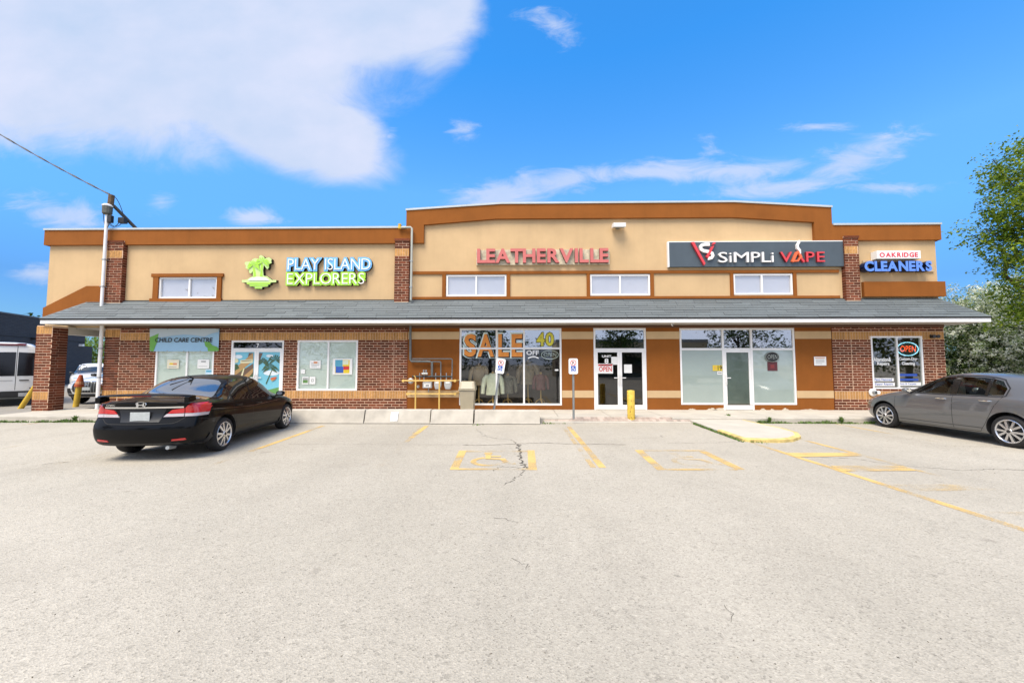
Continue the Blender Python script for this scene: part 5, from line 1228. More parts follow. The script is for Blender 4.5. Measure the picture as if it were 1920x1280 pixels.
# leaning yellow poles and cone left of the pier
for (xa_, ya_, xb_, yb2, lab) in ((38, 767, 69, 720, 'yellow steel pole leaning towards the corner brick pier beside the van'), (142, 761, 150, 714, 'yellow steel pole carrying an orange cone seen through the porch')):
    Yp = 14.3 if xa_ < 100 else 14.9
    a_, b_ = wp(xa_, ya_, Yp), wp(xb_, yb2, Yp)
    mb = MB(); mb.tube([(a_[0], Yp, .04), (b_[0], Yp, b_[1])], .075 if xa_ < 100 else .085, 10); o = mb.build('leaning_pole', YELLOW, smooth=True); tag(o, lab, 'pole')
    if xa_ > 100:
        v_ = Vector((b_[0] - a_[0], 0, b_[1] - .04)).normalized(); base = Vector((b_[0], Yp, b_[1])) - v_ * .22
        t = thing('traffic_cone', 'small orange traffic cone jammed on top of the yellow pole', 'cone', base); t.rotation_euler = (0, math.atan2(v_.x, v_.z), 0)
        mb = MB(); mb.lathe([(.125, 0), (.135, .03), (.095, .25), (.05, .45), (.001, .46)], 14); mb.build('cone', mat('cone_orange', (.50, .10, .03), .6, var=.2, vscale=8), t, smooth=True)
        mb = MB(); mb.lathe([(.120, .10), (.122, .12), (.108, .20), (.104, .21)], 14); mb.build('band', mat('cone_band', (.58, .25, .12), .6), t)
# neon and LED OPEN signs behind the glass
def neon(label, cx, cy, rx, ry, m_oval, m_txt, y=D + .06, plate=None):
    t = thing('open_sign', label, 'sign'); c_ = wp(cx, cy, y); a_ = wp(cx + rx, cy - ry, y); RX, RZ = a_[0] - c_[0], a_[1] - c_[1]
    el = [(c_[0] + RX * math.cos(2 * math.pi * i / 32), y, c_[1] + RZ * math.sin(2 * math.pi * i / 32)) for i in range(33)]
    if plate: MB().add([(p_[0], y + .02, p_[2]) for p_ in el[:-1]], [tuple(range(32))]).build('backing', plate, t, fix=False)
    MB().tube(el, .012, 6, cap=False).build('oval_tube', m_oval, t)
    mb = MB(); flat_text(mb, 'OPEN', c_[0] - RX * .72, c_[0] + RX * .76, c_[1] - RZ * .42, c_[1] + RZ * .46, y - .01, bold=-.012, shear=.12); mb.build('letters', m_txt, t, fix=False)
    return t
NEONW = mat('unlit_tube', (.55, .60, .52), .3); NEONR = mat('lit_red_led', (1.0, .10, .02), .4, emit=1.3); NEONB = mat('lit_cyan_led', (.35, .75, 1.0), .4, emit=.9)
neon('unlit neon OPEN oval behind glass right of OFF in the leather shop', 1031, 665, 16, 8, NEONW, NEONW)
neon('black oval OPEN sign with grey letters in the vape shop window', 1448, 669, 12, 9, mat('grey_tube', (.2, .22, .2), .4), mat('grey_letters', (.42, .46, .42), .4), y=D - .012, plate=BLACK)
neon('lit red OPEN oval with cyan rim in the cleaners window', 1702, 654, 19, 12.5, NEONB, NEONR, y=D + .05, plate=mat('dark_oval', (.02, .03, .02), .6))
# display stands with jackets behind the leather shop glass
WOOD = mat('turned_wood', (.62, .36, .10), .5, var=.2, vscale=10)
def jacket(label, x, Y, scale, m, zt_, open_=0.0, legs=True):
    t = thing('jacket_stand', label, 'jacket on stand', (x, Y, ZS)); t['group'] = 'jackets displayed in the shop window'
    sh = zt_ - ZS; mb = MB(); n = 18
    rows = [(0, .10, .085), (-.035, .20, .10), (-.09, .235, .115), (-.25, .22, .125), (-.45, .20, .12), (-.62, .225, .13), (-.72, .235, .135)]
    vs = []; fs = []
    for k, (dz_, rx_, ry_) in enumerate(rows):
        for i in range(n): a_ = 2 * math.pi * i / n; r_ = 1 + .05 * math.sin(a_ * 5 + k) ; vs.append((math.cos(a_) * rx_ * scale * r_, math.sin(a_) * ry_ * scale * r_, sh + dz_ * scale))
    for k in range(len(rows) - 1):
        for i in range(n): fs.append((k * n + i, k * n + (i + 1) % n, (k + 1) * n + (i + 1) % n, (k + 1) * n + i))
    mb.add(vs, fs); mb.build('torso', m, t, fix=True, smooth=True)
    for s in (-1, 1): MB().tube([(s * .19 * scale, 0, sh - .07 * scale), (s * .29 * scale, -.02, sh - .2 * scale), (s * .33 * scale, -.05, sh - .45 * scale), (s * .34 * scale, -.09, sh - .68 * scale)], [.085 * scale, .085 * scale, .07 * scale, .065 * scale], 10).build('sleeve', m, t, smooth=True)
    for s in (-1, 1):
        mb = MB(); mb.add([(s * .02 * scale, -.10 * scale, sh + .01), (s * .10 * scale, -.07 * scale, sh + .02), (s * .13 * scale, -.135 * scale, sh - .17 * scale), (s * .025 * scale, -.145 * scale, sh - .30 * scale)], [(0, 1, 2, 3)]); mb.build('lapel', m, t, fix=False)
    MB().lathe([(.05, sh - .02), (.05, sh + .06), (.02, sh + .085)], 10).build('neck_block', WOOD, t)
    if legs:
        MB().lathe([(.02, .18), (.028, .25), (.018, sh - .7 * scale)], 8).build('stand_pole', WOOD, t)
        for a_ in (40, 160, 280):
            c_, s_ = math.cos(R(a_)), math.sin(R(a_)); MB().tube([(0, 0, .28), (c_ * .14, s_ * .14, .2), (c_ * .26, s_ * .26, .012)], [.02, .02, .015], 6).build('stand_leg', WOOD, t)
def jx(px, Y): return wp(px, 720, Y)[0]
jacket('tan leather jacket over a grey shirt on a wooden stand, left pane', jx(898, 14.6), 14.6, 1.0, mat('tan_leather', (.50, .34, .19), .55, var=.2, vscale=8), 1.62)
jacket('pale cream jacket on a stand in the middle of the shop window', jx(924, 14.35), 14.35, 1.05, mat('cream_leather', (.80, .78, .56), .5, var=.15, vscale=8), 1.33)
jacket('dark patterned jacket on a low stand, centre pane', jx(952, 14.7), 14.7, .9, mat('dark_leather', (.20, .17, .11), .5, var=.6, vscale=20), 1.25)
jacket('long brown coat on a stand at the start of the right pane', jx(990, 14.9), 14.9, 1.15, mat('brown_leather', (.28, .20, .11), .5, var=.3, vscale=9), 1.75)
jacket('dark red coat on a wooden stand, right pane', jx(1014, 14.8), 14.8, .8, mat('oxblood_leather', (.20, .05, .04), .5, var=.3, vscale=9), 1.30)
p = wp(1023, 747, 14.4); t = thing('flower_pot', 'low white pot on the shop window floor beside the stands', 'pot', (p[0], 14.5, ZS)); MB().lathe([(.08, 0), (.13, .12), (.14, .13), (.12, .13)], 14).build('pot', WHITE, t); MB().lathe([(.118, .115), (.001, .12)], 12).build('soil', DARK, t)
# ------------------------------------------------------------------ vehicles
def pchip(pts):
    xs = np.array([p[0] for p in pts], float); ys = np.array([p[1] for p in pts], float)
    h = np.diff(xs); d = np.diff(ys) / h; m = np.zeros(len(xs))
    for i in range(1, len(xs) - 1):
        if d[i - 1] * d[i] > 0:
            w1_, w2_ = 2 * h[i] + h[i - 1], h[i] + 2 * h[i - 1]; m[i] = (w1_ + w2_) / (w1_ / d[i - 1] + w2_ / d[i])
    m[0], m[-1] = d[0], d[-1]
    def f(x):
        x = min(max(x, xs[0]), xs[-1]); i = min(int(np.searchsorted(xs, x, 'right')) - 1, len(xs) - 2); i = max(i, 0)
        t = (x - xs[i]) / h[i]; t2, t3 = t * t, t * t * t
        return float((2 * t3 - 3 * t2 + 1) * ys[i] + (t3 - 2 * t2 + t) * h[i] * m[i] + (-2 * t3 + 3 * t2) * ys[i + 1] + (t3 - t2) * h[i] * m[i + 1])
    return f
def sm(x): x = min(max(x, 0), 1); return x * x * (3 - 2 * x)
def shell(P):
    T, Bt, W, XR_, XF_ = pchip(P['T']), pchip(P['B']), pchip(P['W']), pchip(P['XR']), pchip(P['XF'])
    ZB = pchip(P['zb']); xr, xf = P['x']; wr = P['wr']; cr, cf = P.get('bulge', (.10, .14)); WM = max(p[1] for p in P['W'])
    ts = [0, .006, .016, .03, .05, .075] + [.075 + (.85) * i / 32 for i in range(1, 33)] + [.95, .97, .984, .994, 1.0]
    def fix(t, y, z):
        a, b = XR_(z), XF_(z); k = (abs(y) / WM) ** 2.2
        a += cr * k * (1 - t) ** 3; b -= cf * k * t ** 3
        return (a + t * (b - a), y, z)
    rows = []
    for t in ts:
        x = xr + t * (xf - xr); tz, bz, w, zb_ = T(x), Bt(x), W(x), ZB(x); bz = min(bz, tz - .015)
        g = sm((tz - bz) / P.get('gh', .34)); yb_ = w * P.get('shoulder', .935); hb = bz - zb_; hh = tz - bz
        wre = min(wr * (0.55 + .45 * g) + (1 - g) * yb_ * .3, yb_ - .02)
        pts = [(0, zb_), (w * .80, zb_), (w * .925, zb_ + .02), (w * .975, zb_ + .09), (w * .992, zb_ + hb * .30), (w, zb_ + hb * .52), (w * .997, zb_ + hb * .70), (w * .982, bz - hb * .12), (w * .962, bz - hb * .03), (yb_, bz)]
        hood = [(yb_ * .90, bz + hh * .42), (yb_ * .74, bz + hh * .70), (yb_ * .50, bz + hh * .88), (yb_ * .25, bz + hh * .97), (0, tz)]
        tr = tz - P.get('rail', .055)
        cab = [(yb_ - .16 * (yb_ - wre), bz + .20 * (tr - bz)), (yb_ - .55 * (yb_ - wre), bz + .62 * (tr - bz)), (wre, tr), (wre * .62, tz - .012), (0, tz)]
        pts += [(a[0] + (b[0] - a[0]) * g, a[1] + (b[1] - a[1]) * g) for a, b in zip(hood, cab)]
        rows.append([(t, y, z) for y, z in pts])
    vs = []; fs = []; idx = {}
    def vid(i, j, s):
        y0 = rows[i][j][1]
        key = (i, j, s if y0 > 1e-9 else 0)
        if key not in idx:
            t, y, z = rows[i][j]; idx[key] = len(vs); vs.append(fix(t, y * s, z))
        return idx[key]
    n, m = len(rows), len(rows[0])
    for i in range(n - 1):
        for j in range(m - 1):
            for s in (1, -1):
                q = (vid(i, j, s), vid(i + 1, j, s), vid(i + 1, j + 1, s), vid(i, j + 1, s)); fs.append(q)
    for i in (0, n - 1):
        cols = [1, .75, .5, .25, 0, -.25, -.5, -.75, -1]; gr = {}
        for j in range(m):
            for c_ in cols:
                if abs(c_) == 1: gr[(j, c_)] = vid(i, j, int(c_))
                elif rows[i][j][1] < 1e-9: gr[(j, c_)] = vid(i, j, 1)
                else: t, y, z = rows[i][j]; gr[(j, c_)] = len(vs); vs.append(fix(t, y * c_, z))
        for j in range(m - 1):
            for a, b in zip(cols[:-1], cols[1:]):
                q = []
                for k in (gr[(j, a)], gr[(j, b)], gr[(j + 1, b)], gr[(j + 1, a)]):
                    if k not in q: q.append(k)
                if len(q) >= 3: fs.append(tuple(q))
    mb = MB(); mb.add(vs, fs); return mb
def evaluated(ob):
    dg = bpy.context.evaluated_depsgraph_get(); dg.update(); return bpy.data.meshes.new_from_object(ob.evaluated_get(dg))
class Car:
    def __init__(s, P, label, cat, loc, rz, paint, name='parked_car', wincut=(), cabin=None):
        s.P = P; s.root = thing(name, label, cat, loc, rz); s.paint = paint
        me = shell(P).mesh('body', paint, smooth=True)
        ob = link('tmp', me); sd_ = ob.modifiers.new('s', 'SUBSURF'); sd_.levels = 1; sd_.render_levels = 1
        me1 = evaluated(ob); bm = bmesh.new(); bm.from_mesh(me1); s.bvh0 = BVHTree.FromBMesh(bm); bm.free()
        WM = max(p[1] for p in P['W']); cut = MB()
        for ax in P['axles']:
            for sg in (1, -1):
                a, b = sorted((sg * (WM - .30), sg * (WM + .2))); n = 40; ra = P['arch']
                vs = [(ax + ra * math.cos(2 * math.pi * k / n), y, P['wr_'] + .012 + ra * math.sin(2 * math.pi * k / n)) for y in (a, b) for k in range(n)]
                cut.add(vs, [tuple(range(n)), tuple(range(2 * n - 1, n - 1, -1))] + [(k, n + k, n + (k + 1) % n, (k + 1) % n) for k in range(n)])
        co = link('cut', cut.mesh('cut', BLACK)); bo = ob.modifiers.new('b', 'BOOLEAN'); bo.operation = 'DIFFERENCE'; bo.solver = 'EXACT'; bo.object = co
        cos = [co]
        try: bo.material_mode = 'TRANSFER'
        except Exception: pass
        for poly in ([cabin] if cabin else []) + list(wincut):
            hw = .59 if poly is cabin else 1.2; mb = MB(); mb.prism(poly, -hw, hw); c2_ = link('cut', mb.mesh('cut', MATS['car_inside'])); b2_ = ob.modifiers.new('b', 'BOOLEAN'); b2_.operation = 'DIFFERENCE'; b2_.solver = 'EXACT'; b2_.object = c2_; cos.append(c2_)
            try: b2_.material_mode = 'TRANSFER'
            except Exception: pass
        me2 = evaluated(ob)
        for o in [ob] + cos: bpy.data.objects.remove(o)
        for p in me2.polygons: p.use_smooth = True
        me2.set_sharp_from_angle(angle=R(32))
        s.body = link('body', me2, s.root)
        bm = bmesh.new(); bm.from_mesh(me2); s.bvh = BVHTree.FromBMesh(bm); bm.free()
    def hit(s, view, a, b, pre=False):
        bv = s.bvh0 if pre else s.bvh
        o, d = {'L': ((a, 3, b), (0, -1, 0)), 'R': ((a, -3, b), (0, 1, 0)), 'B': ((-5, a, b), (1, 0, 0)), 'F': ((5, a, b), (-1, 0, 0)), 'T': ((a, b, 4), (0, 0, -1))}[view]
        h = bv.ray_cast(Vector(o), Vector(d))
        if h[0] is None: h = bv.find_nearest(Vector(o) + Vector(d) * (2.3 if view in 'LR' else 2.8))
        nrm = h[1]
        if nrm.dot(Vector(d)) > 0: nrm = -nrm
        return h[0], nrm
    def decal(s, name, outline, view, m, off=.004, thick=.012, parent=None, pre=True, step=.06, smooth=True):
        pts = []
        n = len(outline)
        for i in range(n):
            a, b = Vector(outline[i]), Vector(outline[(i + 1) % n]); k = max(1, int((b - a).length / step))
            pts += [a.lerp(b, j / k) for j in range(k)]
        nb = len(pts)
        x0, x1 = min(p.x for p in pts), max(p.x for p in pts); y0, y1 = min(p.y for p in pts), max(p.y for p in pts)
        def inside(p):
            c = False
            for i in range(nb):
                a, b = pts[i], pts[(i + 1) % nb]
                if (a.y > p.y) != (b.y > p.y) and p.x < (b.x - a.x) * (p.y - a.y) / (b.y - a.y) + a.x: c = not c
            return c
        ins = []
        gx = x0 + step * .5
        while gx < x1:
            gy = y0 + step * .5
            while gy < y1:
                p = Vector((gx, gy))
                if inside(p) and min((p - q).length for q in pts) > step * .35: ins.append(p)
                gy += step
            gx += step
        r = delaunay_2d_cdt(pts + ins, [], [list(range(nb))], 1, 1e-5)
        V2, E2, F2 = r[0], r[1], r[2]
        top = []; low = []
        for p in V2:
            h, nr = s.hit(view, p.x, p.y, pre); top.append(h + nr * off); low.append(h - nr * (thick - off))
        cnt = {}
        for f in F2:
            for i in range(len(f)): e = (f[i], f[(i + 1) % len(f)]); cnt[tuple(sorted(e))] = cnt.get(tuple(sorted(e)), []) + [e]
        mb = MB(); mb.add(top, [tuple(f) for f in F2]); N = len(V2); mb.v += [tuple(p) for p in low]
        for k, e in cnt.items():
            if len(e) == 1: a, b = e[0]; mb.f.append((a, b, b + N, a + N)); mb.m.append(0)
        me = mb.mesh(name, m, fix=True, smooth=smooth, angle=40); return link(name, me, parent or s.root)
    def seam(s, pts, view, w=.007, m=None, name='panel_gap', closed=False, off=.0012, parent=None):
        P_ = []
        if closed: pts = list(pts) + [pts[0]]
        for a, b in zip(pts[:-1], pts[1:]):
            a, b = Vector(a), Vector(b); k = max(1, int((b - a).length / .04)); P_ += [a.lerp(b, i / k) for i in range(k)]
        P_.append(Vector(pts[-1])); vs = []
        for i, p in enumerate(P_):
            t = (P_[min(i + 1, len(P_) - 1)] - P_[max(i - 1, 0)]).normalized(); nn_ = Vector((-t.y, t.x)) * w / 2
            for q in (p + nn_, p - nn_): h, nr = s.hit(view, q.x, q.y, True); vs.append(h + nr * off)
        mb = MB(); mb.add(vs, [(2 * i, 2 * i + 1, 2 * i + 3, 2 * i + 2) for i in range(len(P_) - 1)]); return mb.build(name, m or DARK, parent or s.root, fix=False)
    def wheels(s, pairs, dark=None, offset=.0, ang=.16, rimr=.215, ns=5):
        P = s.P; r, w = P['wr_'], .205; WM = max(p[1] for p in P['W']); dark = dark or BLACK
        ty = MB(); ty.lathe([(rimr + .012, -w), (r - .055, -w - .004), (r - .012, -w + .015), (r, -w + .05), (r, -.05), (r - .012, -.015), (r - .05, .003), (rimr + .012, -.004)], 44, ax='y', cap=False)
        tm = ty.mesh('tyre', RUBBER, smooth=True, angle=50)
        rb = MB(); rb.lathe([(rimr + .014, -.004), (rimr + .004, .002), (rimr - .012, -.012), (rimr - .02, -.09), (rimr - .02, -.17)], 44, ax='y', cap=False)
        rb.lathe([(.055, .004), (.05, .012), (.001, .014)], 20, ax='y')
        for k in range(ns):
            for sg in (pairs and (-1, 1) or (0,)):
                a0 = 2 * math.pi * k / ns + .3; a1 = a0 + sg * ang; ai = a0 + sg * ang * .55
                d0 = Vector((math.cos(ai), math.sin(ai))); d1 = Vector((math.cos(a1), math.sin(a1))); p0, p1 = d0 * .045, d1 * (rimr - .008); t = (p1 - p0).normalized(); n_ = Vector((-t.y, t.x)); wi, wo = (.017, .021)
                q = [p0 + n_ * wi, p0 - n_ * wi, p1 - n_ * wo, p1 + n_ * wo]
                vs = [(v.x, .004 - .0, v.y) for v in q[:2]] + [(v.x, -.010, v.y) for v in q[2:]] + [(v.x, -.045, v.y) for v in q]
                rb.add(vs, [(0, 1, 2, 3), (0, 4, 5, 1), (1, 5, 6, 2), (2, 6, 7, 3), (3, 7, 4, 0)])
        rm = rb.mesh('rim', SILVER, smooth=True, angle=30)
        hb = MB(); hb.lathe([(rimr - .015, -.10), (.14, -.085), (.04, -.05), (.001, -.05)], 32, ax='y'); hm = hb.mesh('brake_disc', dark)
        cb = MB(); cb.lathe([(.032, .0145), (.03, .017), (.001, .0175)], 16, ax='y'); cm = cb.mesh('hub_cap', BLACK)
        for ax in P['axles']:
            for sg in (1, -1):
                e = bpy.data.objects.new('wheel', tm); COL.objects.link(e); e.parent = s.root; e.location = (ax, sg * (WM - .018 + offset), r)
                e.rotation_euler = (0, rnd.uniform(0, 1.2), 0) if sg > 0 else (0, rnd.uniform(0, 1.2), math.pi)
                for nme, d_ in (('rim', rm), ('brake_disc', hm), ('hub_cap', cm)): link(nme, d_, e)
    def mirror(s, x, z, m, out=.16, face=CHROME):
        WM = max(p[1] for p in s.P['W'])
        for sg in (1, -1):
            h, nr = s.hit('L' if sg > 0 else 'R', x, z - .03, True); y = abs(h.y)
            mb = MB(); n = 14; rings = [(-.055, .72), (-.05, .88), (0, 1), (.05, .9), (.085, .55), (.095, .2)]
            vs = []; fs = []
            for dx_, k in rings:
                for i in range(n):
                    a = 2 * math.pi * i / n; c_, s_ = math.cos(a), math.sin(a); sq = lambda v: math.copysign(abs(v) ** .7, v)
                    vs.append((x + dx_, sg * (y + .045 + .095 + .095 * k * sq(c_)), z + .015 + .062 * k * sq(s_)))
            for i in range(len(rings) - 1):
                for k in range(n): fs.append((i * n + k, i * n + (k + 1) % n, (i + 1) * n + (k + 1) % n, (i + 1) * n + k))
            fs += [tuple(range(n)), tuple((len(rings) - 1) * n + k for k in range(n))]
            mb.add(vs, fs); o = mb.build('door_mirror', m, s.root, smooth=True, angle=60)
            MB().add([(x - .056, sg * (y + .045 + .095 + .095 * .66 * math.cos(2 * math.pi * i / n)), z + .015 + .043 * math.sin(2 * math.pi * i / n)) for i in range(n)], [tuple(range(n))]).build('mirror_glass', face, o, fix=False)
            MB().box(x - .02, x + .03, sg * y - .02, sg * (y + .07), z - .055, z - .02).build('mirror_stalk', BLACK, o)
    def handle(s, x, z, m, parent=None):
        for sg, v in ((1, 'L'), (-1, 'R')):
            h, nr = s.hit(v, x, z, True); y = h.y
            mb = MB(); mb.tube([(x + .10, y - sg * .005, z), (x + .085, y + sg * .028, z + .003), (x, y + sg * .034, z + .004), (x - .085, y + sg * .028, z + .002), (x - .10, y - sg * .005, z)], [.010, .013, .014, .013, .010], 8); mb.build('door_handle', m, s.root, smooth=True)
mat('car_inside', (.020, .020, .021), .8)
BLKP = mat('black_car_paint', (.003, .003, .0035), .30, coat=.35, spec=.04)
GREYP = mat('grey_car_paint', (.158, .161, .166), .34, metal=.5, coat=1.0)
WHTP = mat('white_car_paint', (.66, .66, .65), .30, coat=1.0)
CARGL = mat('tinted_glass', (.006, .008, .008), .03, spec=.9, coat=.3)
LAMPR = mat('tail_lamp_red', (.50, .012, .015), .12, coat=1.0); LAMPW = mat('tail_lamp_clear', (.44, .38, .39), .15, coat=1.0); PLATE = mat('blank_plate', (.42, .45, .45), .4, var=.15, vscale=18)
def headlight_mat(): return mat('head_lamp', (.50, .52, .54), .12, metal=.3, coat=1.0)

# ---- black sedan seen from behind
CIV = dict(x=(-2.30, 2.22), axles=(-1.335, 1.335), wr_=.316, arch=.368, wr=.605, gh=.36, rail=.05,
    XR=[(.20, -2.12), (.28, -2.20), (.36, -2.255), (.48, -2.285), (.58, -2.295), (.635, -2.29), (.665, -2.245), (.70, -2.205), (.80, -2.19), (.92, -2.195), (.985, -2.215), (1.03, -2.20), (1.08, -2.1), (1.5, -1.95)],
    XF=[(.17, 2.02), (.3, 2.15), (.5, 2.20), (.62, 2.18), (.72, 2.09), (.85, 1.94), (1.5, 1.6)],
    T=[(-2.3, 1.015), (-2.15, 1.04), (-1.95, 1.055), (-1.75, 1.075), (-1.35, 1.25), (-.98, 1.385), (-.6, 1.432), (-.15, 1.445), (.25, 1.42), (.62, 1.325), (1.05, 1.115), (1.28, 1.01), (1.6, .945), (2.0, .83), (2.25, .68)],
    B=[(-2.3, .945), (-1.9, .965), (-1.3, .935), (-.5, .90), (.3, .875), (1.0, .855), (1.4, .84), (2.0, .74), (2.25, .60)],
    W=[(-2.3, .775), (-2.24, .815), (-2.12, .845), (-1.9, .868), (-1.4, .880), (-.8, .872), (0, .870), (1.2, .876), (1.7, .855), (2.0, .79), (2.13, .71), (2.22, .60)],
    zb=[(-2.3, .265), (-1.9, .225), (-1.0, .185), (1.0, .175), (2.2, .20)], bulge=(.16, .20))
a_ = Vector(gp(420, 843.5)); b_ = Vector(gp(536, 803)); hd = (b_ - a_).normalized(); mid = (a_ + b_) / 2; rz = math.atan2(hd.y, hd.x)
lft = Vector((-hd.y, hd.x)); cen = mid + lft * .85
C1 = Car(CIV, 'glossy black four door sedan with rear spoiler parked facing the shops', 'car', (cen.x, cen.y, .004), rz, BLKP)
C = C1; C.wheels(True, ang=.27, rimr=.222)
FW = [(.92, .893), (.47, 1.262), (.15, 1.335), (-.27, 1.352), (-.29, .915)]; RW = [(-.36, .918), (-.34, 1.35), (-.72, 1.325), (-1.02, 1.225), (-1.00, .945)]; QW = [(-1.07, .952), (-1.085, 1.20), (-1.24, 1.13), (-1.40, 1.04), (-1.38, .985)]
for v in 'LR':
    trimline = [(1.0, .882), (.50, 1.285), (.16, 1.357), (-.3, 1.376), (-.75, 1.347), (-1.1, 1.232), (-1.30, 1.13), (-1.47, 1.03), (-1.42, .968), (-1.0, .925), (-.3, .897)]
    C.decal('window_surround', trimline, v, mat('gloss_black_trim', (.008, .008, .008), .2), .002)
    for nme, w_ in (('front_side_window', FW), ('rear_side_window', RW), ('quarter_window', QW)): C.decal(nme, w_, v, CARGL, .006)
    C.seam([(-.325, .97), (-.33, .6), (-.36, .24)], v, name='door_gap'); C.seam([(1.0, .93), (1.06, .7), (.98, .45), (.93, .25), (-.36, .235), (-.80, .25), (-.92, .42), (-1.03, .62), (-1.06, .85), (-1.06, 1.0)], v, name='door_gap')
    C.seam([(.98, .80), (-.3, .76), (-1.2, .80), (-1.8, .845)], v, w=.010, m=mat('crease_paint', (.02, .02, .022), .15, coat=1), name='body_crease', off=.002)
    C.seam([(.95, .215), (-.9, .225)], v, w=.05, m=BLACK, name='sill_trim', off=.004)
    C.decal('tail_light', [(-2.085, .808), (-2.08, .955), (-1.90, .965), (-1.72, .94), (-1.85, .868), (-1.96, .825)], v, LAMPR, .009, step=.03, thick=.03)
    C.decal('tail_light_clear', [(-2.085, .752), (-2.08, .804), (-1.97, .815), (-1.87, .858), (-1.79, .895), (-1.87, .82), (-1.98, .765)], v, LAMPW, .008, step=.03, thick=.03)
    C.decal('mud_flap', [(-1.75, .24), (-1.70, .34), (-1.78, .42), (-1.83, .33), (-1.82, .24)], v, BLACK, .02); C.decal('mud_flap', [(.93, .2), (.955, .3), (.93, .36), (.90, .28), (.90, .2)], v, BLACK, .02)
    C.seam([(-1.70, .66), (-1.9, .69), (-2.03, .70)], v, name='bumper_gap')
C.mirror(.80, .93, BLKP); C.handle(-.10, .805, BLKP); C.handle(-.88, .83, BLKP)
C.decal('rear_window', [(-1.72, .66), (-1.70, .715), (-1.45, .685), (-1.02, .575), (-.97, .50), (-.95, 0), (-.97, -.50), (-1.02, -.575), (-1.45, -.685), (-1.70, -.715), (-1.72, -.66), (-1.75, 0)], 'T', mat('rear_glass', (.035, .036, .036), .04, spec=1.0, coat=1.0), .004)
C.decal('windscreen', [(1.16, .60), (.62, .49), (.55, .40), (.53, 0), (.55, -.40), (.62, -.49), (1.16, -.60), (1.22, 0)], 'T', CARGL, .004)
C.decal('sunroof', [(.22, .36), (-.42, .36), (-.42, -.36), (.22, -.36)], 'T', CARGL, .002)
for sg in (1, -1):
    S_ = lambda pts: [(sg * y, z) for y, z in pts]
    C.decal('tail_light', S_([(.395, .808), (.46, .872), (.632, .897), (.632, .812)]), 'B', LAMPR, .016, thick=.03, step=.03); C.decal('tail_light_clear', S_([(.345, .752), (.388, .80), (.632, .806), (.632, .752)]), 'B', LAMPW, .016, thick=.03, step=.03)
    C.decal('tail_light', S_([(.642, .812), (.642, .90), (.695, .968), (.84, .965), (.85, .805)]), 'B', LAMPR, .012, step=.03, thick=.03); C.decal('tail_light_clear', S_([(.642, .752), (.642, .806), (.85, .80), (.85, .752)]), 'B', LAMPW, .011, step=.03, thick=.03)
    C.decal('reflector', S_([(.49, .345), (.50, .372), (.685, .388), (.70, .362), (.66, .350)]), 'B', LAMPR, .006)
    C.seam(S_([(.66, .735), (.665, .90), (.70, .99)]), 'B', name='boot_gap'); C.seam(S_([(.66, .74), (.56, .665), (.50, .645), (0, .64)]), 'B', name='boot_gap', w=.010)
C.decal('chrome_strip', [(-.62, .902), (-.62, .930), (.62, .930), (.62, .902)], 'B', CHROME, .012, thick=.016)
C.decal('plate_recess', [(-.30, .672), (-.34, .80), (-.37, .885), (.37, .885), (.34, .80), (.30, .672)], 'B', mat('recess_black', (.006, .006, .007), .35), .001)
h, nr = C.hit('B', 0, .77); MB().box(h.x - .03, h.x - .018, -.153, .153, .690, .842).build('number_plate', PLATE, C.root, bevel=.004)
h, nr = C.hit('B', 0, .965)
mb = MB(); LX = h.x - .008
for pts in ([(-.052, .935), (-.03, .935), (-.036, .998), (-.058, .998)], [(.03, .935), (.052, .935), (.058, .998), (.036, .998)], [(-.034, .957), (.034, .957), (.033, .972), (-.033, .972)]): mb.prism(pts, LX - .012, LX, ax='x')
mb.build('emblem', CHROME, C.root)
n_ = 24; fr_ = []
mb = MB(); mb.tube([(LX - .002, .078 * math.copysign(abs(math.cos(2 * math.pi * k / n_)) ** .6, math.cos(2 * math.pi * k / n_)) * (1.0 if math.sin(2 * math.pi * k / n_) > 0 else .86), .966 + .046 * math.copysign(abs(math.sin(2 * math.pi * k / n_)) ** .6, math.sin(2 * math.pi * k / n_))) for k in range(n_ + 1)], .007, 6); mb.build('emblem', CHROME, C.root)
mb = MB(); tt = text2d('CIVIC', .01, .2); mbx = MB(); letter_mesh(mbx, tt, lambda p: p, lambda p: p, 0, .01)
h2, _ = C.hit('B', .52, .955); w_ = .17; kx = w_ / (tt[3] - tt[2]); kz = .032 / (tt[5] - tt[4])
LV = []
for v in mbx.v:
    yy, zz = .60 - (v[0] - tt[2]) * kx, .942 + (v[2] - tt[4]) * kz; hh_, _ = C.hit('B', yy, zz, True); LV.append((hh_.x - .008 + v[1], yy, zz))
mb.add(LV, mbx.f); mb.build('lettering', CHROME, C.root, fix=False)
# spoiler wing on two feet
mb = MB(); n = 24; vs = []; fs = []
prof = [(-.10, .004), (-.06, .022), (.02, .026), (.09, .012), (.10, .0), (.02, -.006), (-.08, -.012)]
for k in range(n + 1):
    y = -.745 + 1.49 * k / n; e = abs(y) / .745; xo = -2.13 + .05 * e ** 2; zo = 1.105 + .018 * (1 - e ** 2) - .012 * e ** 6; sc_ = 1 - .35 * e ** 8
    vs += [(xo + p[0] * sc_, y, zo + p[1]) for p in prof]
m_ = len(prof)
for k in range(n):
    for j in range(m_): fs.append((k * m_ + j, k * m_ + (j + 1) % m_, (k + 1) * m_ + (j + 1) % m_, (k + 1) * m_ + j))
fs += [tuple(range(m_)), tuple(n * m_ + j for j in range(m_))]
mb.add(vs, fs); sp_ = mb.build('spoiler', BLKP, C.root, smooth=True)
for sg in (1, -1): MB().prism([(-2.20, .99), (-2.00, 1.02), (-2.02, 1.10), (-2.20, 1.095)], sg * .70 - .045, sg * .70 + .035).build('spoiler_foot', BLKP, sp_, bevel=.012)
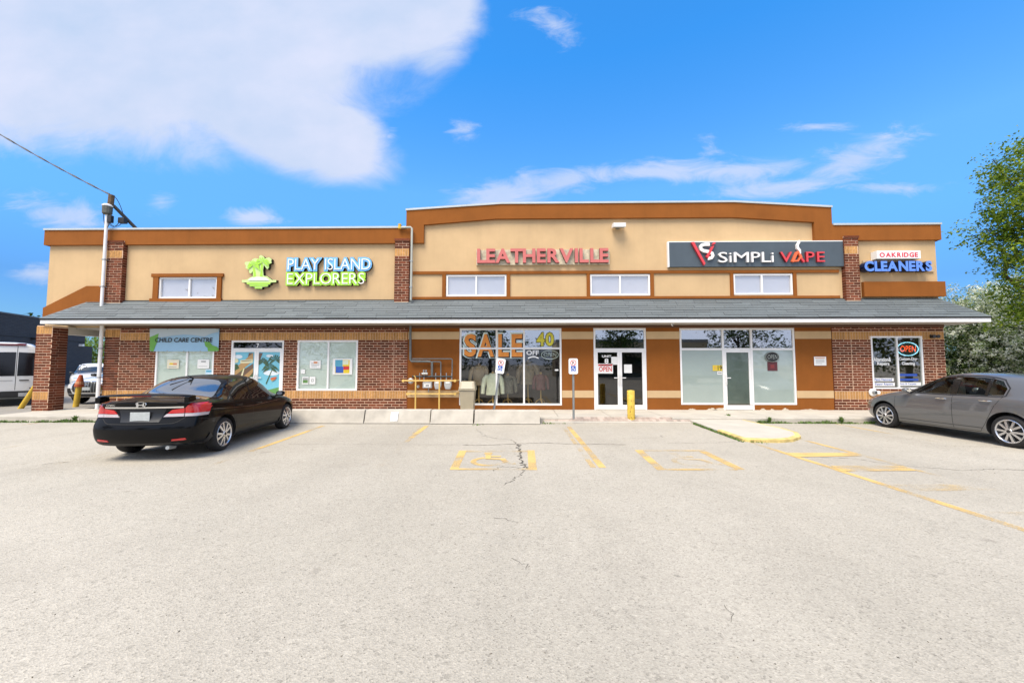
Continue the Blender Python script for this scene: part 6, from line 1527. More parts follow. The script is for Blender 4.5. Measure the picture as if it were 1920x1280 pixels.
MB().box(-2.233, -2.225, -.16, .16, 1.106, 1.122).build('brake_light', mat('dark_red_lens', (.12, .01, .012), .2), sp_)
C.decal('bumper_insert', [(-.62, .285), (-.58, .315), (.58, .315), (.62, .285)], 'B', BLACK, .004)
mb = MB(); mb.tube([(-2.05, -.45, .22), (-2.22, -.45, .235)], .032, 10); mb.build('exhaust', STEEL, C.root)
MB().tube([(-.95, 0, 1.38), (-1.10, 0, 1.43)], [.018, .008], 6).build('aerial', BLACK, C.root)
for sg in (1, -1): C.decal('head_light', [(sg * .48, .60), (sg * .52, .70), (sg * .76, .74), (sg * .76, .64)], 'F', headlight_mat(), .005)
C.decal('grille', [(-.42, .58), (-.42, .66), (.42, .66), (.42, .58)], 'F', BLACK, .004)
h_ = Vector((0, 0))
mb = MB(); mb.tube([(-1.32, .17, 1.265), (-1.05, .02, 1.362)], [.012, .006], 6); mb.box(-1.06, -.98, -.02, .05, 1.375, 1.388); mb.build('rear_wiper', BLACK, C.root)

# ---- grey hatchback seen from its left side
GOLF = dict(x=(-2.03, 2.15), axles=(-1.289, 1.289), wr_=.316, arch=.372, wr=.600, gh=.36, rail=.055,
    XR=[(.2, -1.93), (.32, -2.0), (.5, -2.035), (.62, -2.03), (.75, -1.985), (1.0, -1.95), (1.18, -1.89), (1.33, -1.84), (1.45, -1.80)],
    XF=[(.17, 1.97), (.3, 2.09), (.45, 2.14), (.6, 2.14), (.72, 2.08), (.85, 1.95), (1.5, 1.5)],
    T=[(-2.03, 1.40), (-1.7, 1.435), (-1.3, 1.462), (-.7, 1.478), (-.2, 1.485), (.12, 1.462), (.45, 1.378), (.85, 1.185), (1.14, 1.035), (1.5, .975), (1.85, .875), (2.15, .70)],
    B=[(-2.03, .99), (-1, .972), (0, .95), (.8, .925), (1.14, .90), (1.6, .835), (2.15, .62)],
    W=[(-2.03, .80), (-1.9, .85), (-1.6, .885), (-1.2, .895), (0, .885), (1.2, .893), (1.7, .865), (1.95, .795), (2.08, .71), (2.15, .60)],
    zb=[(-2.03, .24), (-1.6, .21), (-1.0, .175), (1.0, .165), (2.15, .20)], bulge=(.14, .22))
a_ = Vector(gp(1671, 802.5)); b_ = Vector(gp(1878, 836)); hd = (a_ - b_).normalized(); mid = (a_ + b_) / 2; rz = math.atan2(hd.y, hd.x); lft = Vector((-hd.y, hd.x)); cen = mid - lft * .86
GF = [(.66, .972), (.32, 1.262), (.06, 1.352), (-.22, 1.380), (-.24, .985)]; GR = [(-.36, .99), (-.34, 1.382), (-.74, 1.374), (-.88, 1.362), (-.89, 1.0)]; GQ = [(-.935, 1.005), (-.925, 1.355), (-1.10, 1.315), (-1.22, 1.16), (-1.20, 1.03)]
C = C2 = Car(GOLF, 'metallic grey five door hatchback parked nose to the kerb near the cleaners', 'car', (cen.x, cen.y, .004), rz, GREYP, wincut=(GF, GR, GQ), cabin=[(.66, .972), (.34, 1.24), (.05, 1.335), (-.28, 1.372), (-.80, 1.362), (-.98, 1.335), (-1.09, 1.29), (-1.21, 1.14), (-1.20, .972)])
C.wheels(True, ang=.29, rimr=.222)
for v in 'LR':
    for nme, w_ in (('front_side_window', GF), ('rear_side_window', GR), ('quarter_window', GQ)):
        o = C.decal(nme, w_, v, GLASS_CAR, -.004, .004); 
    mb = None
    top_ = [(.75, .955), (.38, 1.272), (.08, 1.372), (-.28, 1.405), (-.74, 1.398), (-.94, 1.378), (-1.12, 1.338), (-1.26, 1.17), (-1.24, 1.01)]
    C.seam(top_, v, w=.022, m=BLACK, name='window_rubber', off=.004); C.seam([(.75, .958), (-.3, .97), (-1.0, .988), (-1.24, 1.008)], v, w=.02, m=BLACK, name='window_rubber', off=.005)
    C.decal('door_pillar', [(-.232, .985), (-.212, 1.388), (-.348, 1.388), (-.368, .99)], v, mat('gloss_black_trim'), .003)
    C.decal('door_pillar', [(-.884, .998), (-.875, 1.366), (-.93, 1.36), (-.94, 1.0)], v, MATS['gloss_black_trim'], .003)
    C.seam([(.98, .92), (1.0, .6), (.95, .30), (.90, .23), (-.30, .23), (-.30, .97)], v, name='door_gap', w=.008); C.seam([(-.30, .23), (-.80, .24), (-.90, .40), (-1.0, .62), (-1.08, .80), (-1.2, 1.0)], v, name='door_gap', w=.008)
    C.seam([(1.5, .80), (.9, .775), (-.3, .79), (-1.3, .82), (-1.75, .83)], v, w=.012, m=mat('grey_crease', (.20, .195, .19), .3, metal=.6, coat=1), name='body_crease', off=.002)
    C.seam([(.9, .30), (-.85, .32)], v, w=.016, m=mat('grey_sill', (.05, .05, .05), .4), name='sill_line', off=.002)  # dark grey line drawn along the sill
    C.decal('tail_light', [(-1.83, .80), (-1.80, .98), (-1.66, .985), (-1.63, .87), (-1.70, .80)], v, LAMPR, .006)
    C.decal('head_light', [(1.88, .61), (1.86, .75), (1.66, .80), (1.58, .76), (1.72, .65)], v, headlight_mat(), .005)
    C.seam([(-1.66, .62), (-1.78, .655), (-1.85, .665)], v, name='bumper_gap'); C.seam([(1.66, .60), (1.85, .60)], v, name='bumper_gap')
    C.decal('side_reflector', [(1.80, .40), (1.87, .40), (1.87, .44), (1.80, .44)], v, LAMPR, .005)
C.mirror(.62, 1.0, GREYP); C.handle(-.08, .872, CHROME); C.handle(-.93, .89, CHROME)
C.decal('windscreen', [(1.08, .62), (.50, .53), (.42, .42), (.40, 0), (.42, -.42), (.50, -.53), (1.08, -.62), (1.14, 0)], 'T', CARGL, .004)
C.decal('rear_window', [(-.55, 1.05), (-.50, 1.30), (.50, 1.30), (.55, 1.05)], 'B', CARGL, .004)
C.decal('number_plate', [(-.18, .66), (-.18, .78), (.18, .78), (.18, .66)], 'B', PLATE, .01); C.decal('grille', [(-.55, .62), (-.55, .66), (.55, .66), (.55, .62)], 'F', BLACK, .005)
SEAT = mat('seat_cloth', (.018, .018, .02), .9)
for y in (.36, -.36):
    mb = MB(); mb.prism([(-.02, .90), (.10, .90), (-.06, 1.20), (-.17, 1.20)], y - .22, y + .22); mb.build('front_seat', SEAT, C.root, bevel=.03)
    mb = MB(); mb.prism([(-.13, 1.22), (-.05, 1.22), (-.07, 1.36), (-.14, 1.36)], y - .12, y + .12); mb.build('headrest', SEAT, C.root, bevel=.025)
mb = MB(); mb.prism([(-.95, .93), (-.80, .93), (-.93, 1.12), (-1.0, 1.12)], -.55, .55); mb.build('rear_seat', SEAT, C.root, bevel=.03)
mb = MB(); mb.tube([(.40 - .06 * math.sin(2 * math.pi * k / 24), .37 + .185 * math.cos(2 * math.pi * k / 24), .985 + .165 * math.sin(2 * math.pi * k / 24)) for k in range(25)], .016, 8, cap=False); mb.tube([(.40, .20, .985), (.40, .54, .985)], .018, 6); mb.build('steering_wheel', BLACK, C.root, smooth=True)
mb = MB(); mb.prism([(.44, .94), (.82, .94), (.80, 1.0), (.55, 1.03)], -.62, .62); mb.build('dashboard', SEAT, C.root)
MB().box(.395, .41, -.12, .10, 1.27, 1.33).build('inside_mirror', BLACK, C.root)

# ---- white van at the left edge, tail towards the lot
VAN = dict(x=(-2.8, 2.8), axles=(-1.75, 1.75), wr_=.345, arch=.40, wr=.86, gh=.5, rail=.12, shoulder=.985,
    XR=[(.3, -2.76), (.45, -2.80), (.6, -2.80), (1.2, -2.79), (1.7, -2.77), (2.2, -2.72), (2.42, -2.64), (2.6, -2.5)], XF=[(.2, 2.7), (.5, 2.8), (.9, 2.75), (1.2, 2.4), (2.0, 1.6), (2.6, 1.4)],
    T=[(-2.8, 2.40), (-2.6, 2.47), (-1, 2.51), (1.0, 2.50), (1.4, 2.40), (1.9, 1.7), (2.2, 1.25), (2.8, 1.0)], B=[(-2.8, 1.30), (1.2, 1.28), (2.2, 1.10), (2.8, .85)],
    W=[(-2.8, .94), (-2.6, 1.01), (-2, 1.03), (2, 1.02), (2.5, .95), (2.8, .8)], zb=[(-2.8, .30), (-2.3, .28), (2.8, .25)], bulge=(.08, .2))
vp_ = gp(19, 764.5)
vdir = ray(19, 700); heading = R(138); vp_ = gp(-4, 765.5)
C = C3 = Car(VAN, 'white passenger van seen from behind at the left edge of the lot', 'van', (vp_[0] + 2.78 * math.cos(heading), vp_[1] + 2.78 * math.sin(heading), .056), heading, WHTP, name='parked_van')
C.wheels(False)
VGL = mat('van_glass', (.006, .006, .008), .15, spec=.4)
C.decal('rear_window', [(-.40, 1.16), (-.40, 2.08), (-.84, 2.06), (-.90, 2.0), (-.92, 1.26), (-.84, 1.16)], 'B', VGL, .006); C.decal('rear_window', [(-.34, 1.16), (-.34, 2.08), (.80, 2.06), (.86, 2.0), (.90, 1.26), (.80, 1.16)], 'B', VGL, .006)
for sg in (1, -1):
    S_ = lambda pts: [(sg * y, z) for y, z in pts]
    C.seam(S_([(.95, .60), (.97, 1.3), (.94, 2.0), (.88, 2.28), (0, 2.32)]), 'B', name='door_gap')
    C.decal('hinge', S_([(.92, 1.08), (.92, 1.13), (.96, 1.13), (.96, 1.08)]), 'B', BLACK, .012)
C.seam([(-.37, .62), (-.37, 2.32)], 'B', name='door_gap', w=.016)
C.decal('bumper', [(-.98, .30), (-.98, .58), (.98, .58), (.98, .30)], 'B', mat('van_bumper', (.018, .018, .02), .6), .03, .05)
C.decal('bumper_step', [(-.90, .31), (-.90, .335), (.90, .335), (.90, .31)], 'B', PIPE, .05, .03)
C.decal('number_plate', [(-.74, .37), (-.74, .51), (-.46, .51), (-.46, .37)], 'B', mat('van_plate', (.45, .46, .47), .4, var=.3, vscale=30), .045, .02)
C.decal('brake_light', [(-.55, 2.33), (-.57, 2.38), (.57, 2.38), (.55, 2.33)], 'B', mat('brake_dark_red', (.10, .008, .01), .3), .05, .06)
C.decal('door_handle', [(-.70, .97), (-.70, 1.01), (-.46, 1.01), (-.46, .97)], 'B', BLACK, .02); C.decal('badge', [(-.84, .66), (-.84, .70), (-.72, .70), (-.72, .66)], 'B', BLACK, .008)
C.decal('badge', [(-.30, .98), (-.30, 1.0), (.10, 1.0), (.10, .98)], 'B', GREYT, .008)
for v in 'LR': C.decal('side_window', [(-2.5, 1.4), (-2.5, 1.98), (1.4, 1.98), (1.4, 1.4)], v, MATS['van_glass'], .006, step=.2)
C.mirror(1.5, 1.4, BLACK)

# ---- two white utility vehicles behind the porch
SUV = dict(x=(-2.35, 2.35), axles=(-1.45, 1.42), wr_=.37, arch=.43, wr=.66, gh=.36, rail=.06,
    XR=[(.25, -2.2), (.5, -2.33), (.8, -2.32), (1.1, -2.2), (1.5, -1.95), (1.65, -1.85)], XF=[(.22, 2.18), (.35, 2.28), (.6, 2.35), (.85, 2.33), (.98, 2.22), (1.2, 1.8)],
    T=[(-2.35, 1.50), (-1.7, 1.62), (-.8, 1.68), (0, 1.67), (.35, 1.60), (.75, 1.40), (1.10, 1.20), (1.5, 1.14), (2.0, 1.05), (2.35, .92)], B=[(-2.35, 1.12), (0, 1.06), (1.1, 1.03), (1.8, .96), (2.35, .80)],
    W=[(-2.35, .86), (-2.1, .93), (-1.4, .97), (1.4, .97), (1.9, .94), (2.15, .87), (2.35, .74)], zb=[(-2.35, .32), (-1, .26), (1, .26), (2.35, .30)], bulge=(.16, .26))
def suv(label, loc, rz, grille):
    C = Car(SUV, label, 'car', loc, rz, WHTP); C.wheels(True)
    C.decal('windscreen', [(1.05, .70), (.50, .60), (.42, .45), (.40, 0), (.42, -.45), (.50, -.60), (1.05, -.70), (1.12, 0)], 'T', mat('suv_glass', (.02, .024, .026), .04, spec=1.0, coat=.5), .004)
    for v in 'LR':
        C.decal('side_window', [(.86, 1.10), (.35, 1.50), (0, 1.56), (-.3, 1.57), (-.3, 1.12)], v, CARGL, .005); C.decal('side_window', [(-.38, 1.12), (-.38, 1.57), (-1.2, 1.54), (-1.5, 1.42), (-1.45, 1.16)], v, CARGL, .005)
        C.seam([(.95, 1.0), (.95, .35), (-.34, .35), (-.34, 1.1)], v, name='door_gap'); C.seam([(1.95, .32), (-1.9, .34)], v, w=.10, m=BLACK, name='sill_trim', off=.004)
        C.seam([(1.0, 1.06), (.38, 1.545), (0, 1.60), (-.6, 1.615), (-1.3, 1.575)], v, w=.03, m=BLACK, name='window_rubber', off=.004)
    for sg in (1, -1):
        S_ = lambda pts: [(sg * y, z) for y, z in pts]
        C.decal('head_light', S_([(.50, .80), (.52, .92), (.82, .93), (.83, .82)]), 'F', headlight_mat(), .006); C.decal('air_intake', S_([(.52, .45), (.58, .66), (.84, .66), (.84, .45)]), 'F', BLACK, .006)
    if grille:
        C.decal('grille_surround', [(-.50, .52), (-.55, .72), (-.46, .93), (.46, .93), (.55, .72), (.50, .52), (.38, .46), (-.38, .46)], 'F', CHROME, .010)
        g_ = C.decal('grille', [(-.46, .54), (-.505, .72), (-.43, .905), (.43, .905), (.505, .72), (.46, .54), (.36, .49), (-.36, .49)], 'F', BLACK, .016)
        for k in range(-4, 5): C.seam([(k * .095, .51), (k * .095, .885)], 'F', w=.012, m=STEEL, name='grille_bar', off=.02)
        for k in (-1.5, -.5, .5, 1.5):
            h, _ = C.hit('F', k * .052, .82, True); MB().tube([(h.x + .02, k * .052 + .034 * math.cos(2 * math.pi * i / 16), .82 + .034 * math.sin(2 * math.pi * i / 16)) for i in range(17)], .006, 5, cap=False).build('emblem_ring', CHROME, C.root)
        C.decal('number_plate', [(-.17, .58), (-.17, .70), (.17, .70), (.17, .58)], 'F', PLATE, .03, .02)
    else:
        C.decal('grille', [(-.40, .66), (-.40, .84), (.40, .84), (.40, .66)], 'F', BLACK, .010)
    C.decal('bumper_lower', [(-.85, .32), (-.85, .43), (.85, .43), (.85, .32)], 'F', BLACK, .012)
    C.mirror(.80, 1.14, BLACK); 
    for sg in (1, -1): MB().tube([(1.15, sg * .1, 1.22), (.98, sg * .6, 1.27)], .012, 5).build('wiper', BLACK, C.root)
    return C
p_ = gp(140, 763); suv('white utility vehicle with a large dark grille behind the corner pier', (p_[0] - .35, p_[1] + 2.6, .056), R(-90 + 10), True)
p_ = wp(158, 740, 22.0); suv('white utility vehicle parked at an angle behind the other white one', (p_[0] - .1, 22.6, .056), R(-42), False)
MATS['rear_glass'].node_tree.nodes['Principled BSDF'].inputs['IOR'].default_value = 2.2
# ------------------------------------------------------------------ trees and shrubs
def leafmat(name, c0, c1, c2, trans=.25):
    m = bpy.data.materials.new(name); m.use_nodes = True; nt = m.node_tree; nt.nodes.clear(); MATS[name] = m
    o = nn(nt, 'ShaderNodeOutputMaterial'); d = nn(nt, 'ShaderNodeBsdfDiffuse'); t = nn(nt, 'ShaderNodeBsdfTranslucent'); mx = nn(nt, 'ShaderNodeMixShader'); mx.inputs[0].default_value = trans
    g = nn(nt, 'ShaderNodeNewGeometry'); c = ramp(nt, g.outputs['Random Per Island'], [(0, c0), (.5, c1), (1, c2)])
    tcn = nn(nt, 'ShaderNodeTexCoord'); no = nn(nt, 'ShaderNodeTexNoise', i_Scale=1.1, i_Detail=3.0); nt.links.new(tcn.outputs['Object'], no.inputs['Vector'])
    c = mixc(nt, 1.0, c, ramp(nt, no.outputs[0], [(.3, .7), (.7, 1.2)]), 'MULTIPLY')
    nt.links.new(c, d.inputs[0]); nt.links.new(c, t.inputs[0]); nt.links.new(d.outputs[0], mx.inputs[1]); nt.links.new(t.outputs[0], mx.inputs[2]); nt.links.new(mx.outputs[0], o.inputs[0])
    return m
L_GREEN = leafmat('leaf_green', (.05, .10, .012), (.15, .24, .025), (.36, .42, .06), .45)
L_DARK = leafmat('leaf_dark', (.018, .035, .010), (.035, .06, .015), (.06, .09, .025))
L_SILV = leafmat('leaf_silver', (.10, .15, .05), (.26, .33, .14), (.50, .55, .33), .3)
L_BLOS = leafmat('pale_blossom', (.62, .66, .48), (.80, .81, .68), (.90, .90, .84), .35)
L_LIME = leafmat('leaf_lime', (.08, .14, .02), (.15, .24, .03), (.24, .32, .05), .4)
BARK = mat('bark', (.055, .042, .032), .95, var=.3, vscale=8, bump=.6, bscale=30)
def foliage(name, cl, n, size, m, parent, seed, aspect=.45, droop=.2):
    """cl: list of (centre, radius xyz); leaves gathered into twig-sized sprays through each volume"""
    r = np.random.RandomState(seed); wts = np.array([c[1][0] * c[1][1] * c[1][2] for c in cl]) ** .75; wts /= wts.sum()
    ns = max(1, n // 22); k = r.choice(len(cl), ns, p=wts); C_ = np.array([c[0] for c in cl])[k]; Rr = np.array([c[1] for c in cl])[k]
    d = r.normal(size=(ns, 3)); d /= np.linalg.norm(d, axis=1)[:, None]; rad = r.uniform(.25, 1.0, ns) ** .45
    sp = C_ + d * Rr * rad[:, None]
    dirs = d + r.normal(size=(ns, 3)) * .55; dirs[:, 2] -= droop; dirs /= np.linalg.norm(dirs, axis=1)[:, None]
    per = 22; L = size * 4.6
    t = r.uniform(0, 1, (ns, per)); base = sp[:, None, :] + dirs[:, None, :] * (t * L)[:, :, None] + r.normal(size=(ns, per, 3)) * size * .62
    P = base.reshape(-1, 3); N = len(P)
    a = r.normal(size=(N, 3)); a[:, 2] = a[:, 2] * .55 - .25; a /= np.linalg.norm(a, axis=1)[:, None]
    b = np.cross(a, r.normal(size=(N, 3)) * .75 + np.array([-.25, -.55, .9])); b /= np.linalg.norm(b, axis=1)[:, None]
    s = size * r.uniform(.55, 1.25, N)[:, None]
    v = np.stack([P, P + a * s * .5 + b * s * aspect * .5, P + a * s, P + a * s * .5 - b * s * aspect * .5], 1).reshape(-1, 3)
    me = bpy.data.meshes.new(name); me.vertices.add(4 * N); me.vertices.foreach_set('co', v.ravel()); me.loops.add(4 * N); me.loops.foreach_set('vertex_index', np.arange(4 * N)); me.polygons.add(N)
    me.polygons.foreach_set('loop_start', np.arange(0, 4 * N, 4)); me.polygons.foreach_set('loop_total', np.full(N, 4)); me.materials.append(m); me.update(calc_edges=True); me.validate()
    return link(name, me, parent)
def limbs(parent, base, h, r0, tips, seed, split=.35):
    r = random.Random(seed); mb = MB(); top = Vector((base[0] + r.uniform(-.2, .2), base[1] + r.uniform(-.2, .2), base[2] + h))
    b0 = Vector(base); pts = [b0, b0.lerp(top, .4) + Vector((.06, .03, 0)), b0.lerp(top, .75), top]
    mb.tube(pts, [r0 * 1.25, r0, r0 * .8, r0 * .55], 10); mb.build('trunk', BARK, parent, smooth=True)
    for i, tp in enumerate(tips):
        tp = Vector(tp); s = b0.lerp(top, r.uniform(split, 1.0)); mid_ = s.lerp(tp, .5) + Vector((r.uniform(-.3, .3), r.uniform(-.3, .3), r.uniform(-.2, .4)))
        m2 = MB(); m2.tube([s, s.lerp(mid_, .5) + Vector((0, 0, .08)), mid_, mid_.lerp(tp, .5) + Vector((r.uniform(-.1, .1), 0, r.uniform(-.1, .1))), tp], [r0 * .45, r0 * .36, r0 * .25, r0 * .15, .012], 7); m2.build('limb', BARK, parent, smooth=True)
# the tall tree leaning in at the right edge
t = thing('leafy_tree', 'tall open crowned yellow green tree reaching in at the right edge of the lot', 'tree')
YT = 13.4
def tp_(x, y, Y=YT): q = wp(x, y, Y); return (q[0], Y, q[1])
cl = []
for (x, y, r_) in ((1862, 300, .36), (1888, 285, .42), (1915, 300, .6), (1905, 345, .62), (1850, 330, .22), (1880, 385, .52), (1858, 392, .25), (1920, 410, .7), (1845, 432, .34), (1822, 440, .22), (1870, 440, .42), (1900, 470, .55), (1872, 492, .30), (1895, 520, .34), (1915, 555, .42), (1890, 590, .30), (1960, 330, .9), (1970, 450, 1.0), (1960, 560, .8), (2040, 380, 1.3), (2060, 520, 1.2), (2020, 260, 1.0), (2130, 430, 1.4), (2110, 300, 1.1), (1905, 310, .5), (1920, 360, .6), (1900, 400, .5), (1925, 450, .6), (1915, 500, .5), (1900, 540, .4), (1880, 350, .4), (1895, 430, .45), (1870, 470, .35), (1910, 580, .45)):
    c = tp_(x, y, YT + rnd.uniform(-.5, .7)); cl.append((c, (r_, r_ * 1.1, r_ * .72)))
foliage('crown', cl, 42000, .11, L_GREEN, t, 3, aspect=.5, droop=.35)
bs = tp_(2085, 700); limbs(t, (bs[0], YT, 0), 5.0, .17, [c[0] for c in cl[:24:3]] + [tp_(1885, 520), tp_(1846, 430)], 8)
mb = MB(); mb.tube([tp_(1912, 470), tp_(1888, 492), tp_(1884, 515), tp_(1900, 532), tp_(1925, 540), tp_(1990, 560)], [.03, .045, .05, .055, .06, .08], 7); mb.build('limb', BARK, t, smooth=True)
# silvery shrubs behind the cleaners' corner
SH = [('large silvery shrub directly behind the cleaners brick corner', 1815, 640, 19.0, 2.0, 5.2), ('silvery shrub with the brightest sprays above the hatchback roof', 1872, 640, 18.0, 1.9, 5.0), ('silver green shrub standing farthest along behind the hatchback tail', 1945, 640, 17.0, 2.1, 5.4), ('dull silver green shrub rising under the canopy end', 1862, 600, 22.5, 2.2, 6.2)]
for i, (lab, x, y, Y, r_, h_) in enumerate(SH):
    c = wp(x, y, Y); t = thing('silver_shrub', lab, 'shrub', group='silvery shrubs beyond the right end of the shops'); cl = []; rr = random.Random(40 + i)
    for k in range(26):
        a = rr.uniform(0, 6.28); q = rr.uniform(.1, 1) ** .6; z = rr.uniform(1.0, h_ * .93); wz = math.sin(math.pi * min(1, (z / h_) * .8 + .2)) ; s = rr.uniform(.45, .85)
        cl.append(((c[0] + math.cos(a) * q * r_ * wz, Y + math.sin(a) * q * r_ * wz * .9, z), (s, s, s * .7)))
    foliage('crown', cl, 15000, .10, L_SILV, t, 60 + i, aspect=.42)
    bl = [(q[0], tuple(z * .98 for z in q[1])) for q in cl if rr.random() < .8 and q[0][2] > .8]
    foliage('blossom', bl, 14000, .075, L_BLOS, t, 160 + i, aspect=.7)
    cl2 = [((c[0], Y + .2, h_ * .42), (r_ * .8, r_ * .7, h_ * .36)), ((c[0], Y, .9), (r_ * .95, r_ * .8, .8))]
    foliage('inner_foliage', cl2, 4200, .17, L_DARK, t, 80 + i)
    limbs(t, (c[0], Y, 0), h_ * .5, .09, [q[0] for q in cl[::4]], 90 + i, .1)
t = thing('conifer', 'dark pointed conifer top showing over the silvery shrubs', 'tree'); c = wp(1853, 566, 34)
cl = [((c[0] + rnd.uniform(-.2, .2), 34, z), ((8.1 - z) * .36 + .15,) * 2 + (.5,)) for z in (2, 3, 4, 5, 5.8, 6.5, 7.1)]
foliage('crown', cl, 3500, .22, L_DARK, t, 5); limbs(t, (c[0], 34, 0), 6.5, .15, [], 2)
for i, (lab, x, Y, h_, m_) in enumerate((('dark low bush filling the gap beside the brick corner', 1800, 20.5, 2.2, L_DARK), ('yellow green low bush behind the hatchback windows', 1895, 19.5, 2.2, L_GREEN), ('green low bush at the far right behind the hatchback', 1990, 18.5, 2.4, L_GREEN))):
    c = wp(x, 690, Y); t = thing('low_bush', lab, 'bush'); foliage('foliage', [((c[0] + dx_, Y, h_ * .5), (1.1, .8, h_ * .5)) for dx_ in (-.9, 0, .9)], 4500, .13, m_, t, 30 + i); limbs(t, (c[0], Y, 0), .8, .06, [], i)
# tree far left beyond the dark building
t = thing('street_tree', 'bright green tree seen through the porch beyond the dark brick building', 'tree'); cl = []
for k in range(14):
    c = wp(rnd.uniform(168, 192), rnd.uniform(638, 690), 46); cl.append(((c[0], 46 + rnd.uniform(-1, 1), c[1]), (.9, .9, .7)))
c = wp(162, 641, 44); cl.append(((c[0], 44, c[1]), (.9, .6, .45))); 
foliage('crown', cl, 5200, .24, L_LIME, t, 11); c = wp(182, 700, 46); limbs(t, (c[0], 46, 0), 4, .2, [q[0] for q in cl[:6]], 6)
# ------------------------------------------------------------------ dark brick building at the left
def dkbrick():
    m = bpy.data.materials.new('dark_grey_brick'); m.use_nodes = True; nt = m.node_tree; p = nt.nodes['Principled BSDF']; p.inputs['Roughness'].default_value = .85
    tcn = nn(nt, 'ShaderNodeTexCoord'); mp = nn(nt, 'ShaderNodeMapping'); mp.inputs['Rotation'].default_value = (R(90), 0, 0); nt.links.new(tcn.outputs['Object'], mp.inputs[0])
    b = nn(nt, 'ShaderNodeTexBrick', i_Scale=1.0); b.inputs['Color1'].default_value = (.034, .036, .043, 1); b.inputs['Color2'].default_value = (.045, .047, .054, 1); b.inputs['Mortar'].default_value = (.024, .025, .029, 1); b.inputs['Brick Width'].default_value = .40; b.inputs['Row Height'].default_value = .10; b.inputs['Mortar Size'].default_value = .012
    nt.links.new(mp.outputs[0], b.inputs['Vector']); nt.links.new(b.outputs['Color'], p.inputs['Base Color'])
    bp = nn(nt, 'ShaderNodeBump', i_Strength=.6, i_Distance=.01); bp.invert = True; nt.links.new(b.outputs['Fac'], bp.inputs['Height']); nt.links.new(bp.outputs[0], p.inputs['Normal']); return m
DKB = dkbrick()
s_ = math.tan(YAW)
A = Vector((-34.3, 25.7)); dirw = Vector((-.388 - s_, 1 - .388 * s_)).normalized()
ang = math.atan2(dirw.y, dirw.x)
t = thing('brick_building', 'flat roofed dark grey brick building beyond the left end of the shops', 'building', (A.x, A.y, 0), ang)
def along(x, y_=700):
    d = ray(x, y_); # distance along the wall where the picture column x meets it
    den = dirw.x * d.y - dirw.y * d.x; return (d.x * A.y - d.y * A.x) / den if abs(den) > 1e-6 else 0
k1, k2 = along(155.5), along(171)
H1 = 5.05
q = A + dirw * k1; zlow = HC + (683 - 648) / F * q.y
MB().box(-14, k1, 0, 14, -.1, H1).build('wall', DKB, t); MB().box(k1 + .002, k2, .01, 14, -.1, zlow).build('wing_wall', DKB, t)
MB().box(-14.05, k1 + .03, -.04, 14, H1 + .002, H1 + .09).build('parapet_cap', mat('dark_cap', (.10, .105, .12), .5), t)
MB().box(-14, k1, -.012, -.001, 3.55, 3.60).build('joint_line', DARK, t)
a1 = along(55); MB().box(a1 - .12, a1 + .12, -.3, -.001, 3.45, 3.6).build('wall_lamp', BLACK, t); a1 = along(146); MB().box(a1 - .12, a1 + .12, -.25, -.001, 3.2, 3.38).build('wall_lamp', WHITE, t)
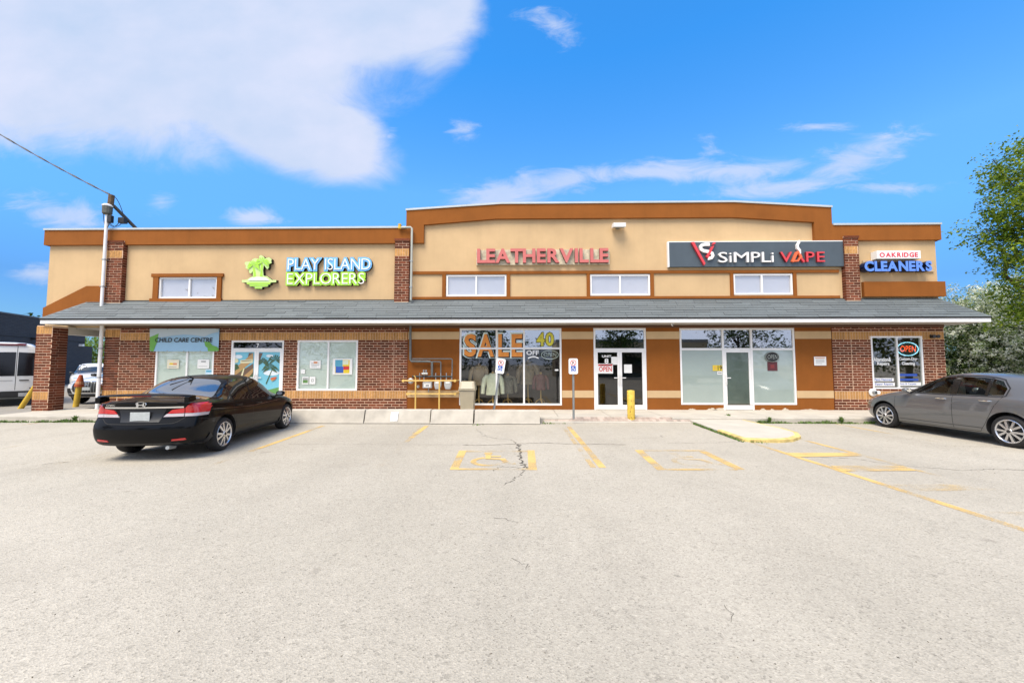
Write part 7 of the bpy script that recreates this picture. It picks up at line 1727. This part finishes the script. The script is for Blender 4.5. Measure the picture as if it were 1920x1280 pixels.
# ------------------------------------------------------------------ what the shop windows mirror: the far side of the lot behind the viewer
t = thing('low_building', 'low beige flat roofed building across the lot, mirrored in the shop windows', 'building', (9, -26, 0))
BEB = mat('beige_wall', (.34, .27, .17), .9, var=.1)
MB().box(-4, 16, -8, 0, 0, 4.6).build('wall', BEB, t); MB().box(-4.1, 16.1, -8.1, .1, 4.602, 5.0).build('roof_edge', mat('roof_grey', (.2, .19, .17), .8), t)
for k in range(5): MB().box(-2 + k * 3.6, .2 + k * 3.6, .001, .04, .6, 2.6).build('window', CARGL, t)
for i, (x, y, h_, r_) in enumerate(((-3.5, -19, 7.5, 2.6), (12.0, -21, 8.5, 3.0), (-10.5, -22, 7.8, 2.8), (27, -22, 8.5, 3.2), (-22, -24, 8, 3.4), (31, -5, 6.5, 3.0), (-25, -5, 7, 3.0))):
    t = thing('lot_tree', ['round dark green tree across the lot behind the viewer', 'tallest tree across the lot, mirrored over the unit 8 doors', 'tree across the lot opposite the gas meters', 'wide tree across the lot beyond the beige building', 'tree across the lot opposite the child care windows', 'bushy tree across the lot opposite the cleaners', 'tree by the lot entrance left of the viewer'][i], 'tree')
    cl = []; rr = random.Random(i)
    for k in range(12): a = rr.uniform(0, 6.28); q = rr.uniform(0, .8); cl.append(((x + math.cos(a) * q * r_, y + math.sin(a) * q * r_, rr.uniform(h_ * .4, h_ * .88)), (r_ * .42,) * 2 + (r_ * .34,)))
    foliage('crown', cl, 2600, .38, L_DARK, t, i + 200); limbs(t, (x, y, 0), h_ * .6, .2, [c[0] for c in cl[::3]], i)
t = thing('box_truck', 'white box truck across the lot, mirrored in the vape shop glass', 'truck', (16.6, -8.2, 0), R(3))
MB().box(-2.6, 1.6, -1.1, 1.1, .7, 2.9).build('cargo_box', WHTP, t, bevel=.03); mb = MB(); mb.prism([(1.62, .5), (3.2, .5), (3.25, 1.2), (2.8, 1.35), (2.3, 2.1), (1.62, 2.15)], -1.0, 1.0); mb.build('cab', WHTP, t, bevel=.05)
MB().box(1.9, 2.55, 1.0, 1.012, 1.35, 1.95).build('side_window', CARGL, t); mb = MB(); mb.box(-2.5, 3.1, -.9, .9, .45, .69); mb.build('chassis', BLACK, t)
for x in (-1.6, 2.35):
    for y in (-.98, .78): MB().lathe([(.2, 0), (.36, .0), (.38, .03), (.38, .18), (.36, .2), (.2, .2)], 24, (x, y, .38), 'y').build('wheel', RUBBER, t)
# far tree line closing the horizon on every side of the lot
cl = []; rr = random.Random(77)
for k in range(150):
    a = 2 * math.pi * k / 150; q = rr.uniform(95, 120); h_ = rr.uniform(3.0, 5.0)
    cl.append(((q * math.cos(a), q * math.sin(a) + 10, h_ * .75), (3.4, 3.4, h_)))
stuff(foliage('tree_line', cl, 26000, 1.1, L_DARK, None, 400))
# wooden pole that carries the far end of the power cable, just outside the left edge
t = thing('utility_pole', 'wooden utility pole carrying the far end of the power cable', 'pole', (end[0] - .12, end[1], 0))
MB().lathe([(.16, 0), (.11, end[2] + .5), (.001, end[2] + .52)], 12).build('shaft', MATS['old_wood'], t, smooth=True)
MB().box(-.08, .9, -.06, .06, end[2] - .06, end[2] + .06).build('cross_arm', MATS['old_wood'], t)
